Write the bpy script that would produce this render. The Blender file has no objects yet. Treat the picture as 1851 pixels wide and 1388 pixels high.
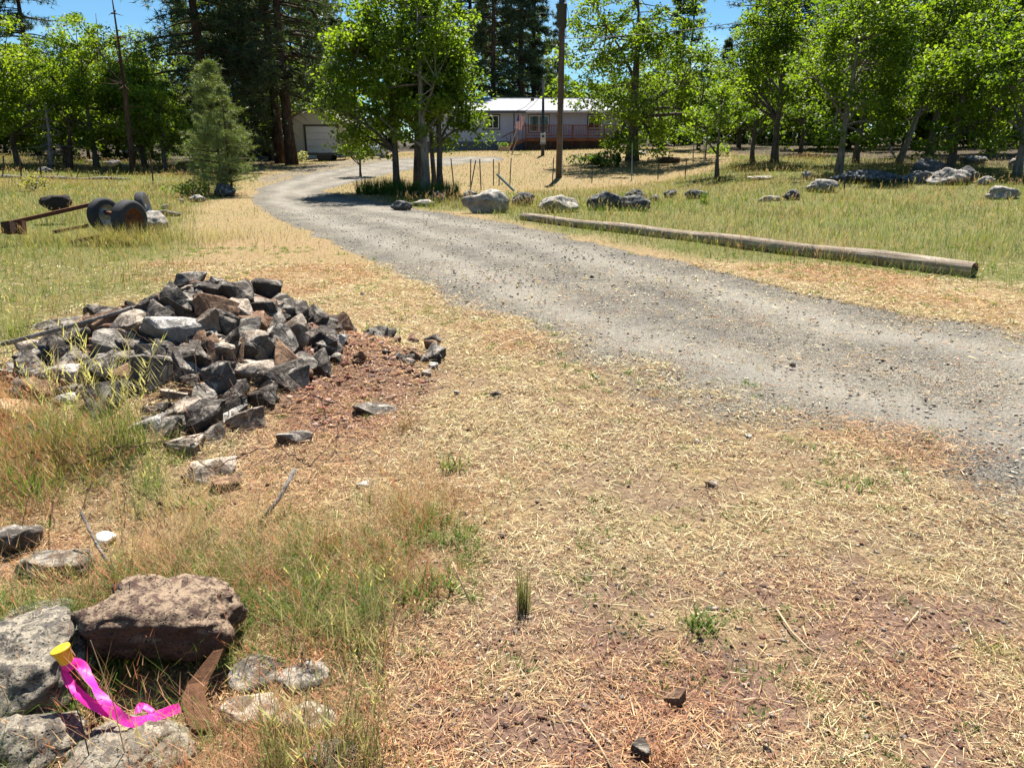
import bpy, bmesh, math, random
import numpy as np
from mathutils import Vector, Matrix, noise as mnoise

random.seed(7)
RNG = np.random.default_rng(11)
scene = bpy.context.scene
C = scene.collection

# ------------------------------------------------------------------ camera
CAM_H = 1.6
PITCH = math.radians(17.5)
FPX = 1340.0                      # focal length in pixels of the 1851 px wide photograph
cam_data = bpy.data.cameras.new("camera")
cam_data.sensor_width = 36.0
cam_data.lens = FPX / 1851.0 * 36.0
cam_data.clip_start = 0.05
cam_data.clip_end = 3000
cam = bpy.data.objects.new("camera", cam_data)
cam.location = (0, 0, CAM_H)
cam.rotation_euler = (math.pi / 2 - PITCH, 0, 0)
C.objects.link(cam)
scene.camera = cam

# ------------------------------------------------------------------ sky, sun, exposure
SUN_EL = math.radians(61)
SUN_AZ = math.radians(9)          # to the right of straight ahead (+Y)
world = bpy.data.worlds.new("World")
scene.world = world
world.use_nodes = True
wn = world.node_tree
wn.nodes.clear()
sky = wn.nodes.new("ShaderNodeTexSky")
sky.sky_type = 'NISHITA'
sky.sun_disc = False
sky.sun_elevation = SUN_EL
sky.sun_rotation = SUN_AZ
sky.altitude = 600
sky.air_density = 1.0
sky.dust_density = 0.0
sky.ozone_density = 1.2
bg = wn.nodes.new("ShaderNodeBackground")
bg.inputs[1].default_value = 0.05
wo = wn.nodes.new("ShaderNodeOutputWorld")
tintn = wn.nodes.new("ShaderNodeMix"); tintn.data_type = 'RGBA'; tintn.blend_type = 'MULTIPLY'; tintn.inputs[0].default_value = 1.0
tintn.inputs[7].default_value = (0.55, 0.84, 1.0, 1)      # the deep cyan of a dry high-country sky
wn.links.new(sky.outputs[0], tintn.inputs[6])
# thin high cloud streaks all round the sky
wtc = wn.nodes.new("ShaderNodeTexCoord"); wmp = wn.nodes.new("ShaderNodeMapping"); wmp.inputs["Scale"].default_value = (1.2, 1.2, 7.0); wmp.inputs["Rotation"].default_value = (0.0, 0.35, 0.4)
wno = wn.nodes.new("ShaderNodeTexNoise"); wno.inputs["Scale"].default_value = 2.6; wno.inputs["Detail"].default_value = 6; wno.inputs["Roughness"].default_value = 0.55
wrm = wn.nodes.new("ShaderNodeValToRGB"); wrm.color_ramp.elements[0].position = 0.5; wrm.color_ramp.elements[1].position = 0.8
wrm.color_ramp.elements[0].color = (1, 1, 1, 1); wrm.color_ramp.elements[1].color = (1.9, 1.35, 1.12, 1)
wmx = wn.nodes.new("ShaderNodeMix"); wmx.data_type = 'RGBA'; wmx.blend_type = 'MULTIPLY'; wmx.inputs[0].default_value = 1.0
wn.links.new(wtc.outputs["Generated"], wmp.inputs[0]); wn.links.new(wmp.outputs[0], wno.inputs["Vector"]); wn.links.new(wno.outputs["Fac"], wrm.inputs[0])
wn.links.new(tintn.outputs[2], wmx.inputs[6]); wn.links.new(wrm.outputs[0], wmx.inputs[7]); wn.links.new(wmx.outputs[2], bg.inputs[0])
wn.links.new(bg.outputs[0], wo.inputs[0])

sd = bpy.data.lights.new("sun", 'SUN')
sd.energy = 5.0
sd.angle = math.radians(0.53)
sd.color = (1.0, 0.955, 0.88)
sun = bpy.data.objects.new("sun", sd)
sun_dir = Vector((math.sin(SUN_AZ) * math.cos(SUN_EL), math.cos(SUN_AZ) * math.cos(SUN_EL), math.sin(SUN_EL)))
sun.rotation_euler = sun_dir.to_track_quat('Z', 'Y').to_euler()
sun.location = (0, 0, 40)
C.objects.link(sun)

scene.view_settings.view_transform = 'Standard'
scene.view_settings.look = 'None'
scene.view_settings.gamma = 1.0
scene.view_settings.exposure = 1.36
scene.view_settings.use_curve_mapping = False
scene.render.engine = 'CYCLES'
scene.cycles.max_bounces = 6
scene.cycles.transparent_max_bounces = 4

# ------------------------------------------------------------------ small maths
def hash2(ix, iy, seed):
    n = (ix.astype(np.int64) * 374761393 + iy.astype(np.int64) * 668265263 + seed * 974711) & 0x7fffffff
    n = ((n ^ (n >> 13)) * 1274126177) & 0x7fffffff
    n = n ^ (n >> 16)
    return (n & 0xffff) / 65535.0

def vnoise(x, y, seed=0):
    x = np.asarray(x, float); y = np.asarray(y, float)
    ix = np.floor(x); iy = np.floor(y)
    fx = x - ix; fy = y - iy
    fx = fx * fx * (3 - 2 * fx); fy = fy * fy * (3 - 2 * fy)
    a = hash2(ix, iy, seed); b = hash2(ix + 1, iy, seed)
    c = hash2(ix, iy + 1, seed); d = hash2(ix + 1, iy + 1, seed)
    return a + (b - a) * fx + (c - a) * fy + (a - b - c + d) * fx * fy

def fbm(x, y, seed=0, octv=4):
    s = 0; a = 0.5; t = 0
    for o in range(octv):
        s = s + a * vnoise(x * 2 ** o, y * 2 ** o, seed + o * 17); t += a; a *= 0.5
    return s / t

def sstep(a, b, x):
    t = np.clip((np.asarray(x, float) - a) / (b - a), 0, 1)
    return t * t * (3 - 2 * t)

# ------------------------------------------------------------------ terrain
T_KN = np.array([-0.80, -0.30, 0.0, 0.16, 0.38, 0.75])
Y_KN = np.array([0, 14, 20, 25, 30, 35, 40, 45, 50, 56, 62, 75, 100, 160, 700.])
Z_KN = np.array([
    [0, 0, 0.05, 0.15, 0.30, 0.50, 0.78, 1.15, 1.30, 1.45, 1.6, 1.9, 2.6, 4.0, 9],
    [0, 0, 0.0, 0.0, 0.0, 0.06, 0.20, 0.42, 0.62, 0.82, 1.0, 1.3, 2.0, 3.5, 9],
    [0, 0, 0.0, 0.0, 0.0, 0.08, 0.32, 0.72, 1.10, 1.45, 1.56, 1.6, 2.0, 3.5, 9],
    [0, 0, 0.0, 0.0, 0.05, 0.22, 0.55, 0.92, 1.28, 1.66, 1.85, 1.9, 2.3, 3.7, 9],
    [0, 0, 0.0, 0.28, 0.60, 0.92, 1.15, 1.38, 1.60, 1.80, 2.0, 2.3, 3.0, 4.4, 9],
    [0, 0, 0.10, 0.50, 0.85, 1.20, 1.50, 1.78, 2.0, 2.2, 2.4, 2.8, 3.5, 5.0, 9],
])
PILE = (-2.25, 5.75)

def terr_base(x, y):
    x = np.asarray(x, float); y = np.asarray(y, float)
    yy = np.clip(y, 0, 699)
    t = np.clip(x / np.maximum(y, 1.0), -0.8, 0.75)
    cols = np.stack([np.interp(yy, Y_KN, Z_KN[i]) for i in range(len(T_KN))])
    k = np.clip(np.searchsorted(T_KN, t) - 1, 0, len(T_KN) - 2)
    f = (t - T_KN[k]) / (T_KN[k + 1] - T_KN[k]); f = np.clip(f, 0, 1); f = f * f * (3 - 2 * f)
    idx = np.arange(x.size).reshape(x.shape) if x.ndim else 0
    flat = cols.reshape(len(T_KN), -1)
    kk = k.reshape(-1); ff = f.reshape(-1); ar = np.arange(kk.size)
    z = flat[kk, ar] * (1 - ff) + flat[kk + 1, ar] * ff
    return z.reshape(x.shape)

def pile_h(x, y):
    dx = (x - PILE[0]); dy = (y - PILE[1])
    # main heap, left skirt, front-left spill and the low red tail to the right
    a = 0.50 * np.exp(-((dx / 0.78) ** 2 + (dy / 0.78) ** 2) ** 1.1)
    b = 0.24 * np.exp(-(((dx + 0.75) / 0.8) ** 2 + ((dy + 0.5) / 0.8) ** 2))
    c = 0.20 * np.exp(-(((dx - 0.05) / 0.62) ** 2 + ((dy + 0.95) / 0.6) ** 2)) + 0.08 * np.exp(-(((dx + 0.1) / 0.4) ** 2 + ((dy + 1.7) / 0.4) ** 2))
    d = 0.10 * np.exp(-(((dx - 1.15) / 0.55) ** 2 + ((dy + 0.1) / 0.5) ** 2))
    return a + b + c + d

def hollow(x, y):
    """scooped ground under the near boulders"""
    return -0.05 * np.exp(-(((x + 0.95) / 0.22) ** 2 + ((y - 1.86) / 0.13) ** 2))

def terr(x, y):
    x = np.asarray(x, float); y = np.asarray(y, float)
    z = terr_base(x, y)
    r = np.hypot(x, y)
    z = z + 0.05 * (fbm(x * 0.8, y * 0.8, 3, 3) - 0.5) * sstep(60, 8, r) + 0.25 * (fbm(x * 0.12, y * 0.12, 5, 3) - 0.5) * sstep(14, 30, r)
    z = z + 0.022 * (fbm(x * 6, y * 6, 9, 3) - 0.5) * sstep(14, 5, r)
    z = z + pile_h(x, y) + hollow(x, y)
    return z

def tz(x, y):
    return float(terr(np.array([x]), np.array([y]))[0])

CP, SP = math.cos(PITCH), math.sin(PITCH)
def ray(u, v):
    dx = (u - 925.5) / FPX; dy = (694.0 - v) / FPX
    return Vector((dx, CP + dy * SP, -SP + dy * CP))

def at(u, v, Y):
    d = ray(u, v)
    return Vector((0, 0, CAM_H)) + d * (Y / d.y)

def ground(u, v, ymax=75.0):
    d = ray(u, v)
    ys = np.concatenate([np.linspace(0.6, 12, 1500), np.linspace(12, ymax, 2500)[1:]])
    k = ys / d.y
    px = d.x * k; pz = CAM_H + d.z * k
    below = np.nonzero(pz < terr(px, ys))[0]
    i = below[0] if len(below) else len(ys) - 1
    return Vector((px[i], ys[i], float(terr(np.array([px[i]]), np.array([ys[i]]))[0])))

def atz(u, v, h):
    """point on the ray of photo pixel (u, v) that is h above the ground beneath it"""
    d = ray(u, v)
    ys = np.concatenate([np.linspace(0.5, 12, 4000), np.linspace(12, 75, 2500)[1:]])
    k = ys / d.y
    i = np.nonzero(CAM_H + d.z * k < terr(d.x * k, ys) + h)[0]
    i = i[0] if len(i) else len(ys) - 1
    return Vector((0, 0, CAM_H)) + d * k[i]

def col_at(u, Y, v=300):
    """world x of photo column u at distance Y, on the ground"""
    p = at(u, v, Y)
    return p.x

def pxm(Y, z=0.5):
    """metres per photo pixel at distance Y"""
    return (Y * CP + (CAM_H - z) * SP) / FPX

def poly_world(pts):
    return np.array([[p.x, p.y] for p in (ground(u, v) for u, v in pts)])

def sdist(poly, x, y):
    """signed distance to polygon, positive inside"""
    x = np.asarray(x, float); y = np.asarray(y, float)
    d2 = np.full(x.shape, 1e18); inside = np.zeros(x.shape, bool)
    n = len(poly)
    for i in range(n):
        ax, ay = poly[i]; bx, by = poly[(i + 1) % n]
        ex, ey = bx - ax, by - ay
        L = ex * ex + ey * ey + 1e-12
        t = np.clip(((x - ax) * ex + (y - ay) * ey) / L, 0, 1)
        d2 = np.minimum(d2, (x - ax - t * ex) ** 2 + (y - ay - t * ey) ** 2)
        cond = ((ay > y) != (by > y))
        xi = ax + (y - ay) * ex / (ey if abs(ey) > 1e-12 else 1e-12)
        inside ^= cond & (x < xi)
    d = np.sqrt(d2)
    return np.where(inside, d, -d)

# ------------------------------------------------------------------ tagging and mesh helpers
def tag(o, label=None, cat=None, group=None, kind=None):
    if label: o["label"] = label
    if cat: o["category"] = cat
    if group: o["group"] = group
    if kind: o["kind"] = kind
    return o

def empty(name, loc, rz=0.0):
    o = bpy.data.objects.new(name, None)
    o.empty_display_size = 0.2
    o.location = loc; o.rotation_euler = (0, 0, rz)
    C.objects.link(o)
    return o

def link(name, me, mat=None, parent=None):
    o = bpy.data.objects.new(name, me)
    if mat is not None and not me.materials: me.materials.append(mat)
    C.objects.link(o)
    if parent is not None: o.parent = parent
    return o

def np_mesh(name, V, F, cols=None, smooth=False):
    """V (n,3); F: (m,k) int array or list of such arrays"""
    me = bpy.data.meshes.new(name)
    V = np.asarray(V, np.float32)
    Fs = F if isinstance(F, list) else [F]
    Fs = [np.asarray(f, np.int32) for f in Fs if len(f)]
    me.vertices.add(len(V)); me.vertices.foreach_set("co", V.ravel())
    tot = sum(f.size for f in Fs); np_ = sum(len(f) for f in Fs)
    me.loops.add(tot); me.polygons.add(np_)
    me.loops.foreach_set("vertex_index", np.concatenate([f.ravel() for f in Fs]))
    st = []; s = 0
    for f in Fs:
        k = f.shape[1]
        st.append(s + np.arange(len(f)) * k); s += f.size
    me.polygons.foreach_set("loop_start", np.concatenate(st).astype(np.int32))
    if smooth: me.polygons.foreach_set("use_smooth", np.ones(np_, bool))
    if cols is not None:
        cols = np.asarray(cols, np.float32)
        if cols.shape[1] == 3: cols = np.hstack([cols, np.ones((len(cols), 1), np.float32)])
        a = me.color_attributes.new("col", 'FLOAT_COLOR', 'POINT')
        a.data.foreach_set("color", cols.ravel())
    me.update(calc_edges=True)
    return me

class MB:
    """collects simple shapes into one mesh"""
    def __init__(s): s.v = []; s.f = []
    def add(s, v, f):
        n = len(s.v); s.v += [tuple(p) for p in v]; s.f += [tuple(i + n for i in q) for q in f]
    def box(s, x0, x1, y0, y1, z0, z1):
        s.add([(x0, y0, z0), (x1, y0, z0), (x1, y1, z0), (x0, y1, z0), (x0, y0, z1), (x1, y0, z1), (x1, y1, z1), (x0, y1, z1)],
              [(0, 3, 2, 1), (4, 5, 6, 7), (0, 1, 5, 4), (1, 2, 6, 5), (2, 3, 7, 6), (3, 0, 4, 7)])
        return s
    def bar(s, a, b, w, h=None, roll=0.0):
        h = h or w
        a = Vector(a); b = Vector(b); d = (b - a).normalized()
        up = Vector((0, 0, 1)) if abs(d.z) < 0.95 else Vector((0, 1, 0))
        r = d.cross(up).normalized(); u = r.cross(d).normalized()
        if roll:
            q = Matrix.Rotation(roll, 3, d); r = q @ r; u = q @ u
        r = r * w / 2; u = u * h / 2
        s.add([a - r - u, a + r - u, a + r + u, a - r + u, b - r - u, b + r - u, b + r + u, b - r + u],
              [(0, 1, 2, 3), (7, 6, 5, 4), (0, 4, 5, 1), (1, 5, 6, 2), (2, 6, 7, 3), (3, 7, 4, 0)])
        return s
    def tube(s, pts, rad, k=8, caps=True):
        pts = [Vector(p) for p in pts]
        if not hasattr(rad, "__len__"): rad = [rad] * len(pts)
        n0 = len(s.v); prev = None
        for i, p in enumerate(pts):
            d = (pts[min(i + 1, len(pts) - 1)] - pts[max(i - 1, 0)]).normalized()
            if prev is None:
                a = Vector((1, 0, 0)) if abs(d.x) < 0.9 else Vector((0, 1, 0))
                r = d.cross(a).normalized()
            else:
                r = (prev - d * prev.dot(d)).normalized()
            prev = r; u = d.cross(r)
            for j in range(k):
                t = 2 * math.pi * j / k
                s.v.append(tuple(p + (r * math.cos(t) + u * math.sin(t)) * rad[i]))
        for i in range(len(pts) - 1):
            for j in range(k):
                a = n0 + i * k + j; b = n0 + i * k + (j + 1) % k
                s.f.append((a, b, b + k, a + k))
        if caps:
            s.f.append(tuple(n0 + j for j in range(k))[::-1])
            e = n0 + (len(pts) - 1) * k
            s.f.append(tuple(e + j for j in range(k)))
        return s
    def lathe(s, prof, k=24, origin=(0, 0, 0), axis=(0, 0, 1)):
        """prof: list of (radius, height) along axis, open profile"""
        ax = Vector(axis).normalized()
        a = Vector((1, 0, 0)) if abs(ax.x) < 0.9 else Vector((0, 1, 0))
        r = ax.cross(a).normalized(); u = ax.cross(r); o = Vector(origin); n0 = len(s.v)
        for (rr, h) in prof:
            for j in range(k):
                t = 2 * math.pi * j / k
                s.v.append(tuple(o + ax * h + (r * math.cos(t) + u * math.sin(t)) * rr))
        for i in range(len(prof) - 1):
            for j in range(k):
                p = n0 + i * k + j; q = n0 + i * k + (j + 1) % k
                s.f.append((p, q, q + k, p + k))
        return s
    def build(s, name, mat, parent=None, smooth=False, bevel=0.0):
        me = bpy.data.meshes.new(name)
        me.from_pydata(s.v, [], s.f); me.update()
        bm = bmesh.new(); bm.from_mesh(me)
        bmesh.ops.recalc_face_normals(bm, faces=bm.faces)
        if bevel > 0:
            bmesh.ops.bevel(bm, geom=list(bm.edges), offset=bevel, segments=1, affect='EDGES', clamp_overlap=True)
        bm.to_mesh(me); bm.free()
        if smooth: me.polygons.foreach_set("use_smooth", [True] * len(me.polygons))
        return link(name, me, mat, parent)

# ------------------------------------------------------------------ materials
def new_mat(name):
    m = bpy.data.materials.new(name); m.use_nodes = True
    nt = m.node_tree; nt.nodes.clear()
    out = nt.nodes.new("ShaderNodeOutputMaterial")
    return m, nt, out

class NT:
    """thin wrapper for node wiring"""
    def __init__(s, nt): s.nt = nt
    def n(s, typ, **kw):
        nd = s.nt.nodes.new("ShaderNode" + typ)
        for k, v in kw.items():
            if k == "inp":
                for i, val in v.items():
                    if hasattr(val, "is_output"): s.nt.links.new(val, nd.inputs[i])
                    else: nd.inputs[i].default_value = val
            else: setattr(nd, k, v)
        return nd
    def noise(s, vec, scale, detail=4, rough=0.55, dist=0.0):
        nd = s.n("TexNoise", inp={"Scale": scale, "Detail": detail, "Roughness": rough, "Distortion": dist})
        if vec is not None: s.nt.links.new(vec, nd.inputs["Vector"])
        return nd.outputs["Fac"]
    def ramp(s, fac, stops, interp='LINEAR'):
        nd = s.n("ValToRGB"); cr = nd.color_ramp; cr.interpolation = interp
        while len(cr.elements) < len(stops): cr.elements.new(0.5)
        for e, (p, c) in zip(cr.elements, stops):
            e.position = p
            e.color = (c, c, c, 1) if not hasattr(c, "__len__") else (*c[:3], 1)
        s.nt.links.new(fac, nd.inputs[0])
        return nd.outputs[0]
    def mix(s, fac, a, b, blend='MIX'):
        nd = s.n("Mix", data_type='RGBA', blend_type=blend)
        for sock, val in ((nd.inputs[0], fac), (nd.inputs[6], a), (nd.inputs[7], b)):
            if hasattr(val, "is_output"): s.nt.links.new(val, sock)
            else: sock.default_value = val if not hasattr(val, "__len__") else (*val[:3], 1)
        return nd.outputs[2]
    def math(s, op, a, b=0.0, clamp=False):
        nd = s.n("Math", operation=op, use_clamp=clamp)
        for i, val in enumerate((a, b)):
            if hasattr(val, "is_output"): s.nt.links.new(val, nd.inputs[i])
            else: nd.inputs[i].default_value = val
        return nd.outputs[0]
    def bump(s, h, strength, dist, normal=None):
        nd = s.n("Bump", inp={"Strength": strength, "Distance": dist})
        s.nt.links.new(h, nd.inputs["Height"])
        if normal is not None: s.nt.links.new(normal, nd.inputs["Normal"])
        return nd.outputs[0]
    def bsdf(s, color, rough=0.8, normal=None, spec=0.3, metallic=0.0):
        nd = s.n("BsdfPrincipled")
        for sock, val in (("Base Color", color), ("Roughness", rough), ("Metallic", metallic)):
            if hasattr(val, "is_output"): s.nt.links.new(val, nd.inputs[sock])
            else: nd.inputs[sock].default_value = val if not hasattr(val, "__len__") else (*val[:3], 1)
        nd.inputs["Specular IOR Level"].default_value = spec
        if normal is not None: s.nt.links.new(normal, nd.inputs["Normal"])
        return nd

def rgbmul(s, a, b):
    return s.mix(1.0, a, b, 'MULTIPLY')

def plain(name, c, rough=0.7, var=0.25, scale=8.0, metallic=0.0, bump=0.2, bdist=0.004, spec=0.3, c2=None):
    """painted or weathered plain surface with blotches and fine relief"""
    m, nt, out = new_mat(name); s = NT(nt)
    co = s.n("TexCoord").outputs["Object"]
    f = s.noise(co, scale, 6, 0.65)
    c2 = c2 or tuple(x * (1 - var) for x in c)
    colr = s.ramp(f, [(0.3, c2), (0.7, c)])
    g = s.noise(co, scale * 9, 3, 0.6)
    colr = s.mix(0.35, colr, s.mix(1.0, colr, s.ramp(g, [(0.3, 0.55), (0.7, 1.25)]), 'MULTIPLY'))
    nb = s.bump(g, bump, bdist)
    b = s.bsdf(colr, rough, nb, spec, metallic)
    nt.links.new(b.outputs[0], out.inputs[0])
    return m
# ------------------------------------------------------------------ zones on the ground (traced outlines laid on the terrain)
DRIVE = poly_world([(2300, 1120), (1851, 905), (1500, 800), (1280, 722), (1100, 662), (950, 592), (830, 552), (720, 490),
                    (610, 442), (520, 402), (465, 373), (452, 357), (475, 336), (530, 319), (600, 306), (680, 294), (745, 287),
                    (830, 283), (905, 284), (915, 291), (830, 297), (750, 305), (690, 317), (625, 333), (585, 346), (640, 357),
                    (740, 375), (850, 391), (1000, 421), (1200, 468), (1400, 513), (1600, 560), (1851, 605), (2300, 690)])
MEADOW_R = poly_world([(690, 354), (720, 374), (860, 386), (940, 402), (1100, 440), (1300, 470), (1765, 512), (2200, 555), (2200, 300),
                       (1851, 295), (1700, 292), (1500, 288), (1330, 282), (1290, 310), (1150, 335), (1000, 346), (850, 352)])
MEADOW_L = poly_world([(-500, 292), (330, 290), (430, 322), (420, 345), (340, 375), (310, 420), (330, 455), (290, 480), (310, 520),
                       (200, 560), (90, 590), (-500, 700)])
WEEDS = poly_world([(-500, 720), (120, 720), (330, 790), (480, 900), (600, 960), (760, 850), (860, 920), (880, 1060), (790, 1180), (660, 1388), (620, 1600),
                    (-500, 1600)])
CINDER1 = poly_world([(680, 1200), (1000, 1090), (1450, 1020), (1851, 1130), (2000, 1600), (620, 1600)])
CINDER2 = poly_world([(560, 575), (640, 600), (740, 630), (790, 680), (760, 730), (640, 790), (560, 770), (480, 700)])
YARD = poly_world([(455, 322), (560, 297), (640, 287), (760, 284), (760, 288), (600, 306), (530, 320), (470, 338)])
ORANGE_V = poly_world([(1000, 425), (1200, 455), (1450, 492), (1765, 520), (2200, 575), (2200, 640), (1851, 585), (1500, 530), (1200, 468), (1000, 428)])
TAN_V = poly_world([(330, 445), (480, 420), (600, 440), (760, 510), (780, 600), (640, 590), (470, 520), (330, 510)])

def masks(x, y):
    n1 = fbm(x * 0.9, y * 0.9, 21, 4) - 0.5
    n2 = fbm(x * 3.1, y * 3.1, 31, 3) - 0.5
    r = np.hypot(x, y)
    dg = sdist(DRIVE, x, y)
    soft = 0.22 + 0.45 * sstep(9, 5, y)
    nearleft = sstep(9, 5, y)
    gravel = np.clip(0.5 + (dg + n1 * (0.35 + 0.9 * nearleft) + n2 * 0.4) / (2 * (soft + 0.25 * nearleft)), 0, 1)
    gravel = np.maximum(gravel, 0.55 * np.clip(0.5 + (sdist(YARD, x, y) + n1 * 1.0) / 1.2, 0, 1))
    mr = np.clip(0.5 + (sdist(MEADOW_R, x, y) + n1 * 1.1) / 0.9, 0, 1)
    ml = np.clip(0.5 + (sdist(MEADOW_L, x, y) + n1 * 1.0) / 0.8, 0, 1)
    wd = np.clip(0.5 + (sdist(WEEDS, x, y) + n1 * 0.6) / 0.5, 0, 1)
    cin = np.maximum(np.clip(0.5 + (sdist(CINDER1, x, y) + n1 * 0.6) / 0.5, 0, 1) * (0.65 + 1.2 * n2), np.clip(0.5 + (sdist(CINDER2, x, y) + n1 * 0.3) / 0.3, 0, 1))
    cin = np.maximum(cin, sstep(0.10, 0.3, pile_h(x, y)))
    edge = np.interp(x / np.maximum(y, 1), [-0.9, -0.45, -0.3, -0.1, 0.16, 0.3, 0.45, 0.8], [43, 45, 56, 72, 63, 47, 37, 29.5])
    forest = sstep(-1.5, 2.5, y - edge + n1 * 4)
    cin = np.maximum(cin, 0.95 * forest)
    org = np.maximum(np.clip(0.5 + (sdist(ORANGE_V, x, y) + n1 * 0.5) / 0.4, 0, 1), 0.8 * np.clip(0.5 + (sdist(TAN_V, x, y) + n1 * 0.6) / 0.6, 0, 1))
    bare = sstep(8.5, 4.0, r) * (0.55 + 0.45 * cin) * (1 - 0.6 * np.clip(np.maximum(mr, ml), 0, 1)) * (0.55 + 0.9 * sstep(-0.2, 0.15, n2 + n1 * 0.5))
    return dict(bare=np.clip(bare, 0, 1), forest=forest, gravel=np.clip(gravel, 0, 1), mr=mr * (1 - gravel), ml=ml * (1 - gravel), weeds=wd * (1 - gravel), cinder=np.clip(cin, 0, 1), orange=org, dg=dg, n1=n1, n2=n2, r=r)

# ------------------------------------------------------------------ ground material (shared by ground and driveway)
def ground_material():
    m, nt, out = new_mat("ground_surface"); s = NT(nt)
    pos = s.n("NewGeometry").outputs["Position"]
    at_ = s.n("Attribute", attribute_name="mask")
    sep = s.n("SeparateColor"); nt.links.new(at_.outputs["Color"], sep.inputs[0])
    at2 = s.n("Attribute", attribute_name="mask2")
    sep2 = s.n("SeparateColor"); nt.links.new(at2.outputs["Color"], sep2.inputs[0])
    bare, forest, track = sep2.outputs[0], sep2.outputs[1], sep2.outputs[2]
    gravel, green, cinder, orange = sep.outputs[0], sep.outputs[1], sep.outputs[2], at_.outputs["Alpha"]
    # soil and straw
    f1 = s.noise(pos, 1.3, 5, 0.6); f2 = s.noise(pos, 14, 6, 0.7); f3 = s.noise(pos, 70, 4, 0.7)
    straw = s.ramp(f2, [(0.30, (0.085, 0.06, 0.03)), (0.48, (0.20, 0.148, 0.068)), (0.68, (0.33, 0.26, 0.125))])
    straw2 = s.ramp(f2, [(0.30, (0.11, 0.068, 0.036)), (0.5, (0.24, 0.155, 0.078)), (0.7, (0.35, 0.255, 0.13))])
    straw = s.mix(s.ramp(f1, [(0.4, 0.0), (0.65, 0.8)]), straw, straw2)
    straw = s.mix(s.math('MULTIPLY', orange, 0.55), straw, straw2)
    soil = s.ramp(s.noise(pos, 32, 6, 0.75), [(0.28, (0.045, 0.030, 0.024)), (0.5, (0.125, 0.082, 0.06)), (0.7, (0.27, 0.20, 0.145))])
    straw = s.mix(s.math('MULTIPLY', bare, 0.85), straw, soil)
    straw = s.mix(0.5, straw, rgbmul(s, straw, s.ramp(f3, [(0.3, 0.35), (0.7, 1.5)])))
    gg = s.ramp(f2, [(0.3, (0.03, 0.038, 0.009)), (0.5, (0.085, 0.10, 0.022)), (0.75, (0.18, 0.16, 0.05))])
    colr = s.mix(green, straw, gg)
    cn = s.ramp(f3, [(0.3, (0.04, 0.022, 0.018)), (0.5, (0.125, 0.066, 0.05)), (0.7, (0.24, 0.155, 0.12))])
    colr = s.mix(s.math('MULTIPLY', cinder, 0.8), colr, cn)
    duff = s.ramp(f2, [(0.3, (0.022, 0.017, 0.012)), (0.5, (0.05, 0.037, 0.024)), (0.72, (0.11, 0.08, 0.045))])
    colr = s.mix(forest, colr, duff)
    # gravel: crushed grey basalt, two sizes of stones
    vo = s.n("TexVoronoi", inp={"Scale": 75.0, "Randomness": 1.0}); nt.links.new(pos, vo.inputs["Vector"])
    vo2 = s.n("TexVoronoi", inp={"Scale": 170.0, "Randomness": 1.0}); nt.links.new(pos, vo2.inputs["Vector"])
    sc = s.n("SeparateColor"); nt.links.new(vo.outputs["Color"], sc.inputs[0])
    sc2 = s.n("SeparateColor"); nt.links.new(vo2.outputs["Color"], sc2.inputs[0])
    gv = s.math('ADD', s.math('MULTIPLY', sc.outputs[0], 0.5), s.math('MULTIPLY', sc2.outputs[0], 0.5))
    gcol = s.ramp(gv, [(0.1, (0.115, 0.103, 0.083)), (0.5, (0.285, 0.26, 0.213)), (0.9, (0.51, 0.47, 0.39))])
    gdust = s.ramp(s.noise(pos, 0.9, 5, 0.65), [(0.35, (0.75, 0.75, 0.77)), (0.65, (1.25, 1.2, 1.12))])
    gcol = rgbmul(s, gcol, gdust)
    gcol = rgbmul(s, gcol, s.ramp(vo.outputs["Distance"], [(0.25, 1.12), (0.62, 0.45)]))  # gaps between stones darkened: crevice shade painted into the colour
    gcol = rgbmul(s, gcol, s.ramp(vo2.outputs["Distance"], [(0.25, 1.15), (0.65, 0.55)]))  # the same painted crevice shade round the finer stones
    gcol = rgbmul(s, gcol, s.ramp(s.noise(pos, 7, 5, 0.7), [(0.3, 0.78), (0.7, 1.22)]))
    gcol = s.mix(s.math('MULTIPLY', track, 0.6), gcol, s.ramp(s.noise(pos, 40, 5, 0.7), [(0.3, (0.22, 0.20, 0.165)), (0.7, (0.40, 0.365, 0.30))]))
    gm = s.math('ADD', gravel, s.math('MULTIPLY', s.math('SUBTRACT', s.noise(pos, 22, 5, 0.75), 0.5), 1.3))
    gmk = s.ramp(gm, [(0.42, 0.0), (0.60, 1.0)])
    colr = s.mix(gmk, colr, gcol)
    h = s.math('ADD', s.math('MULTIPLY', f3, 0.6), s.math('MULTIPLY', f2, 0.8))
    gh = s.math('SUBTRACT', 1.0, s.math('ADD', vo.outputs["Distance"], s.math('MULTIPLY', vo2.outputs["Distance"], 0.6)))
    hh = s.n("Mix", data_type='FLOAT'); nt.links.new(gmk, hh.inputs[0]); nt.links.new(h, hh.inputs[2]); nt.links.new(gh, hh.inputs[3])
    nb = s.bump(hh.outputs[0], 0.9, 0.011)
    b = s.bsdf(colr, 0.92, nb, 0.15)
    nt.links.new(b.outputs[0], out.inputs[0])
    return m
M_GROUND = ground_material()

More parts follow.
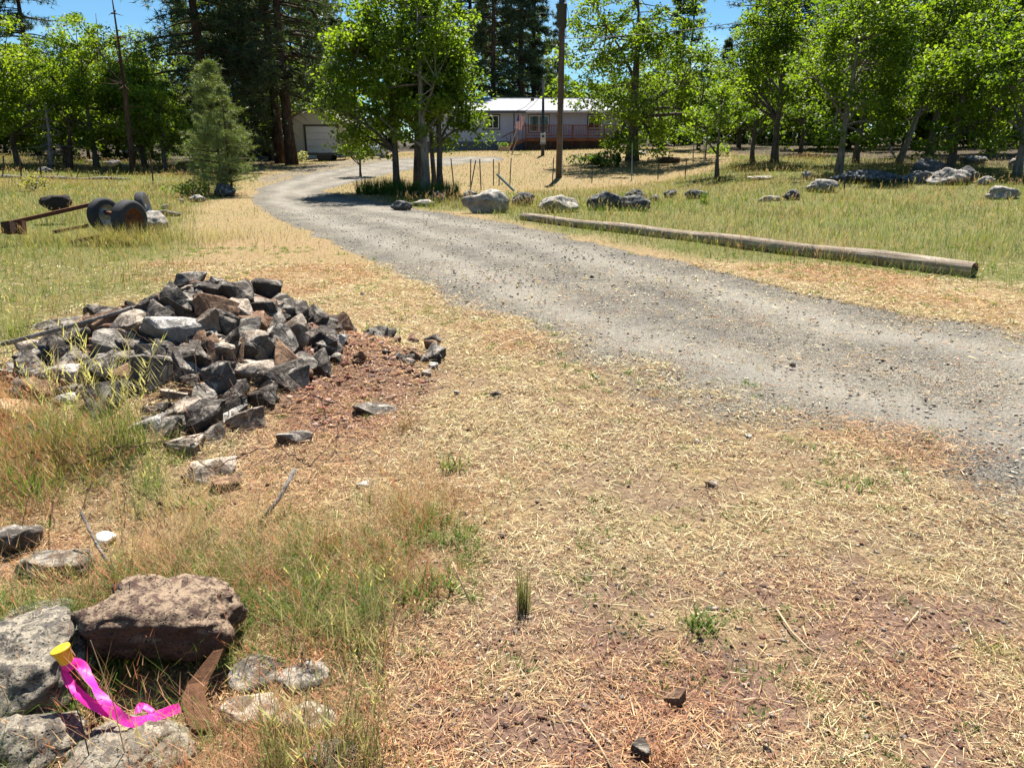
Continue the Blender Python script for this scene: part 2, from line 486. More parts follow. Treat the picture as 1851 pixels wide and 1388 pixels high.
def build_ground():
    a0, a1 = math.radians(-47), math.radians(47)
    ang = np.concatenate([np.linspace(a0, a1, 290), np.linspace(a1, a0 + 2 * math.pi, 44)[1:-1]])
    rad = np.concatenate([[0.2, 0.5, 0.8], 1.05 * 1.0218 ** np.arange(0, 302)])
    na, nr = len(ang), len(rad)
    A, R = np.meshgrid(ang, rad)
    X = R * np.sin(A); Y = R * np.cos(A)
    x = X.ravel(); y = Y.ravel()
    z = terr(x, y)
    mk = masks(x, y)
    # wheel tracks pressed a little into the gravel
    z = z - 0.03 * mk["gravel"] * sstep(0.25, 0.6, fbm(x * 1.2, y * 0.35, 55, 2))
    forest = sstep(40, 60, y) * 0.0
    wob = mk["n1"] * 0.7
    trk = np.exp(-((mk["dg"] + wob - 0.95) / 0.38) ** 2) + np.exp(-((mk["dg"] + wob - 2.3) / 0.34) ** 2)
    trk = np.clip(trk * (0.55 + 1.2 * (mk["n2"] + 0.3)), 0, 1)
    col2 = np.stack([mk["bare"], mk["forest"], trk, np.ones_like(x)], 1)
    green = np.clip(np.maximum(mk["mr"], mk["ml"]) * (0.75 + 0.6 * mk["n1"]), 0, 1)
    col = np.stack([mk["gravel"], green, mk["cinder"], mk["orange"]], 1)
    i = np.arange(nr - 1)[:, None] * na; j = np.arange(na)[None, :]
    j2 = (j + 1) % na
    F = np.stack([i + j, i + na + j, i + na + j2, i + j2], -1).reshape(-1, 4)[:, ::-1]
    cx = x[F].mean(1); cy = y[F].mean(1)
    isd = (mk["gravel"][F].mean(1) > 0.5) & (cy < 72) & (sdist(DRIVE, cx, cy) > -1.2) & (cy > 1)
    V = np.stack([x, y, z], 1)
    for name, sel in (("ground", ~isd), ("driveway", isd)):
        Fs = F[sel]
        if name == "ground":
            Fs = Fs
        used = np.unique(Fs); remap = np.full(len(V), -1); remap[used] = np.arange(len(used))
        me = np_mesh(name, V[used], remap[Fs], smooth=True)
        a = me.color_attributes.new("mask", 'FLOAT_COLOR', 'POINT')
        a.data.foreach_set("color", col[used].astype(np.float32).ravel())
        a = me.color_attributes.new("mask2", 'FLOAT_COLOR', 'POINT')
        a.data.foreach_set("color", col2[used].astype(np.float32).ravel())
        o = link(name, me, M_GROUND)
        o["kind"] = "structure"
    # small cap under the camera so the sheet has no hole
    bmc = np.stack([x[:na], y[:na], z[:na]], 1)
    return
build_ground()

# ------------------------------------------------------------------ foliage and litter materials
def veg_mat(name, trans=0.35, rough=0.6, gain=1.0, spec=0.25):
    """leaf or blade: colour from the mesh, light passing through"""
    m, nt, out = new_mat(name); s = NT(nt)
    c = s.n("Attribute", attribute_name="col").outputs["Color"]
    if gain != 1.0: c = rgbmul(s, c, (gain, gain, gain))
    b = s.bsdf(c, rough, None, spec)
    tr = s.n("BsdfTranslucent"); nt.links.new(rgbmul(s, c, (1.25, 1.3, 0.75)), tr.inputs[0])
    mx = s.n("MixShader", inp={0: trans}); nt.links.new(b.outputs[0], mx.inputs[1]); nt.links.new(tr.outputs[0], mx.inputs[2])
    nt.links.new(mx.outputs[0], out.inputs[0])
    return m
M_GRASS = veg_mat("grass_blades", 0.45)
M_STRAW = veg_mat("dry_straw", 0.25, 0.75)
M_PLANT = veg_mat("plant_leaves", 0.4, 0.5)

def stone_scatter_mat():
    m, nt, out = new_mat("loose_stone"); s = NT(nt)
    c = s.n("Attribute", attribute_name="col").outputs["Color"]
    pos = s.n("NewGeometry").outputs["Position"]
    f = s.noise(pos, 140, 3, 0.7)
    c = rgbmul(s, c, s.ramp(f, [(0.3, 0.6), (0.7, 1.3)]))
    b = s.bsdf(c, 0.85, s.bump(f, 0.5, 0.004), 0.2)
    nt.links.new(b.outputs[0], out.inputs[0])
    return m
M_STONE = stone_scatter_mat()

# ------------------------------------------------------------------ blades
def blades(P, L, W, az, lean, curl, c0, c1, seg=2):
    """tapered curved blades. P (n,3) roots, arrays per blade; returns V, F, col"""
    n = len(P)
    dirx = np.stack([np.cos(az), np.sin(az), np.zeros(n)], 1)
    side = np.stack([-np.sin(az), np.cos(az), np.zeros(n)], 1)
    V = []; Cc = []
    for k in range(seg + 1):
        t = k / seg
        ang = lean + curl * t
        out_ = np.sin(ang) * t * L; up = np.cos(ang) * t * L
        ctr = P + dirx * out_[:, None] + np.array([0, 0, 1.0]) * up[:, None]
        w = W * (1 - t) ** 0.7
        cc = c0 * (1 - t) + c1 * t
        if k < seg:
            V += [ctr - side * w[:, None] / 2, ctr + side * w[:, None] / 2]; Cc += [cc, cc]
        else:
            V += [ctr]; Cc += [cc]
    m = 2 * seg + 1
    VV = np.stack(V, 1).reshape(-1, 3); CC = np.stack(Cc, 1).reshape(-1, 3)
    b = np.arange(n)[:, None] * m
    quads = np.concatenate([b + np.array([[2 * k, 2 * k + 1, 2 * k + 3, 2 * k + 2]]) for k in range(seg - 1)], 0) if seg > 1 else np.zeros((0, 4), int)
    tris = b + np.array([[2 * seg - 2, 2 * seg - 1, 2 * seg]])
    return VV, quads, tris, CC

def jit(c, n, amt=0.2, rng=RNG):
    c = np.asarray(c, float)
    g = 1 + amt * rng.standard_normal((n, 1)); h = 1 + 0.5 * amt * rng.standard_normal((n, 3))
    return np.clip(c * g * h, 0.004, 0.95)

def ico_np(sub=1):
    bm = bmesh.new(); bmesh.ops.create_icosphere(bm, subdivisions=sub, radius=1)
    V = np.array([v.co[:] for v in bm.verts]); F = np.array([[v.index for v in f.verts] for f in bm.faces]); bm.free()
    return V, F
ICO1 = ico_np(1)
ICO3 = ico_np(3)
OCT = (np.array([[1, 0, 0], [-1, 0, 0], [0, 1, 0], [0, -1, 0], [0, 0, 1], [0, 0, -1.]]),
       np.array([[0, 2, 4], [2, 1, 4], [1, 3, 4], [3, 0, 4], [2, 0, 5], [1, 2, 5], [3, 1, 5], [0, 3, 5]]))

class Veg:
    """gathers blades, straws and seed heads into one mesh"""
    def __init__(s): s.V = []; s.Q = []; s.T = []; s.C = []; s.n = 0
    def put(s, V, Q, T, CC):
        s.V.append(V); s.C.append(CC)
        if len(Q): s.Q.append(Q + s.n)
        if len(T): s.T.append(T + s.n)
        s.n += len(V)
    def blades(s, x, y, L, W, c0, c1, lean=(0.05, 0.5), curl=(0.1, 0.8), seg=2, rng=RNG, z=None, az=None, jitter=0.18):
        n = len(x)
        if n == 0: return
        P = np.stack([x, y, (terr(x, y) if z is None else z) - 0.004], 1)
        az = rng.random(n) * 6.283 if az is None else az
        le = lean[0] + (lean[1] - lean[0]) * rng.random(n); cu = curl[0] + (curl[1] - curl[0]) * rng.random(n)
        A = np.clip(c0 * (1 + jitter * rng.standard_normal((n, 1))), 0.004, 0.9); B = np.clip(c1 * (1 + jitter * rng.standard_normal((n, 1))), 0.004, 0.9)
        s.put(*blades(P, L, W, az, le, cu, A, B, seg))
    def heads(s, x, y, L, W, c, lean=(0.05, 0.3), k=5, rng=RNG, plume=0.14):
        """seed stalks: a stem with short side spikelets near its top"""
        n = len(x)
        if n == 0: return
        P = np.stack([x, y, terr(x, y)], 1)
        az = rng.random(n) * 6.283; le = lean[0] + (lean[1] - lean[0]) * rng.random(n); cu = 0.1 + 0.35 * rng.random(n)
        s.put(*blades(P, L, W * 0.6, az, le, cu, c * 0.8, c, 2))
        d = np.stack([np.cos(az), np.sin(az)], 1)
        for q in range(k):
            t = 0.64 + 0.34 * q / k
            ang = le + cu * t
            pp = P.copy(); pp[:, :2] += d * (np.sin(ang) * t * L)[:, None]; pp[:, 2] += np.cos(ang) * t * L
            s.put(*blades(pp, L * plume * (1.25 - 0.7 * q / k), W * 1.5, rng.random(n) * 6.283, np.full(n, 0.5), np.full(n, 0.2), c, c * 1.2, 1))
    def straws(s, x, y, L, W, c, zr=0.02, rng=RNG):
        n = len(x)
        P = np.stack([x, y, terr(x, y) + 0.002 + zr * rng.random(n) ** 2], 1)
        az = rng.random(n) * 6.283
        d = np.stack([np.cos(az), np.sin(az), rng.normal(0, 0.13, n)], 1)
        sd_ = np.stack([-np.sin(az), np.cos(az), rng.normal(0, 0.5, n)], 1)
        hw = sd_ * (W / 2)[:, None]; e = P + d * L[:, None] + sd_ * (rng.normal(0, 0.12, n) * L)[:, None]
        V = np.stack([P - hw, P + hw, e], 1).reshape(-1, 3)
        s.put(V, np.zeros((0, 4), int), np.arange(3 * n).reshape(n, 3), np.repeat(c, 3, 0))
    def build(s, name, mat, label=None, cat=None, kind="stuff", parent=None):
        F = []
        if s.Q: F.append(np.concatenate(s.Q))
        if s.T: F.append(np.concatenate(s.T))
        me = np_mesh(name, np.concatenate(s.V), F, np.concatenate(s.C))
        o = link(name, me, mat, parent)
        if label or kind: tag(o, label, cat, None, kind)
        return o

def stones(name, x, y, size, c, base, label, cat, flat=0.6, zoff=0.25, rng=RNG):
    bv, bf = base; k = len(bv); n = len(x)
    V = bv[None] * (0.65 + 0.7 * rng.random((n, k, 1)))
    V = V * (size[:, None, None] * np.stack([0.8 + 0.5 * rng.random(n), 0.7 + 0.4 * rng.random(n), flat * (0.7 + 0.6 * rng.random(n))], 1)[:, None, :])
    a = rng.random(n) * 6.283; ca, sa = np.cos(a)[:, None], np.sin(a)[:, None]
    X = V[..., 0] * ca - V[..., 1] * sa; Y = V[..., 0] * sa + V[..., 1] * ca
    Z = V[..., 2] + X * rng.normal(0, 0.25, (n, 1)) + Y * rng.normal(0, 0.25, (n, 1)) + (terr(x, y) + size * zoff)[:, None]
    VV = np.stack([X + x[:, None], Y + y[:, None], Z], -1).reshape(-1, 3)
    F = (bf[None] + (np.arange(n) * k)[:, None, None]).reshape(-1, 3)
    me = np_mesh(name, VV, F, np.repeat(c, k, 0))
    o = link(name, me, M_STONE)
    return tag(o, label, cat, None, "stuff")

def wedge(n, y0, y1, power=1.0, tmax=0.86, rng=RNG):
    """random points in the wedge in front of the camera; power 1 = even per area, lower = denser near"""
    q = rng.random(n); e = power + 1
    y = (y0 ** e + q * (y1 ** e - y0 ** e)) ** (1 / e)
    x = (rng.random(n) * 2 - 1) * tmax * (y + 0.8)
    return x, y

def tufts(x, y, k, spread, rng=RNG):
    """k roots gathered round each tuft centre; returns roots and tuft index"""
    n = len(x); i = np.repeat(np.arange(n), k)
    sp = spread * (0.6 + 0.8 * rng.random(n))[i]
    return x[i] + rng.standard_normal(n * k) * sp, y[i] + rng.standard_normal(n * k) * sp, i

def lerpc(a, b, f):
    return np.asarray(a)[None] * (1 - f[:, None]) + np.asarray(b)[None] * f[:, None]

def pick(cl, n, amt=0.2, rng=RNG):
    c = np.array(cl)[rng.integers(0, len(cl), n)]
    return np.clip(c * (1 + amt * rng.standard_normal((n, 1))), 0.004, 0.9)

def build_scatter():
    rng = RNG
    # ---- tall meadow grass
    vg = Veg()
    x, y = wedge(190000, 5.0, 50, 0.25)
    mk = masks(x, y)
    k = rng.random(len(x)) < np.maximum(mk["mr"], mk["ml"]) * (1 - sstep(0.01, 0.05, pile_h(x, y)))
    x, y = x[k], y[k]; n = len(x)
    p = fbm(x * 0.4, y * 0.6, 71, 3); p2 = fbm(x * 1.6, y * 2.2, 77, 3); p3 = fbm(x * 0.45 + 9, y * 0.9, 83, 3)
    dry = np.clip(sstep(0.42, 0.66, p) * 0.6 + 0.7 * (rng.random(n) < 0.2) + 0.35 * sstep(26, 36, y), 0, 1)
    gpatch = sstep(0.52, 0.64, fbm(x * 0.35 + 31, y * 0.7, 97, 3))[:, None]
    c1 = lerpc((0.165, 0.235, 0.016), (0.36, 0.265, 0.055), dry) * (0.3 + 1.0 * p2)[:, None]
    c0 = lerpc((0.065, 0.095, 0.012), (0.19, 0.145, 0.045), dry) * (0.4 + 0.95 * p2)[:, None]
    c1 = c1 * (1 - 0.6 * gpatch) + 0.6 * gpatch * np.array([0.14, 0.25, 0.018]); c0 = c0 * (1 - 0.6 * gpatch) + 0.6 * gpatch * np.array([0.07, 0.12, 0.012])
    hgt = (0.5 + 0.8 * fbm(x * 0.5, y * 0.5, 91, 3)) * np.where(y > 26, 0.8, 1.0)
    L = 0.28 * hgt * (0.5 + 0.8 * rng.random(n)); W = np.maximum(0.0045, y * 0.00048) * (0.7 + 0.6 * rng.random(n))
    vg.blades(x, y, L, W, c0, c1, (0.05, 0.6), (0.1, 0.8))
    h = rng.random(n) < 0.07 + 0.13 * sstep(0.5, 0.65, p3)
    ch = lerpc((0.38, 0.31, 0.13), (0.36, 0.22, 0.13), sstep(0.45, 0.6, p3[h])) * (0.75 + 0.5 * rng.random(h.sum()))[:, None]
    vg.heads(x[h], y[h], L[h] * 1.35 + 0.05, W[h] * 0.9, ch, k=4)
    # ranker growth through the abandoned trailer frame
    tx = np.concatenate([rng.normal(-7.3, 1.3, 2200), rng.normal(-6.95, 0.35, 900)]); ty = np.concatenate([rng.normal(13.7, 0.7, 2200), rng.normal(13.15, 0.12, 900)]); tn = len(tx)
    cc = lerpc((0.26, 0.28, 0.06), (0.46, 0.33, 0.15), rng.random(tn))
    vg.blades(tx, ty, 0.42 * (0.5 + 0.7 * rng.random(tn)), np.full(tn, 0.0065), cc * 0.5, cc, (0.05, 0.5), (0.1, 0.7))
    vg.build("meadow_grass", M_GRASS, "tall green and tan meadow grass on both sides of the gravel drive", "grass")
    # ---- short dry lawn and verge
    vg = Veg()
    x, y = wedge(230000, 1.15, 62, 0.2)
    mk = masks(x, y)
    k = rng.random(len(x)) < (1 - mk["gravel"]) ** 2 * (1 - 0.85 * np.maximum(mk["mr"], mk["ml"])) * (1 - sstep(0.05, 0.2, pile_h(x, y))) * (1 - 0.8 * mk["cinder"])
    x, y = x[k], y[k]; n = len(x)
    org = mk["orange"][k]
    f = np.maximum(org, sstep(0.5, 0.68, fbm(x * 0.6, y * 0.6, 61, 3)))
    c = lerpc((0.52, 0.41, 0.19), (0.52, 0.36, 0.19), f)
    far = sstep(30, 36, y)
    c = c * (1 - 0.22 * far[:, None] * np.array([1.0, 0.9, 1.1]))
    grn = sstep(0.50, 0.64, fbm(x * 0.45, y * 0.45, 64, 3)) * (0.35 + 0.6 * rng.random(n))
    c = c * (1 - grn[:, None]) + grn[:, None] * np.array([0.22, 0.27, 0.055])
    L = 0.08 * (0.4 + 0.9 * rng.random(n)) * (1 + 0.6 * grn) * np.where(y < 7, 0.55, 1.0) * np.where(y > 30, 1.4, 1.0)
    W = np.maximum(0.0018, y * 0.0007) * (0.7 + 0.6 * rng.random(n))
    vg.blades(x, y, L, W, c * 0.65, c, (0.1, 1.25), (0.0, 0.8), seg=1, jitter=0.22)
    vg.build("dry_grass", M_STRAW, "short dry straw coloured grass on verges and lawn", "grass")
    # ---- straw litter in the foreground
    vg = Veg()
    cl = [(0.58, 0.49, 0.29), (0.50, 0.40, 0.23), (0.66, 0.58, 0.37), (0.38, 0.27, 0.16), (0.40, 0.24, 0.15), (0.64, 0.58, 0.42), (0.24, 0.15, 0.10), (0.30, 0.16, 0.11), (0.34, 0.28, 0.2)]
    x, y = wedge(640000, 1.1, 11, -0.15)
    mk = masks(x, y)
    pn = fbm(x * 2.6, y * 2.6, 45, 4)
    dens = (1 - 0.95 * sstep(0.3, 0.85, mk["gravel"])) * (1 - sstep(0.2, 0.4, pile_h(x, y))) * (1 - 0.9 * np.maximum(mk["mr"], mk["ml"])) * (0.28 + 1.1 * sstep(0.32, 0.56, pn)) * (1 - 0.42 * mk["cinder"])
    k = rng.random(len(x)) < dens
    x, y = x[k], y[k]; n = len(x)
    f = np.clip(sstep(0.48, 0.66, fbm(x * 0.8 + 4, y * 0.8, 66, 3)) * 0.8 + 0.75 * mk["cinder"][k] + 0.5 * mk["weeds"][k], 0, 1)
    c = pick(cl, n) * lerpc((1.0, 0.99, 0.9), (0.95, 0.70, 0.58), f)
    L = 0.016 + 0.10 * rng.random(n) ** 3.6; W = np.maximum(0.0026, y * 0.00105) * (0.5 + 1.0 * rng.random(n))
    x, y, L, W, c = x[:330000], y[:330000], L[:330000], W[:330000], c[:330000]
    vg.straws(x, y, L, W, c)
    vg.build("straw_litter", M_STRAW, "loose straw and dead stems lying over the bare ground", "straw")
    # ---- dry upright cheatgrass, reddish and tan
    vg = Veg()
    x, y = wedge(20000, 1.1, 9, 0.1)
    mk = masks(x, y)
    pn = fbm(x * 1.5, y * 1.5, 47, 3)
    k = rng.random(len(x)) < (0.9 * mk["weeds"] * sstep(0.28, 0.55, pn) + 0.2 * (1 - mk["gravel"]) * sstep(0.42, 0.65, pn) + 0.05) * (1 - sstep(0.15, 0.3, pile_h(x, y)))
    x, y = x[k], y[k]; wd = mk["weeds"][k]
    f = sstep(0.38, 0.6, fbm(x * 0.9, y * 0.9, 49, 3))
    X, Y, i = tufts(x, y, 16, 0.05)
    n = len(X)
    c = lerpc((0.50, 0.40, 0.22), (0.42, 0.17, 0.085), np.clip(f[i] * 0.8 + rng.normal(0, 0.3, len(x))[i] + rng.normal(0, 0.2, n), 0, 1))
    L = (0.04 + 0.19 * wd[i] * (0.3 + 0.9 * rng.random(len(x)))[i]) * (0.35 + 0.95 * rng.random(n)); W = np.maximum(0.0014, Y * 0.0006) * (0.7 + 0.6 * rng.random(n))
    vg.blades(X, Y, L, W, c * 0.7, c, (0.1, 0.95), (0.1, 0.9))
    h = rng.random(n) < 0.12 * wd[i]
    vg.heads(X[h], Y[h], L[h] * 1.5 + 0.05, W[h] * 1.2, c[h] * np.array([1.05, 0.9, 0.85]), (0.1, 0.5), 4)
    vg.build("cheatgrass", M_STRAW, "reddish and tan dry bunches of cheatgrass among the near weeds", "grass")
    # ---- dead brown stems over the foot of the heap and the near weeds
    vg = Veg()
    x, y = wedge(3000, 1.4, 6.5, 0.3)
    dz = np.clip(0.6 + sdist(poly_world([(300, 690), (560, 640), (760, 690), (720, 860), (560, 960), (380, 960), (250, 900)]), x, y) / 0.4, 0, 1)
    k = rng.random(len(x)) < 0.75 * dz + 0.10 * masks(x, y)["weeds"]
    X, Y, i = tufts(x[k], y[k], 4, 0.05); n = len(X)
    c = lerpc((0.17, 0.085, 0.05), (0.36, 0.25, 0.15), rng.random(n))
    vg.blades(X, Y, 0.08 + 0.22 * rng.random(n) ** 2, np.full(n, 0.0028), c * 0.8, c, (0.2, 1.3), (-0.4, 0.8), 3)
    vg.build("dead_stems", M_STRAW, "bent brown dead stems over the heap's foot and near weeds", "dead stems")
    # ---- green tufts
    vg = Veg()
    x, y = wedge(15000, 1.1, 13, 0.1)
    mk = masks(x, y)
    pn = fbm(x * 1.1 + 3, y * 1.1, 57, 3)
    k = rng.random(len(x)) < (0.6 * mk["weeds"] * sstep(0.44, 0.58, pn) + 0.24 * (1 - mk["gravel"]) * sstep(0.48, 0.60, pn) + 0.05 * (1 - mk["gravel"]) ** 2) * (1 - sstep(0.12, 0.25, pile_h(x, y))) * (1 - 0.5 * mk["cinder"])
    x, y = x[k], y[k]; wd = mk["weeds"][k]
    X, Y, i = tufts(x, y, 22, 0.028); n = len(X)
    f = np.clip(fbm(X * 2, Y * 2, 59, 2) + rng.normal(0, 0.25, n), 0, 1)
    c = lerpc((0.11, 0.22, 0.022), (0.30, 0.33, 0.08), sstep(0.35, 0.95, f))
    L = (0.05 + 0.14 * wd[i] * (0.3 + rng.random(len(x)))[i]) * (0.4 + 0.9 * rng.random(n)); W = np.maximum(0.0022, Y * 0.0007) * (0.7 + 0.6 * rng.random(n))
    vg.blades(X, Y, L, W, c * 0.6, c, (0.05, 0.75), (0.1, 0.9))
    sel = rng.random(len(x)) < 0.5
    X, Y, i = tufts(x[sel], y[sel], 14, 0.03); n = len(X)
    c = lerpc((0.10, 0.17, 0.035), (0.2, 0.28, 0.07), rng.random(n))
    vg.blades(X, Y, (0.03 + 0.05 * wd[sel][i]) * (0.5 + 0.8 * rng.random(n)), np.full(n, 0.010), c * 0.7, c, (0.2, 1.2), (0.1, 0.6))
    vg.build("green_weeds", M_GRASS, "small green grass tufts and leafy weeds in the straw", "weeds")
    # ---- tall green bunch grass in front of the rock heap and along its left
    vg = Veg()
    zone = poly_world([(-300, 640), (40, 600), (80, 680), (100, 770), (210, 790), (290, 870), (320, 930), (250, 970), (120, 960), (-300, 960)])
    x, y = wedge(5200, 2.3, 8, 0.6)
    d = sdist(zone, x, y) + 0.5 * (fbm(x * 2, y * 2, 99, 3) - 0.5)
    k = rng.random(len(x)) < np.clip(d / 0.4 + 0.1, 0, 0.85) * sstep(0.3, 0.55, fbm(x * 2.2, y * 2.2, 107, 3))
    X, Y, i = tufts(x[k], y[k], 24, 0.04); n = len(X)
    f = np.clip(fbm(X * 2, Y * 2, 101, 3) + rng.normal(0, 0.22, n), 0, 1)
    c = lerpc((0.14, 0.22, 0.05), (0.42, 0.37, 0.15), sstep(0.3, 0.85, f))
    L = 0.30 * (0.35 + 0.9 * rng.random(n)); W = np.maximum(0.0026, Y * 0.0006) * (0.7 + 0.6 * rng.random(n))
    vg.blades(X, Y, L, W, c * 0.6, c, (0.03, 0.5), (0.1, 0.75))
    h = rng.random(n) < 0.05
    vg.heads(X[h], Y[h], L[h] * 1.2 + 0.12, W[h], lerpc((0.5, 0.42, 0.2), (0.36, 0.36, 0.14), rng.random(h.sum())), (0.05, 0.3), 5)
    vg.build("bunch_grass", M_GRASS, "tall soft green grass growing against the heap of broken rocks", "grass")
    # ---- gravel on the drive
    gl = [(0.30, 0.275, 0.23), (0.38, 0.35, 0.29), (0.22, 0.20, 0.17), (0.46, 0.425, 0.355), (0.34, 0.29, 0.23), (0.15, 0.135, 0.12)]
    x, y = wedge(150000, 1.6, 22, -0.1)
    mk = masks(x, y)
    k = rng.random(len(x)) < sstep(0.15, 0.7, mk["gravel"]) * (0.35 + 0.8 * fbm(x * 1.5, y * 1.5, 103, 3))
    x, y = x[k][:22000], y[k][:22000]; n = len(x)
    warm = fbm(x * 0.5, y * 0.25, 105, 3)
    c = pick(gl, n, 0.25) * lerpc((0.88, 0.88, 0.88), (1.25, 1.17, 1.02), sstep(0.3, 0.7, warm))
    size = (0.0025 + 0.016 * rng.random(n) ** 7) * np.where(y > 8, 1.3, 1.0)
    stones("loose_gravel", x, y, size, c, OCT, "loose grey crushed stone on the driveway", "gravel", zoff=0.1)
    # ---- red-brown cinders and pebbles
    cl2 = [(0.15, 0.07, 0.05), (0.20, 0.11, 0.08), (0.09, 0.055, 0.045), (0.27, 0.215, 0.18), (0.15, 0.13, 0.12), (0.34, 0.28, 0.22)]
    x, y = wedge(60000, 1.1, 8, -0.2)
    mk = masks(x, y)
    k = rng.random(len(x)) < (mk["cinder"] * 0.6 + 0.16 * (1 - mk["gravel"]))
    x, y = x[k][:20000], y[k][:20000]; n = len(x)
    tail = np.clip(0.5 + sdist(CINDER2, x, y) / 0.3, 0, 1)
    c = pick(cl2, n, 0.25) * lerpc((1, 1, 1), (1.35, 1.05, 0.98), tail)
    size = (0.003 + 0.012 * rng.random(n) ** 3) * (1 + 1.3 * tail)
    stones("red_cinders", x, y, size, c, OCT, "red brown cinders and pebbles strewn over the ground", "pebbles", zoff=0.2)
build_scatter()
# ------------------------------------------------------------------ trees
def bark_mat(name, c, c2, scale=6.0):
    m, nt, out = new_mat(name); s = NT(nt)
    co = s.n("TexCoord").outputs["Object"]
    mp = s.n("Mapping", inp={"Scale": (scale, scale, scale * 0.22)}); nt.links.new(co, mp.inputs[0])
    f = s.noise(mp.outputs[0], 2.0, 6, 0.7, 0.4)
    g = s.noise(co, 1.3, 3, 0.5)
    colr = s.ramp(f, [(0.35, c2), (0.65, c)])
    colr = rgbmul(s, colr, s.ramp(g, [(0.3, 0.7), (0.7, 1.2)]))
    b = s.bsdf(colr, 0.95, s.bump(f, 1.0, 0.05), 0.1)
    nt.links.new(b.outputs[0], out.inputs[0])
    return m
M_OAKBARK = bark_mat("oak_bark", (0.17, 0.145, 0.12), (0.05, 0.042, 0.035))
M_PALEBARK = bark_mat("pale_oak_bark", (0.30, 0.27, 0.23), (0.11, 0.095, 0.08))
M_PINEBARK = bark_mat("pine_bark", (0.12, 0.075, 0.05), (0.03, 0.02, 0.016), 4.0)
M_DEADWOOD = bark_mat("dead_wood", (0.34, 0.31, 0.28), (0.12, 0.10, 0.09))

def leaf_mat(name, trans, gloss_rough=0.55):
    m, nt, out = new_mat(name); s = NT(nt)
    c = s.n("Attribute", attribute_name="col").outputs["Color"]
    b = s.bsdf(c, gloss_rough, None, 0.3)
    tr = s.n("BsdfTranslucent"); nt.links.new(rgbmul(s, c, (2.5, 2.45, 0.6)), tr.inputs[0])
    mx = s.n("MixShader", inp={0: trans}); nt.links.new(b.outputs[0], mx.inputs[1]); nt.links.new(tr.outputs[0], mx.inputs[2])
    nt.links.new(mx.outputs[0], out.inputs[0])
    return m
M_LEAF = leaf_mat("oak_leaves", 0.48)
M_NEEDLE = leaf_mat("pine_needles", 0.18, 0.5)

def leaf_cards(P, size, rng, up=0.35, asp=0.6):
    """folded rhomb leaves: 2 triangles each. P (n,3)"""
    n = len(P)
    nrm = rng.standard_normal((n, 3)); nrm[:, 2] = np.abs(nrm[:, 2]) + up; nrm /= np.linalg.norm(nrm, axis=1, keepdims=True)
    a = rng.standard_normal((n, 3)); a -= nrm * (a * nrm).sum(1, keepdims=True); a /= np.linalg.norm(a, axis=1, keepdims=True)
    b = np.cross(nrm, a)
    L = (size * (0.65 + 0.7 * rng.random(n)))[:, None]
    V = np.stack([P - a * L / 2, P + b * L * asp / 2 + nrm * L * 0.10, P + a * L / 2, P - b * L * asp / 2 + nrm * L * 0.10], 1).reshape(-1, 3)
    F = np.arange(4 * n).reshape(n, 4)
    return V, F

def bez(p0, p1, p2, k=6):
    t = np.linspace(0, 1, k)[:, None]
    return (1 - t) ** 2 * p0 + 2 * t * (1 - t) * p1 + t ** 2 * p2

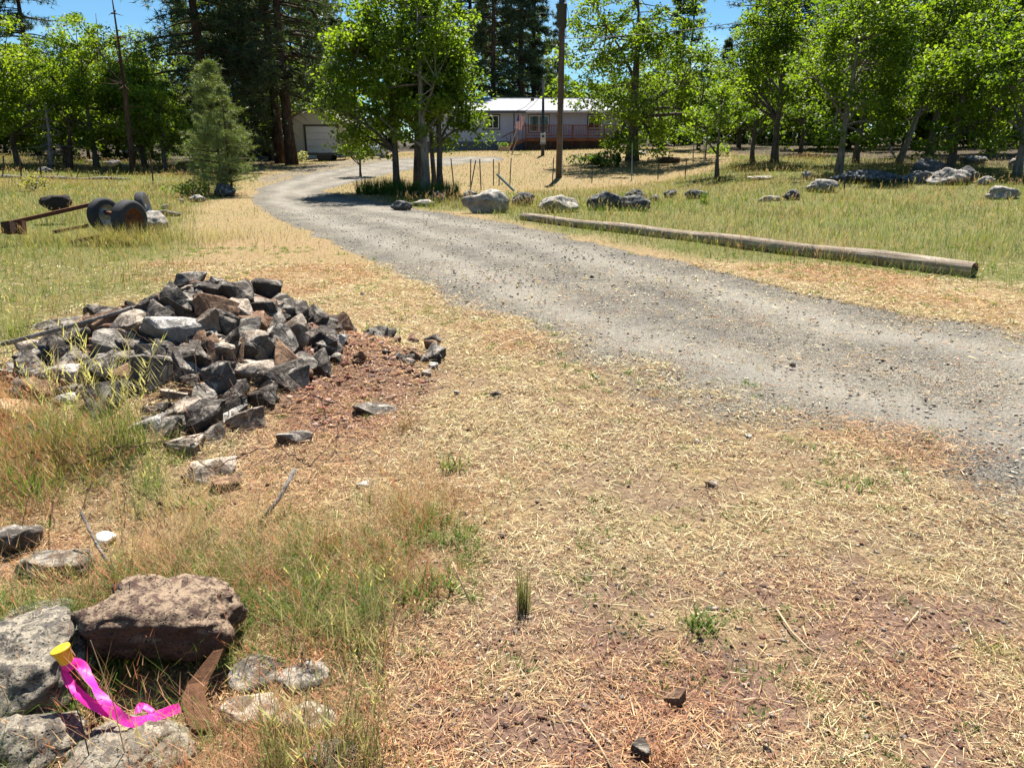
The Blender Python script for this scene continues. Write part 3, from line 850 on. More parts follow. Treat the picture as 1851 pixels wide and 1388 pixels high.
def make_oak(name, label, base, H, rx, ry, zc, rz, r0, seed, n_cl=70, per=110, leaf=0.15, c_lo=(0.045, 0.085, 0.012), c_hi=(0.14, 0.20, 0.024),
             lean=(0.0, 0.0), bark=None, group=None, limb_n=9, cl_r=0.62, fork=False, cat="tree", low=-0.9, offs=(0.0, 0.0)):
    """base world point; crown centre height zc above base, radii rx ry rz"""
    rng = np.random.default_rng(seed)
    bark = bark or M_OAKBARK
    root = empty(name, base)
    tag(root, label, cat, group)
    # trunk
    hs = np.linspace(0, 1, 9)
    wob = np.cumsum(rng.normal(0, 0.035 * H / 9, (9, 2)), 0); wob[0] = 0
    tp = np.stack([lean[0] * hs * H + wob[:, 0], lean[1] * hs * H + wob[:, 1], hs * H * 0.88], 1); tp[0, 2] = -0.15
    tr_ = r0 * (1 - hs) ** 0.75 + 0.02; tr_[0] *= 1.45
    mb = MB(); mb.tube(tp, list(tr_), 9)
    cc = np.array([offs[0] + lean[0] * zc, offs[1] + lean[1] * zc, zc])
    # crown envelope with lobes
    ph = rng.random((6, 3)) * 6.28; kd = rng.normal(0, 1, (6, 3)) * 1.6
    def env(d):
        return 1 + 0.22 * sum(np.sin(d @ kd[i] * 1.5 + ph[i, 0]) for i in range(6)) / 1.8
    d = rng.standard_normal((n_cl * 4, 3)); d /= np.linalg.norm(d, axis=1, keepdims=True)
    d = d[d[:, 2] > low][:n_cl]
    rr = (0.32 + 0.76 * rng.random(len(d)) ** 0.45) * env(d)
    cl = cc + d * rr[:, None] * np.array([rx, ry, rz])
    # limbs
    limbs = []
    lb = mb
    order = np.argsort(-rr)[: limb_n * 2]
    for q in order[::2][:limb_n]:
        e = cl[q]
        z0 = np.clip(e[2] - 0.55 * np.hypot(e[0], e[1]) - 0.4, 0.24 * H, 0.8 * H)
        i = z0 / (H * 0.88) * 8; i0 = int(min(i, 7)); f = i - i0
        s_ = tp[i0] * (1 - f) + tp[i0 + 1] * f
        mid = (s_ + e) / 2 + np.array([0, 0, 0.12 * H * rng.random()]) + rng.normal(0, 0.12, 3)
        P = bez(s_, mid, e, 7)
        rs = np.interp(i, range(9), tr_) * 0.55
        lb.tube(P, list(np.linspace(rs, 0.015, 7)), 6, caps=False)
        limbs.append(P)
    LP = np.concatenate(limbs + [tp[3:]])
    for q in range(len(cl)):
        j = np.argmin(((LP - cl[q]) ** 2).sum(1) + 0.0 * q)
        s_ = LP[j]
        P = bez(s_, (s_ + cl[q]) / 2 + rng.normal(0, 0.12, 3), cl[q], 4)
        lb.tube(P, [0.03, 0.022, 0.015, 0.008], 4, caps=False)
    lb.build("trunk", bark, root, smooth=True)
    # leaves: each clump a flattened spray of small leaves with its own tone
    n = len(cl) * per
    i = np.repeat(np.arange(len(cl)), per)
    g = rng.standard_normal((n, 3)); g /= np.linalg.norm(g, axis=1, keepdims=True); g *= (rng.random((n, 1)) ** 0.5)
    sc = cl_r * (0.6 + 0.8 * rng.random(len(cl)))
    P = cl[i] + g * sc[i][:, None] * np.array([1.0, 1.0, 0.62])
    V, F = leaf_cards(P, leaf, rng)
    tone = np.clip(0.5 + 0.33 * rng.standard_normal(len(cl))[i] + 0.25 * rng.standard_normal(n), 0, 1)
    c = np.asarray(c_lo)[None] * (1 - tone[:, None]) + np.asarray(c_hi)[None] * tone[:, None]
    me = np_mesh(name + "_crown", V, F, np.repeat(c, 4, 0))
    link("crown", me, M_LEAF, root)
    return root

def needle_tufts(P, D, L, nn, W, rng):
    """tufts at P pointing along D, nn needles each (one thin triangle per needle)"""
    n = len(P); i = np.repeat(np.arange(n), nn)
    d = D[i] * 0.55 + rng.standard_normal((n * nn, 3)) * 0.75; d /= np.linalg.norm(d, axis=1, keepdims=True)
    s_ = np.cross(d, rng.standard_normal((n * nn, 3))); s_ /= np.linalg.norm(s_, axis=1, keepdims=True)
    l = (L * (0.6 + 0.6 * rng.random(n * nn)))[:, None]
    V = np.stack([P[i] - s_ * W, P[i] + s_ * W, P[i] + d * l], 1).reshape(-1, 3)
    return V, np.arange(3 * n * nn).reshape(-1, 3), i

def pine_meshes(key, H, r0, z0, spread, n_br, n_tuft, nn, seed, c_lo, c_hi, droop=0.25, L=0.30, W=0.018, shape=0.8, dead=8, lean=0.0, bare=0.35, jag=0.35):
    """returns trunk, branches, needles meshes"""
    rng = np.random.default_rng(seed)
    hs = np.linspace(0, 1, 10)
    tp = np.stack([lean * hs * H + 0.02 * H * np.sin(hs * 3 + seed) * hs * 0.4, 0.01 * H * np.sin(hs * 4), hs * H], 1); tp[0, 2] = -0.2
    tr_ = r0 * (1 - hs * 0.97) ** 0.8; tr_[0] *= 1.3
    mb = MB(); mb.tube(tp, list(tr_), 10)
    bb = mb; TP = []; TD = []; TT = []
    hz = np.sort(z0 + (1 - z0) * rng.random(n_br) ** 1.05)
    for q, h in enumerate(np.concatenate([z0 * (0.35 + 0.65 * rng.random(dead)), hz])):
        isdead = q < dead
        a = rng.random() * 6.283
        i = h * 9; i0 = int(min(i, 8)); f = i - i0
        s_ = tp[i0] * (1 - f) + tp[i0 + 1] * f
        t = max(0.0, (h - z0) / (1 - z0))
        ln = spread * ((1 - t) ** shape * (1 - jag + 2 * jag * rng.random()) + 0.06) * min(1.0, 0.75 + 1.5 * t)
        if isdead: ln = spread * (0.15 + 0.4 * rng.random())
        d = np.array([math.cos(a), math.sin(a), 0.0])
        dz = -droop * ln * (1 - 1.5 * t) * (0.5 + rng.random())
        e = s_ + d * ln + np.array([0, 0, dz]); mid = s_ + d * ln * 0.5 + np.array([0, 0, dz * 0.35 + 0.05 * ln]) + rng.normal(0, 0.05, 3) * ln
        P = bez(s_, mid, e, 6)
        rb = max(0.012, 0.022 * ln)
        bb.tube(P, list(np.linspace(rb, 0.006, 6)), 4, caps=False)
        if isdead: continue
        tt = bare + (1 - bare) * rng.random(n_tuft) ** 0.8
        pp = np.stack([np.interp(tt, np.linspace(0, 1, 6), P[:, k]) for k in range(3)], 1)
        side = np.array([-d[1], d[0], 0.0])
        off = rng.normal(0, 0.17 * ln, n_tuft) * (1.15 - tt)
        pp = pp + side[None] * off[:, None] + rng.normal(0, 0.05 * ln + 0.05, (n_tuft, 3)) * np.array([1, 1, 0.8])
        dd = d[None] * 0.8 + side[None] * np.sign(off)[:, None] * 0.5 + np.array([0, 0, 0.35])
        TP.append(pp); TD.append(dd / np.linalg.norm(dd, axis=1, keepdims=True)); TT.append(np.full(n_tuft, rng.random()))
    TP = np.concatenate(TP); TD = np.concatenate(TD); TT = np.concatenate(TT)
    V, F, i = needle_tufts(TP, TD, L, nn, W, rng)
    tone = np.clip(TT[i] * 0.6 + 0.2 + 0.2 * rng.standard_normal(len(i)) , 0, 1)
    c = np.asarray(c_lo)[None] * (1 - tone[:, None]) + np.asarray(c_hi)[None] * tone[:, None]
    nm = np_mesh(key + "_needles", V, F, np.repeat(c, 3, 0))
    nm.materials.append(M_NEEDLE)
    out = []
    for b_, nme in ((mb, "_trunk"),):
        me = bpy.data.meshes.new(key + nme); me.from_pydata(b_.v, [], b_.f); me.update()
        me.polygons.foreach_set("use_smooth", [True] * len(me.polygons)); me.materials.append(M_PINEBARK)
        out.append(me)
    return out[0], nm

def put_pine(meshes, name, label, base, scale=1.0, rz=0.0, group=None, sz=None):
    root = empty(name, base, rz); root.scale = (scale, scale, sz or scale)
    tag(root, label, "pine tree", group)
    for nme, me in zip(("trunk", "crown"), meshes):
        link(nme, me, None, root)
    return root

def base_at(u, Y, dz=0.0):
    x = 0
    z = 0.5
    for _ in range(3):
        x = (u - 925.5) / FPX * (Y * CP + (CAM_H - z) * SP)
        z = tz(x, Y)
    return Vector((x, Y, z + dz))

def zpx(v, Y):
    """height of photo row v at distance Y"""
    return at(925, v, Y).z

def oak_px(name, label, u, Y, u0, u1, v0, v1, tw, seed, **kw):
    """oak whose trunk foot is at column u, crown spans columns u0..u1 and rows v0..v1, trunk tw px wide"""
    b = base_at(u, Y); m = pxm(Y, 2)
    zt = zpx(v0, Y) - b.z; zb = zpx(v1, Y) - b.z
    rx = (u1 - u0) / 2 * m; xc = ((u0 + u1) / 2 - u) * m
    zc = (zt + zb) / 2; rz = (zt - zb) / 2
    r0 = tw * m / 2
    vol = rx * rx * rz
    n_cl = kw.pop("n_cl", int(np.clip(44 + 8.0 * vol ** 0.8, 36, 190)))
    kw.setdefault("offs", (xc, 0.0))
    return make_oak(name, label, b, zt * 0.97, rx, kw.pop("ry", rx * 0.95), zc, rz, r0, seed, n_cl=n_cl, **kw)

def build_trees():
    # ---- clump of five oaks where the drive bends
    g = "oaks of the clump at the bend of the drive"
    oak_px("oak_tree", "leaning oak at the clump's edge beside the gravel bend", 718, 29.6, 612, 750, 5, 270, 12, 1, lean=(-0.03, 0), group=g)
    oak_px("oak_tree", "tall dark trunked oak in the middle of the clump at the bend", 757, 30.6, 640, 800, -90, 215, 15, 2, group=g)
    oak_px("oak_tree", "pale grey barked oak standing in front within the clump", 768, 28.6, 670, 835, -40, 245, 15, 3, bark=M_PALEBARK, group=g)
    oak_px("oak_tree", "slender straight oak between the clump's pale oak and its outer oak", 784, 30.2, 730, 845, 40, 230, 8, 4, group=g)
    oak_px("oak_tree", "outer oak of the clump with leaves hanging low toward the fence posts", 797, 29.4, 765, 862, -70, 275, 10, 5, group=g)
    oak_px("oak_sapling", "small leafy oak sapling in front of the garage and white tank", 652, 41, 628, 690, 232, 290, 3, 6, n_cl=36, per=70, leaf=0.13, cl_r=0.42)
    # ---- oaks by the house and along the meadow
    oak_px("oak_tree", "spreading open oak with bare lower trunk in the lawn before the deck", 1143, 46, 1020, 1262, -60, 255, 19, 7, n_cl=200, per=95, limb_n=14, cl_r=0.8, leaf=0.19, low=-0.95)
    oak_px("oak_sapling", "thin sapling with light crown growing through the post line", 1297, 33, 1232, 1345, 150, 262, 4.5, 8, n_cl=40, per=75, leaf=0.13, cl_r=0.45)
    oak_px("oak_tree", "slim oak beside the vase shaped oak on the dry slope", 1360, 40, 1318, 1402, 90, 245, 7, 9, n_cl=45, per=90)
    oak_px("oak_tree", "vase shaped oak with forked limbs on the dry slope", 1400, 38, 1290, 1480, -45, 190, 11, 10, limb_n=12, n_cl=105, per=95)
    oak_px("oak_tree", "full crowned oak with pale trunk beside the long dark boulder ledge", 1515, 32, 1425, 1640, -70, 265, 11, 11, bark=M_PALEBARK, per=120)
    oak_px("oak_tree", "dark oak close behind the full crowned pale trunked oak", 1546, 37, 1470, 1640, -90, 200, 9, 12)
    oak_px("oak_tree", "oak with trunk leaning away over the piled boulders", 1622, 36, 1585, 1720, -80, 210, 9, 13, lean=(0.16, 0.0), bark=M_PALEBARK, offs=(0.3, 0))
    oak_px("oak_tree", "low branched oak behind the heap of grey boulders", 1716, 31.5, 1640, 1812, 40, 262, 13, 14, per=120)
    oak_px("oak_tree", "oak with thick grey trunk at the meadow corner past the boulders", 1838, 29, 1745, 1935, 20, 262, 12, 15, bark=M_PALEBARK, per=120)
    oak_px("oak_tree", "tall oak filling in behind the boulder heap", 1680, 42, 1590, 1790, -80, 180, 11, 16)
    oak_px("oak_tree", "tall oak at the forest edge past the boulder heap", 1790, 41, 1690, 1890, -90, 150, 11, 17)
    oak_px("oak_tree", "bright young oak at the forest edge beyond the satellite dish", 1262, 54, 1205, 1305, 95, 245, 5, 18, n_cl=55, per=85, leaf=0.17)
    oak_px("oak_tree", "bright young oak just past the house deck", 1192, 57, 1140, 1232, 120, 262, 5, 19, n_cl=50, per=85, leaf=0.17)
    oak_px("oak_tree", "thin oak standing in shade on the dry slope behind the vase shaped oak", 1447, 46, 1400, 1500, 60, 225, 6, 20, n_cl=50, per=85, leaf=0.17)
    oak_px("oak_tree", "leafy oak peeking over the house roof behind the chimney pole", 1012, 74, 975, 1060, 130, 200, 5, 21, n_cl=45, per=80, leaf=0.22)
    oak_px("oak_tree", "oak behind the fork of the vase shaped oak", 1335, 56, 1270, 1390, 120, 250, 6, 33, n_cl=60, per=85, leaf=0.18)
    # ---- oaks along the other forest edge
    g2 = "oaks along the forest edge behind the fallen logs"
    hi = (0.17, 0.225, 0.026); lo = (0.055, 0.10, 0.014)
    for (lb, u, Y, u0, u1, v0, v1, tw, sd) in [
        ("bright oak with slender forked trunk behind the bent wire posts", 35, 42, -25, 105, 80, 262, 9, 22),
        ("yellow green oak crowding the forest edge beside the grey dead thicket", 120, 45, 60, 190, 85, 240, 7, 23),
        ("round bright oak between the dead thicket and the black snag", 175, 44, 130, 250, 45, 262, 8, 24),
        ("bright oak right behind the black leaning snag", 262, 46, 205, 330, 95, 270, 8, 25),
        ("low oak with leaves near the ground under the great pine", 300, 44, 245, 345, 150, 275, 6, 26),
        ("bright oak at the meadow's far corner past the bent wire posts", -30, 40, -110, 30, 90, 260, 10, 27),
        ("oak in the second row behind the bent wire posts", 70, 55, 0, 150, 70, 250, 8, 28),
        ("oak in the second row behind the black snag", 230, 56, 160, 300, 60, 250, 8, 29)]:
        oak_px("oak_tree", lb, u, Y, u0, u1, v0, v1, tw, sd, c_lo=lo, c_hi=hi, group=g2, leaf=0.17, per=95)
    # ---- pines
    cl, ch = (0.020, 0.038, 0.014), (0.070, 0.098, 0.036)
    b = base_at(386, 50)
    big = pine_meshes("great_pine", 18, 0.40, 0.10, 4.8, 170, 40, 9, 41, cl, ch, droop=0.42, L=0.40, W=0.024, lean=-0.012, dead=4, bare=0.16, shape=0.55)
    put_pine(big, "pine_tree", "great dark pine with drooping limbs behind the young pine", b)
    pa = pine_meshes("pine_a", 20, 0.34, 0.22, 3.9, 130, 24, 8, 42, cl, ch, droop=0.36, dead=14, L=0.42, W=0.028, shape=0.55)
    pb = pine_meshes("pine_b", 19, 0.30, 0.10, 2.9, 170, 20, 8, 43, (0.022, 0.042, 0.018), (0.075, 0.105, 0.045), droop=0.16, dead=8, shape=0.6, L=0.45, W=0.032)
    pc = pine_meshes("pine_c", 17, 0.22, 0.12, 2.2, 120, 16, 8, 44, (0.025, 0.045, 0.02), (0.08, 0.11, 0.05), droop=0.12, dead=8, shape=0.8, L=0.42, W=0.03)
    put_pine(pa, "pine_tree", "black trunked pine leaning a little beside the garage corner", base_at(508, 54), 1.0, 0.6)
    put_pine(pa, "pine_tree", "straight black trunked pine before the garage's pale corner", base_at(528, 52), 1.05, 2.6)
    put_pine(pb, "pine_tree", "pine with needle boughs over the dark shed", base_at(468, 60), 1.0, 1.1)
    put_pine(pb, "pine_tree", "pine behind the garage roof", base_at(585, 76), 1.15, 4.1)
    put_pine(pa, "pine_tree", "tall pine rising above the bright oaks far back in the meadow corner", base_at(82, 78), 1.05, 3.0)
    g3 = "pines behind the house"
    for (lb, u, Y, ms, s_, rz) in [
        ("tall dense pine behind the house nearest the clump of oaks", 893, 72, pb, 1.0, 0.2),
        ("tallest dense pine behind the house with a dark trunk", 945, 76, pb, 1.15, 1.4),
        ("dense pine behind the house next to the open sky", 966, 80, pb, 0.98, 2.2),
        ("dense pine half hidden by the clump of oaks behind the house", 855, 78, pb, 1.1, 3.3),
        ("sparse small pine behind the roof beside the utility pole", 1006, 96, pc, 0.93, 0.7),
        ("tall pine spire behind the spreading oak", 1240, 84, pc, 1.06, 1.2),
        ("pine spire close beside the tall one behind the spreading oak", 1216, 86, pc, 0.98, 2.9)]:
        put_pine(ms, "pine_tree", lb, base_at(u, Y), s_, rz, g3)
    # ---- forest filling the back: same pines, further off
    g4 = "pines of the forest behind"
    rng = np.random.default_rng(5)
    k = 0
    for u in list(range(-330, 640, 62)) + list(range(1120, 1180, 40)) + list(range(1190, 2250, 58)):
        Y = 66 + 34 * rng.random() + (6 if u < 640 else 0)
        s_ = 0.8 + 0.4 * rng.random()
        if -20 < u < 330: s_ = 0.36 + 0.12 * rng.random(); Y += 4      # open sky stays above these
        if 1100 < u < 1345: s_ = 0.40 + 0.12 * rng.random(); Y += 8
        ms = (pa, pb, pc)[int(rng.integers(0, 3))]
        k += 1
        lab = ("pine standing in the shaded forest behind the bright oaks" if u < 640 else "pine standing in the shaded forest behind the dry slope")
        put_pine(ms, "pine_tree", lab, base_at(u + rng.normal(0, 12), Y), s_, rng.random() * 6.28, "forest pines, bright oak side" if u < 640 else "forest pines, dry slope side")
    # ---- shaded understorey oaks closing the view between the trunks
    rng = np.random.default_rng(9)
    src = make_oak("understory_tree", "low shaded tree in the forest behind the bright oaks", base_at(-150, 58), 5.0, 2.4, 2.2, 2.6, 2.4, 0.09, 71, n_cl=85, per=60, leaf=0.26, cl_r=0.75, c_lo=(0.045, 0.08, 0.014), c_hi=(0.13, 0.18, 0.026), group="forest understorey, bright oak side")
    parts = list(src.children)
    for u in list(range(-260, 640, 46)) + list(range(1130, 2150, 42)):
        Y = 58 + 12 * rng.random() + (8 if 1100 < u < 1300 else 0)
        if u > 1480: Y -= 12
        if u < 330: Y -= 8
        o = src.copy(); C.objects.link(o); o.location = base_at(u + rng.normal(0, 14), Y); o.rotation_euler = (0, 0, rng.random() * 6.28)
        s_ = 0.8 + 0.5 * rng.random(); o.scale = (s_, s_, s_)
        if u > 700:
            o["label"] = "low shaded tree in the forest behind the dry slope"; o["group"] = "forest understorey, dry slope side"
        for c in parts:
            q = c.copy(); C.objects.link(q); q.parent = o
    # ---- the far wood behind, one dark mass of foliage
    rng = np.random.default_rng(19)
    n = 30000
    yy = 84 + 30 * rng.random(n); tt = -1.0 + 2.0 * rng.random(n); xx = tt * yy
    uu = 925.5 + FPX * xx / (yy * CP)
    topv = np.interp(uu, [-400, -20, 0, 330, 345, 500, 620, 640, 860, 985, 1000, 1100, 1130, 1345, 1365, 2300], [60, 60, 130, 130, 40, 20, 20, 60, 60, 60, 178, 178, 165, 165, 70, 40])
    hmax = (272 - topv) / FPX * yy * CP + CAM_H - terr_base(xx, yy)
    hmax = hmax * (0.62 + 0.75 * fbm(xx * 0.35, yy * 0.2, 131, 3))
    zz = hmax * rng.random(n) ** 0.85
    P = np.stack([xx, yy, terr_base(xx, yy) + zz], 1)
    V, F = leaf_cards(P, 0.75, rng, 0.1, 0.75)
    f = np.clip(fbm(xx * 0.5, zz * 0.6, 137, 3) + 0.15 * rng.standard_normal(n), 0, 1)
    cfar = lerpc((0.018, 0.032, 0.012), (0.085, 0.115, 0.03), sstep(0.25, 0.8, f))
    tag(link("far_wood", np_mesh("far_wood", V, F, np.repeat(cfar, 4, 0)), M_LEAF), "dense dark wood filling the distance behind house and meadows", "wood", kind="stuff")
    # ---- young pine with two stems by the drive
    yp = pine_meshes("young_pine", 4.5, 0.055, 0.06, 1.25, 80, 20, 12, 51, (0.075, 0.11, 0.04), (0.20, 0.245, 0.09), droop=-0.25, L=0.19, W=0.008, shape=0.5, jag=0.55, dead=3, bare=0.2)
    yq = pine_meshes("young_pine_small", 3.9, 0.05, 0.08, 1.0, 55, 18, 12, 52, (0.075, 0.11, 0.04), (0.20, 0.245, 0.09), droop=-0.2, L=0.17, W=0.008, shape=0.7, dead=4, bare=0.2)
    put_pine(yp, "young_pine", "soft grey green young pine beside the drive", base_at(402, 28.5))
    put_pine(yq, "young_pine", "smaller pine stem pressed against the young grey green pine", base_at(421, 27.8), 0.95, 1.0)
    put_pine(yq, "young_pine", "bushy pine seedling spreading below the young grey green pine", base_at(372, 30), 0.72, 2.0)
    # ---- dead trees
    def snag(label, u, Y, utop, vtop, r0, seed, nb, mat, z0=0.3):
        rng = np.random.default_rng(seed)
        b_ = base_at(u, Y); top = at(utop, vtop, Y) - b_
        root = empty("dead_tree", b_); tag(root, label, "dead tree")
        P = bez(np.zeros(3), np.array(top) * 0.5 + np.array([0.15, 0, 0]), np.array(top), 9); P[0, 2] = -0.1
        bb = MB().tube(P, list(np.linspace(r0, 0.02, 9)), 8)
        for q in range(nb):
            t = z0 + (1 - z0) * rng.random(); s_ = P[int(t * 8)]
            a = rng.random() * 6.28; l = (0.4 + 1.2 * rng.random()) * (1.15 - t) * 1.4
            e = s_ + np.array([math.cos(a) * l, math.sin(a) * l, rng.normal(-0.05, 0.25) * l])
            bb.tube(bez(s_, (s_ + e) / 2 + rng.normal(0, 0.08, 3), e, 4), [0.025, 0.018, 0.012, 0.005], 4, caps=False)
        bb.build("trunk", mat, root, smooth=True)
    snag("black leaning snag with bare twigs at the forest edge", 241, 41, 200, -20, 0.17, 61, 46, M_PINEBARK, 0.35)
    snag("thin bare snag rising beside the black leaning snag", 192, 52, 173, 25, 0.09, 62, 24, M_DEADWOOD, 0.4)
    snag("broken grey dead tree in the thicket with whiskered twigs", 92, 41.5, 80, 185, 0.16, 63, 60, M_DEADWOOD, 0.1)
    snag("dark stump of a dead tree next to the grey whiskered one", 125, 42, 122, 205, 0.2, 64, 30, M_PINEBARK, 0.1)
build_trees()
# ------------------------------------------------------------------ rocks
def rock_mat(name, c, c2, lichen=None, lf=0.3, scale=1.0, pits=0.0, rough=0.9):
    """broken or weathered stone: mottled body, rusty stains, lichen crust, pits"""
    m, nt, out = new_mat(name); s = NT(nt)
    co = s.n("TexCoord").outputs["Object"]
    oi = s.n("ObjectInfo")
    ad = s.n("VectorMath", operation='ADD'); nt.links.new(co, ad.inputs[0])
    cx = s.n("CombineXYZ"); r17 = s.math('MULTIPLY', oi.outputs["Random"], 17.0); nt.links.new(r17, cx.inputs[0]); nt.links.new(r17, cx.inputs[1])
    nt.links.new(cx.outputs[0], ad.inputs[1]); v = ad.outputs[0]
    f = s.noise(v, 5 * scale, 6, 0.65); g = s.noise(v, 45 * scale, 5, 0.7)
    colr = s.ramp(f, [(0.32, c2), (0.68, c)])
    colr = rgbmul(s, colr, s.ramp(g, [(0.3, 0.55), (0.7, 1.35)]))
    tint = s.ramp(oi.outputs["Random"], [(0.0, (0.8, 0.8, 0.82)), (0.5, (1.0, 0.98, 0.95)), (1.0, (1.25, 1.2, 1.12))])
    colr = rgbmul(s, colr, tint)
    h = s.math('ADD', s.math('MULTIPLY', g, 0.35), f)
    if lichen:
        l = s.noise(v, 11 * scale, 6, 0.75, 0.5)
        k = s.ramp(l, [(0.60 - lf * 0.4, 0.0), (0.70 - lf * 0.4, 1.0)])
        nz = s.n("SeparateXYZ"); nt.links.new(s.n("NewGeometry").outputs["Normal"], nz.inputs[0])
        k = s.math('MULTIPLY', k, s.ramp(nz.outputs[2], [(0.15, 0.08), (0.6, 1.0)]))        # crusts grow on the upper faces
        l2 = s.ramp(s.noise(v, 60 * scale, 3, 0.7), [(0.3, 0.6), (0.7, 1.25)])
        lc = s.mix(1.0, lichen, l2, 'MULTIPLY')
        colr = s.mix(k, colr, lc)
        h = s.math('ADD', h, s.math('MULTIPLY', k, 0.25))
    if pits:
        vo = s.n("TexVoronoi", inp={"Scale": 26 * scale}); nt.links.new(v, vo.inputs["Vector"])
        pk = s.ramp(vo.outputs["Distance"], [(0.08, 0.0), (0.28, 1.0)])
        colr = s.mix(s.math('MULTIPLY', s.math('SUBTRACT', 1.0, pk), pits), colr, (0.03, 0.026, 0.022))
        h = s.math('ADD', h, s.math('MULTIPLY', pk, 0.6 * pits))
    b = s.bsdf(colr, rough, s.bump(h, 0.9, 0.02 / scale), 0.25)
    nt.links.new(b.outputs[0], out.inputs[0])
    return m
M_BASALT = rock_mat("dark_basalt", (0.060, 0.049, 0.041), (0.022, 0.018, 0.0155), (0.25, 0.215, 0.175), 0.30)
M_GREYR = rock_mat("grey_basalt", (0.115, 0.10, 0.085), (0.042, 0.036, 0.031), (0.34, 0.30, 0.25), 0.36)
M_TANR = rock_mat("tan_basalt", (0.20, 0.15, 0.11), (0.08, 0.06, 0.045), (0.44, 0.36, 0.28), 0.42)
M_BROWNR = rock_mat("rusty_basalt", (0.19, 0.105, 0.062), (0.07, 0.04, 0.028), (0.32, 0.20, 0.12), 0.34)
M_PALER = rock_mat("pale_basalt", (0.30, 0.28, 0.25), (0.13, 0.12, 0.108), (0.54, 0.50, 0.445), 0.42)
M_SANDR = rock_mat("sandy_slab", (0.58, 0.42, 0.26), (0.42, 0.29, 0.18), (0.62, 0.5, 0.36), 0.2)
M_LICHEN = rock_mat("lichened_boulder", (0.17, 0.15, 0.125), (0.045, 0.039, 0.034), (0.29, 0.25, 0.19), 0.40, 2.4, 0.9)
M_REDLAVA = rock_mat("reddish_lava", (0.12, 0.07, 0.055), (0.04, 0.025, 0.021), (0.25, 0.18, 0.12), 0.44, 2.4, 0.85)
M_FIELD = rock_mat("field_boulder", (0.30, 0.27, 0.23), (0.10, 0.092, 0.085), (0.46, 0.42, 0.36), 0.36, 0.7, 0.35)
M_FIELDD = rock_mat("dark_field_boulder", (0.12, 0.115, 0.11), (0.045, 0.043, 0.042), (0.30, 0.30, 0.28), 0.26, 0.7, 0.3)
RM = dict(d=M_BASALT, g=M_GREYR, t=M_TANR, b=M_BROWNR, p=M_PALER, s=M_SANDR, l=M_LICHEN, r=M_REDLAVA, f=M_FIELD, k=M_FIELDD)

def angular_rock(seed, sx, sy, sz, npt=11, chip=0.085):
    """broken stone: hull of scattered points with worn edges and uneven faces"""
    rng = np.random.default_rng(seed)
    bm = bmesh.new()
    d = rng.standard_normal((npt, 3)); d /= np.abs(d).max(1, keepdims=True) ** 0.75 * np.linalg.norm(d, axis=1, keepdims=True) ** 0.25
    d *= (0.78 + 0.3 * rng.random((npt, 1)))
    d = np.concatenate([d, (rng.random((4, 3)) * 0.5 + 0.5) * np.array([[1, 1, 1], [-1, 1, -1], [1, -1, -1], [-1, -1, 1]])])
    d /= np.abs(d).max(0)
    for p in d: bm.verts.new(p)
    r = bmesh.ops.convex_hull(bm, input=list(bm.verts))
    bmesh.ops.delete(bm, geom=[v for v in bm.verts if not v.link_faces], context='VERTS')
    bmesh.ops.dissolve_limit(bm, angle_limit=0.16, verts=bm.verts[:], edges=bm.edges[:])
    bmesh.ops.bevel(bm, geom=list(bm.edges), offset=chip, segments=1, affect='EDGES', clamp_overlap=True)
    bmesh.ops.triangulate(bm, faces=bm.faces[:])
    bmesh.ops.subdivide_edges(bm, edges=[e for e in bm.edges if e.calc_length() > 0.45], cuts=1, use_grid_fill=False)
    bmesh.ops.triangulate(bm, faces=bm.faces[:])
    o3 = Vector((seed * 1.7, seed * 0.3, seed * 2.1))
    for v in bm.verts:
        v.co += v.normal * (mnoise.noise(v.co * 1.9 + o3) * 0.10 + mnoise.noise(v.co * 5 + o3) * 0.04)
        v.co = Vector((v.co.x * sx, v.co.y * sy, v.co.z * sz))
    me = bpy.data.meshes.new("stone"); bm.to_mesh(me); bm.free()
    return me

def boulder_mesh(seed, sx, sy, sz, sub=4, rough=0.22, planes=5, flat_top=None, sharp=0.12):
    """weathered boulder: lobed body cut by a few planes, with pocked surface"""
    rng = np.random.default_rng(seed)
    V, F = ico_np(sub)
    V = V.copy(); D = V.copy()
    for q in range(planes):
        n = rng.standard_normal(3); n /= np.linalg.norm(n); k = 0.55 + 0.3 * rng.random()
        dd = V @ n - k; sel = dd > 0
        V[sel] -= n * (dd[sel] * 0.9)[:, None]
    if flat_top is not None:
        dd = V[:, 2] - flat_top; sel = dd > 0; V[sel, 2] -= dd[sel] * 0.85
    o3 = Vector((seed * 3.1, seed * 1.3, 7))
    h = np.array([mnoise.fractal(Vector(p) * 1.3 + o3, 0.9, 2.1, 3) * rough + (mnoise.fractal(Vector(p) * 5 + o3, 0.8, 2.0, 4)) * rough * 0.30
                  - sharp * max(0.0, 0.25 - abs(mnoise.noise(Vector(p) * 3.2 + o3))) for p in D])
    V = V + D * h[:, None]
    V = V * np.array([sx, sy, sz])
    return np_mesh("boulder", V, F, smooth=True)

def put_rock(name, me, mat, loc, rot, label, cat="rock", group=None):
    me.materials.append(mat)
    o = link(name, me)
    o.location = loc; o.rotation_euler = rot
    return tag(o, label, cat, group)

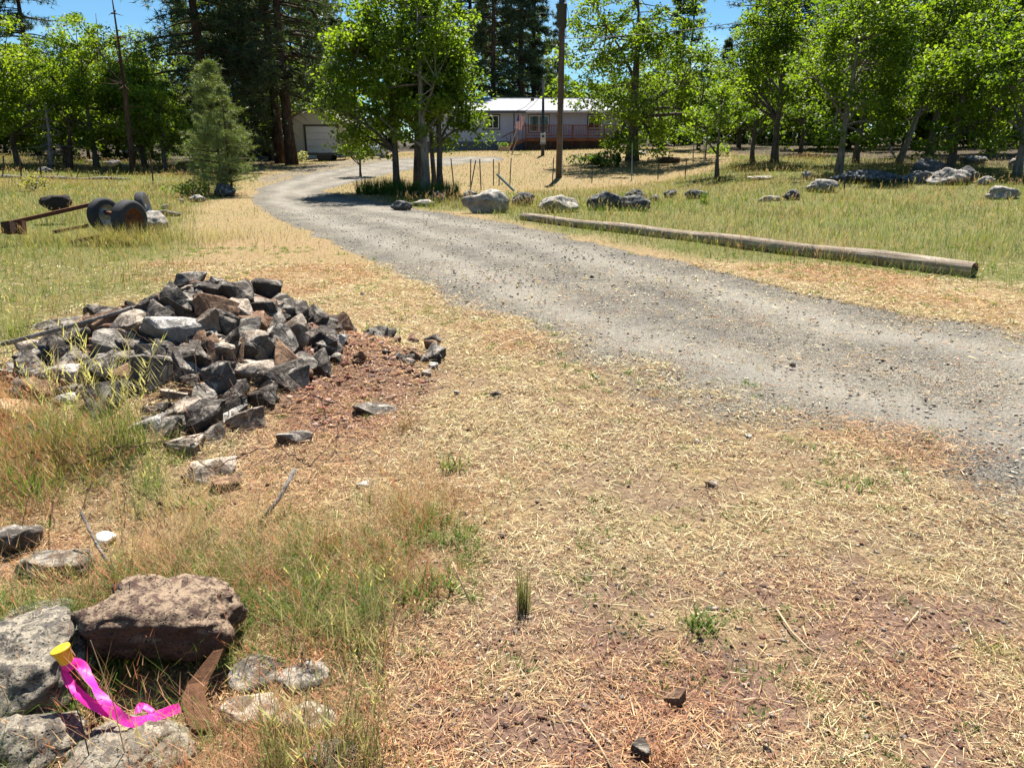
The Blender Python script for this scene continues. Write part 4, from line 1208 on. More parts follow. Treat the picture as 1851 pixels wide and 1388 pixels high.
def build_heap():
    g = "broken rocks of the heap beside the drive"
    rng = random.Random(3)
    # u, v (centre), w, h in photo px, stone, label (None: one of the look-alikes)
    rows = [
        (366, 530, 62, 38, 'g', "pale topped dark slab on the crest of the rock heap"),
        (431, 533, 50, 46, 'd', "black square block on the crest of the rock heap"),
        (387, 562, 88, 54, 'b', "big rusty brown topped rock near the crest of the heap"),
        (317, 553, 56, 42, 'g', "dark grey rounded rock behind the rusty topped rock"),
        (284, 562, 48, 30, 'd', "black slanting rock on the heap's back shoulder"),
        (186, 571, 74, 34, 'd', "dark grey block alone on the back edge of the heap by the meadow"),
        (476, 549, 58, 30, 't', "flat tan oval rock beside the black crest block"),
        (534, 562, 58, 42, 'd', "dark rock with grey worn top at the heap's drive side shoulder"),
        (601, 588, 46, 36, 'd', "black block at the heap's end toward the drive"),
        (606, 616, 42, 28, 'p', "pale flat faced stone in front of the black end block"),
        (500, 604, 40, 34, 'p', "whitish angular stone half way down the heap"),
        (453, 580, 54, 50, 'b', "brown slanting rock leaning below the flat tan oval rock"),
        (482, 575, 42, 28, 'p', "small pale grey stone tucked under the flat tan oval rock"),
        (440, 596, 56, 36, 'g', "pitted grey brown rock below the rusty topped rock"),
        (384, 590, 48, 22, 'd', None),
        (310, 600, 100, 56, 'p', "large pale topped boulder with round dark front in the heap"),
        (461, 626, 56, 36, 't', "tan faceted rock in the middle of the heap's drive side"),
        (398, 630, 78, 44, 't', "long tan slab across the middle of the heap"),
        (243, 629, 70, 32, 'd', None),
        (296, 632, 38, 48, 'd', "rough black lump beneath the large pale topped boulder"),
        (203, 673, 82, 66, 'd', "tall black block behind the seeding grass"),
        (270, 682, 56, 98, 'g', "tall upright grey pitted stone behind the seeding grass"),
        (131, 680, 64, 66, 'p', "layered pale grey block at the heap's meadow end"),
        (337, 655, 70, 54, 'd', "dark rock with a light rim in the heap's lower middle"),
        (385, 670, 66, 32, 't', "small tan flat rock under the rusty wire loops"),
        (457, 675, 72, 64, 't', "tan slab leaning diagonally against the big black block"),
        (503, 684, 76, 58, 'd', "big black block at the foot of the heap"),
        (319, 715, 52, 22, 't', None),
        (367, 723, 40, 28, 'b', None),
        (369, 745, 104, 32, 'p', "long pale flat slab low on the heap's front"),
        (270, 742, 26, 20, 't', None),
        (445, 767, 48, 54, 't', "tan brown rock standing at the heap's front foot"),
        (267, 773, 62, 36, 'p', "pale grey rock in the green grass at the heap's foot"),
        (333, 810, 72, 56, 't', "tan slab sloping down at the front spill of the heap"),
        (384, 850, 80, 42, 't', "flat tan pale rock lowest on the front spill of the heap"),
        (533, 795, 58, 30, 'g', "grey stone lying apart in dry grass in front of the heap"),
        (185, 628, 46, 32, 'b', None),
        (135, 632, 48, 26, 'b', "rust red rock at the heap's meadow end"),
        (50, 737, 112, 30, 's', "smooth sandy orange slab lying in grass beside the heap"),
        (58, 706, 72, 32, 'g', "dark grey tilted slab behind the sandy orange slab"),
        (52, 778, 66, 28, 'g', "grey stone in the grass in front of the sandy orange slab"),
        (130, 722, 60, 22, 'p', None),
        (678, 742, 76, 26, 'g', "flat blue grey slab sunk in the dry grass by the heap"),
        (100, 590, 70, 26, 'g', None), (225, 592, 60, 26, 'b', None), (345, 616, 40, 26, 'd', None),
        (415, 700, 44, 30, 'd', None), (350, 690, 44, 26, 'd', None), (400, 715, 44, 30, 'd', None), (320, 770, 60, 36, 'd', None),
        (480, 722, 40, 26, 'd', None), (240, 705, 44, 40, 'd', None), (425, 640, 30, 22, 'd', None), (540, 600, 36, 24, 'd', None),
        (560, 610, 30, 20, 'g', None), (380, 790, 46, 40, 'd', None), (405, 880, 50, 36, 'b', None), (350, 870, 44, 30, 'd', None),
    ]
    for n, (u, v, w, h, m, lab) in enumerate(rows):
        p = ground(u, v + h * 0.12)
        px = (p.y * CP + (CAM_H - p.z) * SP) / FPX
        sx = w * px / 2 * 1.18; sz = h * px / 2 * 1.12; sy = (sx + sz) / 2 * (0.85 + 0.3 * rng.random())
        flat_ = lab and ("flat" in lab or "slab" in lab)
        if flat_: sy = sx * 0.75; sz *= 0.8
        me = angular_rock(900 + n, sx, sy, sz, npt=9 + n % 5)
        lab2 = lab or {"d": "dark broken rock wedged among the others in the heap", "t": "small tan broken rock wedged among the others in the heap",
                       "b": "brown broken rock wedged among the others in the heap", "p": "pale broken rock wedged among the others in the heap",
                       "g": "grey broken rock wedged among the others in the heap"}[m]
        put_rock("rock", me, RM[m], p + Vector((0, sy * 0.25, sz * 0.10)), (rng.uniform(-0.25, 0.3), rng.uniform(-0.3, 0.3), rng.uniform(-0.5, 0.5)), lab2, "rock",
                 g if n != 42 else None)
    # further broken blocks packed between the singled-out ones
    hp = [(165, 585), (330, 545), (450, 535), (560, 572), (620, 615), (560, 690), (500, 745), (330, 800), (200, 760), (100, 700), (110, 620)]
    k = 0
    while k < 96:
        u = rng.uniform(100, 620); v = rng.uniform(535, 800)
        if k >= 85: u = rng.uniform(-10, 130); v = rng.uniform(640, 730)
        ins = False
        for i in range(len(hp)):
            (ax_, ay_), (bx_, by_) = hp[i], hp[(i + 1) % len(hp)]
            if (ay_ > v) != (by_ > v) and u < ax_ + (v - ay_) * (bx_ - ax_) / (by_ - ay_): ins = not ins
        if not ins and k < 85: continue
        p = ground(u, v); s_ = rng.choice((0.045, 0.06, 0.075, 0.095, 0.12)) * rng.uniform(0.85, 1.15); m = rng.choice("ddddggbtt")
        me = angular_rock(2000 + k, s_ * rng.uniform(0.9, 1.5), s_, s_ * rng.uniform(0.65, 1.1), npt=9 + k % 4, chip=0.07)
        put_rock("rock", me, RM[m], p + Vector((0, 0.03, s_ * 0.25)), (rng.uniform(-0.7, 0.7), rng.uniform(-0.7, 0.7), rng.random() * 6.28),
                 {"d": "middling dark block packed into the body of the heap", "g": "middling grey block packed into the body of the heap", "b": "middling brown block packed into the body of the heap", "t": "middling tan block packed into the body of the heap"}[m], "rock", "packed blocks of the heap")
        k += 1
    # smaller broken pieces filling the gaps between them
    labs = {"d": "fist sized dark broken stone in the gaps of the heap", "g": "fist sized grey broken stone in the gaps of the heap",
            "b": "fist sized brown broken stone in the gaps of the heap", "t": "fist sized tan broken stone in the gaps of the heap", "p": "fist sized pale broken stone in the gaps of the heap"}
    for n in range(190):
        a = rng.random() * 6.28; r = rng.random() ** 0.6
        x = PILE[0] + math.cos(a) * r * 1.15 - 0.12; y = PILE[1] - 0.35 + math.sin(a) * r * 1.25
        if n % 4 == 0: x = PILE[0] + rng.uniform(0.4, 1.7); y = PILE[1] + rng.uniform(-0.55, 0.5)
        s_ = rng.choice((0.03, 0.04, 0.05, 0.065, 0.09)) * rng.uniform(0.85, 1.2) * (0.75 if n % 4 == 0 else 1.0)
        m = rng.choice("dddddggbbt")
        me = angular_rock(1200 + n, s_ * rng.uniform(0.9, 1.5), s_, s_ * rng.uniform(0.6, 1.0), npt=8)
        put_rock("rock", me, RM[m], (x, y, tz(x, y) + s_ * 0.45), (rng.uniform(-0.6, 0.6), rng.uniform(-0.6, 0.6), rng.random() * 6.28), labs[m], "rock", "small stones of the heap")
build_heap()

def build_boulders():
    # foreground rocks round the survey mark; (u, v) is where the front of the rock meets the ground
    def near(u, v, sx, sy, sz, m, seed, label, rot=(0, 0, 0), planes=5, ft=None, rough=0.2, sub=4, sharp=0.12, up=0.35):
        p = atz(u, v, 0.0) + Vector((0, sy * 0.75, sz * up))
        me = boulder_mesh(seed, sx, sy, sz, sub, rough, planes, ft, sharp)
        return put_rock("boulder", me, RM[m], p, rot, label)
    me = block_boulder(31, 0.225, 0.14, 0.10)
    put_rock("boulder", me, M_REDLAVA, atz(275, 1212, 0.035) + Vector((0, 0.135, 0.10)), (0.06, 0.02, 0.06), "square edged reddish lava boulder with crusted top over a dark hollow", "rock")
    near(-10, 1318, 0.235, 0.235, 0.17, 'l', 32, "large lichen crusted boulder behind the yellow capped rod", (0.1, 0.0, 0.3), 6, 0.7, 0.2, 5)
    near(88, 1372, 0.09, 0.075, 0.06, 'l', 33, "small grey lichened rock under the pink ribbon's knot", (0, 0, 0.6), 5, None, 0.24)
    near(205, 1415, 0.16, 0.12, 0.05, 'l', 34, "grey lichened boulder touching the low loop of pink ribbon", (0, 0, 0.1), 6, None, 0.2, 5)
    near(-10, 1420, 0.13, 0.11, 0.08, 'l', 35, "grey lichened rock at the foot of the large lichen crusted boulder", (0, 0, 0.9), 5, None, 0.22)
    near(448, 1248, 0.105, 0.08, 0.035, 'g', 36, "flat grey slab beside the brown bent strip", (0.05, 0.05, -0.1), 4, 0.5, 0.12, up=0.5)
    near(545, 1250, 0.085, 0.065, 0.03, 'g', 37, "thin pitted grey slab next to the flat grey slab", (0.05, 0.0, 0.3), 4, 0.5, 0.14, up=0.5)
    near(450, 1318, 0.11, 0.07, 0.035, 't', 38, "tan weathered slab under the near grass tuft", (0.1, 0.0, 0.2), 4, 0.5, 0.12, up=0.6)
    near(550, 1322, 0.09, 0.06, 0.03, 't', 39, "narrow tan slab end showing beyond the near grass tuft", (0.1, 0.05, -0.35), 4, 0.5, 0.12, up=0.6)
    near(590, 1400, 0.075, 0.06, 0.03, 'g', 40, "plain grey slab edge beyond the near grass tuft", (0.1, 0.1, 0.4), 4, 0.5, 0.1, up=0.6)
    near(300, 1392, 0.07, 0.06, 0.04, 'l', 44, "small pocked rock between pink ribbon and near grass tuft", (0, 0, 0.4), 5, None, 0.22)
    near(40, 1150, 0.14, 0.10, 0.045, 'g', 45, "low grey stone behind the large lichen crusted boulder", (0, 0, 0.4), 5, None, 0.15)
    near(85, 1055, 0.14, 0.10, 0.06, 'g', 46, "grey stone hidden in dry weeds past the lava boulder", (0, 0, 0.2), 5, 0.6, 0.15, up=0.6)
    near(15, 1005, 0.10, 0.09, 0.07, 'g', 47, "pale grey stone in weeds near the white pebble", (0, 0, 0.2), 5, 0.7, 0.15, up=0.6)
    # loose single stones on the ground
    for n, (u, v, w, h, m, lab) in enumerate([
        (1220, 1262, 38, 36, 'b', "brown fist sized rock alone on the straw"),
        (1160, 1352, 46, 30, 'd', "dark flat rock beside the red dry bunch"),
        (1386, 1358, 22, 18, 'd', "small black rock past the lone brown rock"),
        (1286, 875, 26, 14, 't', "flat tan chip where straw meets gravel"),
        (1258, 797, 16, 9, 'p', "white chip where straw meets gravel"),
        (1352, 788, 14, 8, 'p', "small white chip on the thin gravel edge"),
        (1433, 659, 12, 8, 'd', "small black clod on the open gravel"),
        (1069, 500, 8, 6, 'd', "tiny black clod on the gravel nearer the long log"),
        (785, 660, 22, 12, 'p', "whitish pebble at the edge of the red rubble"),
        (783, 639, 20, 12, 'd', "dark pebble by the green weed at the rubble's edge"),
        (895, 712, 22, 14, 'd', "dark stone in dry grass between heap and gravel"),
        (655, 532, 10, 8, 'd', "dark clod on the tan verge behind the heap"),
        (826, 711, 10, 12, 'p', "white pebble in dry grass between heap and gravel"),
        (656, 876, 26, 14, 'p', "pale stone in dry weeds before the flat blue slab"),
        (905, 968, 20, 10, 'd', "dark pebble in straw before the upright green tuft")]):
        p = ground(u, v + h * 0.3); px = (p.y * CP + (CAM_H - p.z) * SP) / FPX
        s_ = w * px / 2
        me = angular_rock(1500 + n, s_, s_ * 0.8, h * px / 2, npt=9)
        put_rock("stone", me, RM[m], p + Vector((0, 0, h * px * 0.25)), (0.1, 0.05, n), lab)
    # white round pebble
    p = atz(190, 974, 0.02); me = boulder_mesh(77, 0.048, 0.04, 0.032, 3, 0.10, 3)
    put_rock("stone", me, plain("white_stone", (0.72, 0.70, 0.66), 0.7, 0.15, 20), p, (0, 0.1, 0), "bright white stone in the weeds by the leaning stick")
    # boulders along the meadow, by the clump
    fld = [
        (880, 364, 84, 52, 'f', "tall pale peaked boulder by the leaning green post", 22.0, 51, dict(planes=7, rough=0.2, peak=1)),
        (848, 358, 34, 24, 'f', "low grey boulder on the clump side of the peaked boulder", 23.5, 52, {}),
        (948, 362, 44, 28, 'k', "dark round boulder under the leaning green post", 22.5, 53, {}),
        (1010, 370, 72, 36, 'f', "wide pale boulder with layered face in the boulder row", 21.5, 54, dict(planes=7)),
        (1092, 366, 58, 36, 'k', "grey rounded boulder of the boulder row past the wide pale one", 22.0, 55, {}),
        (1142, 369, 66, 32, 'k', "broad grey boulder low in the grass of the boulder row", 21.7, 56, {}),
        (1150, 354, 40, 24, 'k', "boulder standing behind the broad grey one", 23.2, 57, {}),
        (1182, 360, 24, 14, 'k', "small grey rock closing the boulder row", 23.0, 58, {}),
        (1213, 351, 24, 18, 'k', "small dark pointed rock past the boulder row", 24.0, 59, {}),
        (1258, 352, 40, 20, 'k', "dark low rock alone in grass below the post line", 24.0, 60, {}),
        (725, 372, 36, 18, 'k', "mossy dark rock on the drive's edge below the clump of oaks", 22.5, 61, {}),
        (765, 368, 44, 14, 'f', "low flat rock beside the mossy dark rock below the clump", 23.2, 62, {}),
        (792, 358, 28, 22, 'k', "black rock in the clump's shade", 25.0, 63, {}),
        (1432, 354, 32, 20, 'k', "black lump of rock beside the pale flat one in the meadow", 23.5, 64, {}),
        (1390, 360, 42, 12, 'f', "pale flat rock sunk in the meadow", 23.5, 65, {}),
        (1490, 338, 60, 26, 'f', "pale sloping rock before the full crowned oak", 25.8, 66, dict(planes=6)),
        (1458, 318, 28, 16, 'f', "small pale rock in the grass behind the sloping rock", 28.5, 67, {}),
        (1570, 321, 130, 26, 'k', "long dark ledge of rock beside the full crowned oak", 27.5, 68, dict(planes=7)),
        (1678, 305, 56, 42, 'k', "wedge shaped boulder on top of the boulder heap under the leaning oak", 27.6, 69, dict(planes=7)),
        (1662, 322, 56, 26, 'k', "dark boulder at the foot of the wedge shaped boulder", 26.8, 70, {}),
        (1703, 312, 20, 24, 'f', "pale upright rock between the heaped boulders", 27.0, 71, {}),
        (1712, 322, 72, 32, 'f', "big pale grey boulder in front of the heaped boulders", 26.2, 72, {}),
        (1742, 318, 40, 32, 'k', "dark shadowed boulder beside the big pale grey boulder", 26.6, 73, {}),
        (1783, 328, 32, 18, 'f', "low grey boulder past the heaped boulders", 25.8, 74, {}),
        (1813, 350, 60, 26, 'f', "broad grey boulder lying in the open meadow", 23.0, 75, {}),
        (1760, 290, 44, 18, 'k', "dark boulder in shade behind the heaped boulders", 31.0, 76, {}),
        (1838, 298, 26, 24, 'f', "pale boulder against the thick grey trunked oak", 29.5, 77, {}),
        (1380, 322, 60, 8, 'f', "flat bare rock patch on the dry slope", 28.0, 78, {}),
        (1155, 277, 30, 8, 'f', "low rock by the edge of the lawn", 50.0, 79, {}),
        (278, 405, 56, 44, 'f', "grey lichened boulder against the trailer's rusty wheel", 13.7, 80, {}),
        (302, 386, 44, 14, 'k', "dark low rock beyond the lichened boulder by the wheel", 15.6, 81, {}),
        (300, 375, 18, 10, 'f', "small pale rock behind the dark low rock", 16.5, 82, {}),
        (404, 345, 46, 26, 'k', "dark smooth boulder under the young pine by the drive", 21.0, 83, {}),
        (354, 360, 30, 14, 'f', "pale split rock in grass near the young pine", 18.5, 84, {}),
        (327, 364, 10, 10, 'f', "small upright rock near the pale split rock", 18.0, 85, {}),
        (206, 295, 26, 12, 'f', "pale rock by the end of the fallen log", 38.0, 86, {}),
        (82, 308, 24, 12, 'k', "dark rock leaning on the fallen log", 34.0, 87, {}),
    ]
    for (u, v, w, h, m, lab, Y, sd, kw) in fld:
        p = ground(u, v + h * 0.42); Y = p.y + 0.25 * w * pxm(p.y, 0.3); p = at(u, v, Y); b_ = tz(p.x, p.y); px = pxm(Y, b_)
        sx = w * px / 2; sz = h * px / 2
        zt = zpx(v - h / 2, Y)
        sz2 = max(sz, (zt - b_) / 2 + 0.03)
        me = boulder_mesh(sd, sx * 1.05, max(sx * 0.6, sz), sz2 * 1.05, 4, kw.get("rough", 0.22), kw.get("planes", 5))
        if kw.get("peak"):
            for v_ in me.vertices:
                v_.co.z *= max(0.5, 1.0 - 0.62 * abs(v_.co.x / sx - 0.42)) if v_.co.z > 0 else 1.0
        put_rock("boulder", me, RM[m], (p.x, p.y, zt - sz2), (0, 0, (sd * 0.7) % 1 - 0.5), lab)

def block_boulder(seed, sx, sy, sz):
    """squared block: cube-like body, undercut front, rugged crust on top"""
    bm = bmesh.new()
    bmesh.ops.create_cube(bm, size=2)
    bmesh.ops.subdivide_edges(bm, edges=bm.edges[:], cuts=22, use_grid_fill=True)
    o3 = Vector((seed, 2.2, 5.1))
    for v in bm.verts:
        p = v.co.copy(); n = Vector((p.x ** 7, p.y ** 7, p.z ** 7)).normalized()
        q = p.copy()
        L = (abs(p.x) ** 5 + abs(p.y) ** 5 + abs(p.z) ** 5) ** (1 / 5); q = p / L            # rounded cube
        q.y += 0.10 * (1 - q.z)                                                   # front leans back to its foot
        q.x *= 1.0 - 0.16 * max(0, q.z) - 0.08 * q.y
        q.z *= 1.0 - 0.22 * (q.x + 0.2) * (1 if q.x > -0.2 else 0.35) if q.z > 0 else 1.0
        h = mnoise.fractal(q * 1.4 + o3, 0.9, 2.0, 4) * 0.16 + mnoise.fractal(q * 5.5 + o3, 0.8, 2.1, 4) * 0.06
        if q.z > 0.4: h += 0.10 * mnoise.fractal(q * 3.5 + o3, 0.6, 2.0, 4) - 0.10 * max(0, 0.22 - abs(mnoise.noise(q * 4.0 + o3)))
        q += n * h
        v.co = Vector((q.x * sx, q.y * sy, q.z * sz))
    me = bpy.data.meshes.new("boulder"); bm.to_mesh(me); bm.free()
    me.polygons.foreach_set("use_smooth", [True] * len(me.polygons))
    return me
build_boulders()
# ------------------------------------------------------------------ house, garage and yard things
def wood_mat(name, c, c2, sc=(3, 3, 30), rough=0.85):
    m, nt, out = new_mat(name); s = NT(nt)
    co = s.n("TexCoord").outputs["Object"]
    mp = s.n("Mapping", inp={"Scale": sc}); nt.links.new(co, mp.inputs[0])
    f = s.noise(mp.outputs[0], 1.0, 6, 0.7, 0.6); g = s.noise(co, 2.0, 4, 0.6)
    colr = s.ramp(f, [(0.3, c2), (0.7, c)])
    colr = rgbmul(s, colr, s.ramp(g, [(0.3, 0.7), (0.7, 1.2)]))
    b = s.bsdf(colr, rough, s.bump(f, 0.8, 0.012), 0.2)
    nt.links.new(b.outputs[0], out.inputs[0])
    return m

def siding_mat(name, c, grooves, axis=0, depth=0.012):
    """wall boards: grooves are relief, colour slightly weathered"""
    m, nt, out = new_mat(name); s = NT(nt)
    co = s.n("TexCoord").outputs["Object"]
    sx = s.n("SeparateXYZ"); nt.links.new(co, sx.inputs[0])
    t = s.math('FRACT', s.math('MULTIPLY', sx.outputs[axis], grooves))
    gr = s.ramp(t, [(0.0, 0.0), (0.06, 1.0), (0.94, 1.0), (1.0, 0.0)])
    f = s.noise(co, 1.2, 5, 0.6); g = s.noise(co, 25, 3, 0.6)
    colr = s.ramp(f, [(0.3, tuple(x * 0.85 for x in c)), (0.7, c)])
    colr = rgbmul(s, colr, s.ramp(g, [(0.3, 0.92), (0.7, 1.06)]))
    b = s.bsdf(colr, 0.75, s.bump(gr, 0.8, depth), 0.3)
    nt.links.new(b.outputs[0], out.inputs[0])
    return m

def shingle_mat(name, c):
    m, nt, out = new_mat(name); s = NT(nt)
    co = s.n("TexCoord").outputs["Object"]
    br = s.n("TexBrick", inp={"Scale": 1.0, "Mortar Size": 0.006, "Brick Width": 0.34, "Row Height": 0.14,
                              "Color1": (*c, 1), "Color2": (*[x * 0.72 for x in c], 1), "Mortar": (*[x * 0.35 for x in c], 1)})
    nt.links.new(co, br.inputs["Vector"])
    g = s.noise(co, 60, 3, 0.6)
    colr = rgbmul(s, br.outputs["Color"], s.ramp(g, [(0.3, 0.75), (0.7, 1.2)]))
    b = s.bsdf(colr, 0.9, s.bump(s.math('SUBTRACT', 1.0, br.outputs["Fac"]), 0.6, 0.01), 0.2)
    nt.links.new(b.outputs[0], out.inputs[0])
    return m

def glass_mat(name):
    m, nt, out = new_mat(name); s = NT(nt)
    co = s.n("TexCoord").outputs["Object"]
    f = s.noise(co, 1.5, 2, 0.5)
    b = s.bsdf((0.012, 0.014, 0.016), 0.06, s.bump(f, 0.05, 0.02), 0.7)
    nt.links.new(b.outputs[0], out.inputs[0])
    return m
M_GLASS = glass_mat("window_glass")
M_WALL = siding_mat("lilac_grey_siding", (0.46, 0.50, 0.60), 5.0)
M_TRIM = plain("slate_blue_trim", (0.085, 0.10, 0.125), 0.6, 0.15)
M_WHITE = plain("white_vinyl", (0.75, 0.75, 0.74), 0.5, 0.08)
M_ROOF = shingle_mat("light_grey_shingles", (0.42, 0.42, 0.43))
M_BLOCK = plain("grey_block", (0.17, 0.18, 0.20), 0.9, 0.3, 5)
M_DECK = wood_mat("red_stained_wood", (0.23, 0.10, 0.062), (0.13, 0.052, 0.034))
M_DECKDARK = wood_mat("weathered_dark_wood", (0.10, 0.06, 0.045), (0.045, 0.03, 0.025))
M_POLEWOOD = wood_mat("old_pole_wood", (0.17, 0.125, 0.092), (0.07, 0.05, 0.037), (14, 14, 0.8))
M_RAWWOOD = wood_mat("raw_wood", (0.52, 0.38, 0.24), (0.34, 0.24, 0.14), (10, 10, 1))
M_STEEL = plain("dull_steel", (0.30, 0.31, 0.32), 0.5, 0.3, 10, 0.6)
M_DARKMETAL = plain("dark_grey_metal", (0.055, 0.06, 0.065), 0.55, 0.3, 10, 0.3)
M_RUST = plain("brown_rust", (0.20, 0.085, 0.045), 0.9, 0.55, 18, 0.2, 0.8, 0.01, 0.2)
M_RUSTDARK = plain("dark_rust", (0.085, 0.045, 0.03), 0.9, 0.5, 25, 0.2, 0.6, 0.004, 0.2)
M_TYRE = plain("weathered_tyre", (0.045, 0.045, 0.047), 0.8, 0.4, 9, 0.0, 0.6, 0.01)
M_GREENPOST = plain("green_painted_steel", (0.16, 0.22, 0.20), 0.6, 0.35, 14, 0.2)
M_CREAM = siding_mat("cream_siding", (0.66, 0.60, 0.50), 4.0)
M_DOORW = siding_mat("white_garage_door", (0.76, 0.74, 0.72), 2.0, 2, 0.03)
M_BROWNTRIM = plain("brown_trim", (0.13, 0.10, 0.075), 0.7, 0.25)
M_GARROOF = shingle_mat("brown_grey_shingles", (0.19, 0.17, 0.155))
M_TANKW = plain("white_enamel", (0.72, 0.73, 0.75), 0.45, 0.1, 3)

def build_house():
    Y = 61.0
    gx0 = base_at(770, Y).x; gx1 = base_at(1120, Y).x
    zg = tz((gx0 + gx1) / 2, Y)
    X = lambda u, yy=Y: at(u, 240, yy).x
    Z = lambda v, yy=Y: zpx(v, yy)
    root = empty("house", ((gx0 + gx1) / 2, Y, zg))
    tag(root, "long lilac grey single storey house with light shingle roof and red deck", "house")
    off = Vector(root.location)
    def P(mb, name, mat, parent=root, **k):
        mb.v = [tuple(Vector(p) - off) if parent is root else tuple(Vector(p) - off) for p in mb.v]
        return mb.build(name, mat, parent, **k)
    D = 8.2
    z_e = Z(203, Y - 0.4)       # eave
    z_sk = Z(256, Y)            # top of skirting
    z_r = Z(178, Y + D / 2)     # ridge
    zb = zg - 0.6
    P(MB().box(gx0, gx1, Y, Y + D, z_sk, z_e + 0.02), "wall", M_WALL)
    # block skirting with rows of blocks
    sk = P(MB().box(gx0 + 0.03, gx1 - 0.03, Y + 0.06, Y + D - 0.06, zb, z_sk), "skirting", M_BLOCK)
    bw, bh = 0.42, 0.2
    r = 0; zz = z_sk - bh
    base_mesh = None
    while zz > zb + 0.2:
        x = gx0 + 0.05 + (0.21 if r % 2 else 0)
        while x < gx0 + 7.6:
            if base_mesh is None:
                q = MB().box(0, bw - 0.012, 0, 0.05, 0, bh - 0.012)
                base_mesh = bpy.data.meshes.new("block"); base_mesh.from_pydata(q.v, [], q.f); base_mesh.update(); base_mesh.materials.append(M_BLOCK)
            o = link("block", base_mesh, None, sk); o.location = Vector((x, Y + 0.02, zz)) - off
            x += bw
        zz -= bh; r += 1
    # access vent in the skirting
    P(MB().box(X(873), X(881), Y - 0.02, Y + 0.015, Z(258), Z(255)), "vent_cover", M_WHITE)
    # roof: two slopes with thickness, gable ends
    ov = 0.45
    def slope(y0, z0, y1, z1, t=0.12):
        m = MB()
        xa, xb = gx0 - 0.35, gx1 + 0.35
        m.add([(xa, y0, z0), (xb, y0, z0), (xb, y1, z1), (xa, y1, z1), (xa, y0, z0 - t), (xb, y0, z0 - t), (xb, y1, z1 - t), (xa, y1, z1 - t)],
              [(0, 1, 2, 3), (7, 6, 5, 4), (4, 5, 1, 0), (5, 6, 2, 1), (6, 7, 3, 2), (7, 4, 0, 3)])
        return m
    zE = z_e + 0.12
    rf = P(slope(Y - ov, zE, Y + D / 2, z_r), "roof", M_ROOF)
    P(slope(Y + D + ov, zE, Y + D / 2 + 0.004, z_r - 0.002), "roof", M_ROOF)
    P(MB().box(gx0 - 0.35, gx1 + 0.35, Y + D / 2 - 0.12, Y + D / 2 + 0.12, z_r - 0.01, z_r + 0.05), "ridge_cap", M_ROOF, rf)
    for u in (873, 962):
        t = 0.82; yy = Y - ov + (D / 2 + ov) * t; zz = zE + (z_r - zE) * t
        P(MB().box(X(u - 3, yy), X(u + 3, yy), yy - 0.15, yy + 0.15, zz - 0.02, zz + 0.16), "roof_vent", M_BROWNTRIM, rf)
    P(MB().box(gx0 - 0.36, gx1 + 0.36, Y - ov - 0.03, Y - ov - 0.003, zE - 0.2, zE - 0.02), "fascia", M_TRIM)
    P(MB().box(X(950), gx1 + 0.2, Y - ov - 0.14, Y - ov - 0.035, zE - 0.17, zE - 0.04), "gutter", M_WHITE)
    for xg in (gx0, gx1):
        g = MB(); xa = xg - 0.05 if xg == gx0 else xg - 0.02
        g.add([(xa, Y, z_e), (xa + 0.07, Y, z_e), (xa + 0.07, Y + D, z_e), (xa, Y + D, z_e), (xa, Y + D / 2, z_r - 0.14), (xa + 0.07, Y + D / 2, z_r - 0.14)],
              [(0, 3, 4), (1, 5, 2), (0, 4, 5, 1), (3, 2, 5, 4), (0, 1, 2, 3)])
        P(g, "gable", M_WALL)
    def window(u0, u1, v0, v1, name="window", trim=2.2):
        x0, x1, z0, z1 = X(u0), X(u1), Z(v1), Z(v0)
        px = pxm(Y)
        tw = trim * px
        m = MB()
        m.box(x0 - tw, x1 + tw, Y - 0.04, Y + 0.005, z1, z1 + tw); m.box(x0 - tw, x1 + tw, Y - 0.04, Y + 0.005, z0 - tw, z0)
        m.box(x0 - tw, x0, Y - 0.038, Y + 0.005, z0 + 0.002, z1 - 0.002); m.box(x1, x1 + tw, Y - 0.038, Y + 0.005, z0 + 0.002, z1 - 0.002)
        w = P(m, name, M_TRIM)
        fw = 0.06; xm = (x0 + x1) / 2
        f = MB()
        f.box(x0, x1, Y - 0.06, Y + 0.01, z1 - fw, z1); f.box(x0, x1, Y - 0.06, Y + 0.01, z0, z0 + fw)
        f.box(x0, x0 + fw, Y - 0.058, Y + 0.01, z0 + fw, z1 - fw); f.box(x1 - fw, x1, Y - 0.058, Y + 0.01, z0 + fw, z1 - fw); f.box(xm - fw / 2, xm + fw / 2, Y - 0.057, Y + 0.01, z0 + fw, z1 - fw)
        P(f, "frame", M_WHITE, w)
        for a, b_ in ((x0 + fw, xm - fw / 2), (xm + fw / 2, x1 - fw)):
            P(MB().box(a, b_, Y - 0.03, Y + 0.006, z0 + fw, z1 - fw), "pane", M_GLASS, w)
        return w
    window(880, 902, 209, 233)
    window(956.5, 991.5, 209, 239, "sliding_door", 1.4)
    window(1063, 1083, 209, 233)
    window(812, 834, 209, 233)
    P(MB().box(X(928), X(930), Y - 0.03, Y + 0.005, Z(254), Z(203)), "corner_trim", M_TRIM)
    P(MB().box(X(1006), X(1009), Y - 0.16, Y + 0.0, Z(213), Z(209)), "wall_lamp", M_DARKMETAL)
    # deck
    yd = 58.4
    dx0, dx1 = X(949, yd), X(1121, yd)
    z_f = Z(249, yd); z_rail = Z(227.5, yd)
    dk = empty("deck", (dx0, yd, tz((dx0 + dx1) / 2, yd)))
    dk.parent = root; dk.location = Vector(dk.location) - off
    doff = off + Vector(dk.location)
    def Q(mb, name, mat, parent=dk, **k):
        mb.v = [tuple(Vector(p) - doff) for p in mb.v]
        return mb.build(name, mat, parent, **k)
    nb = 9
    bd = (Y - 0.1 - yd) / nb
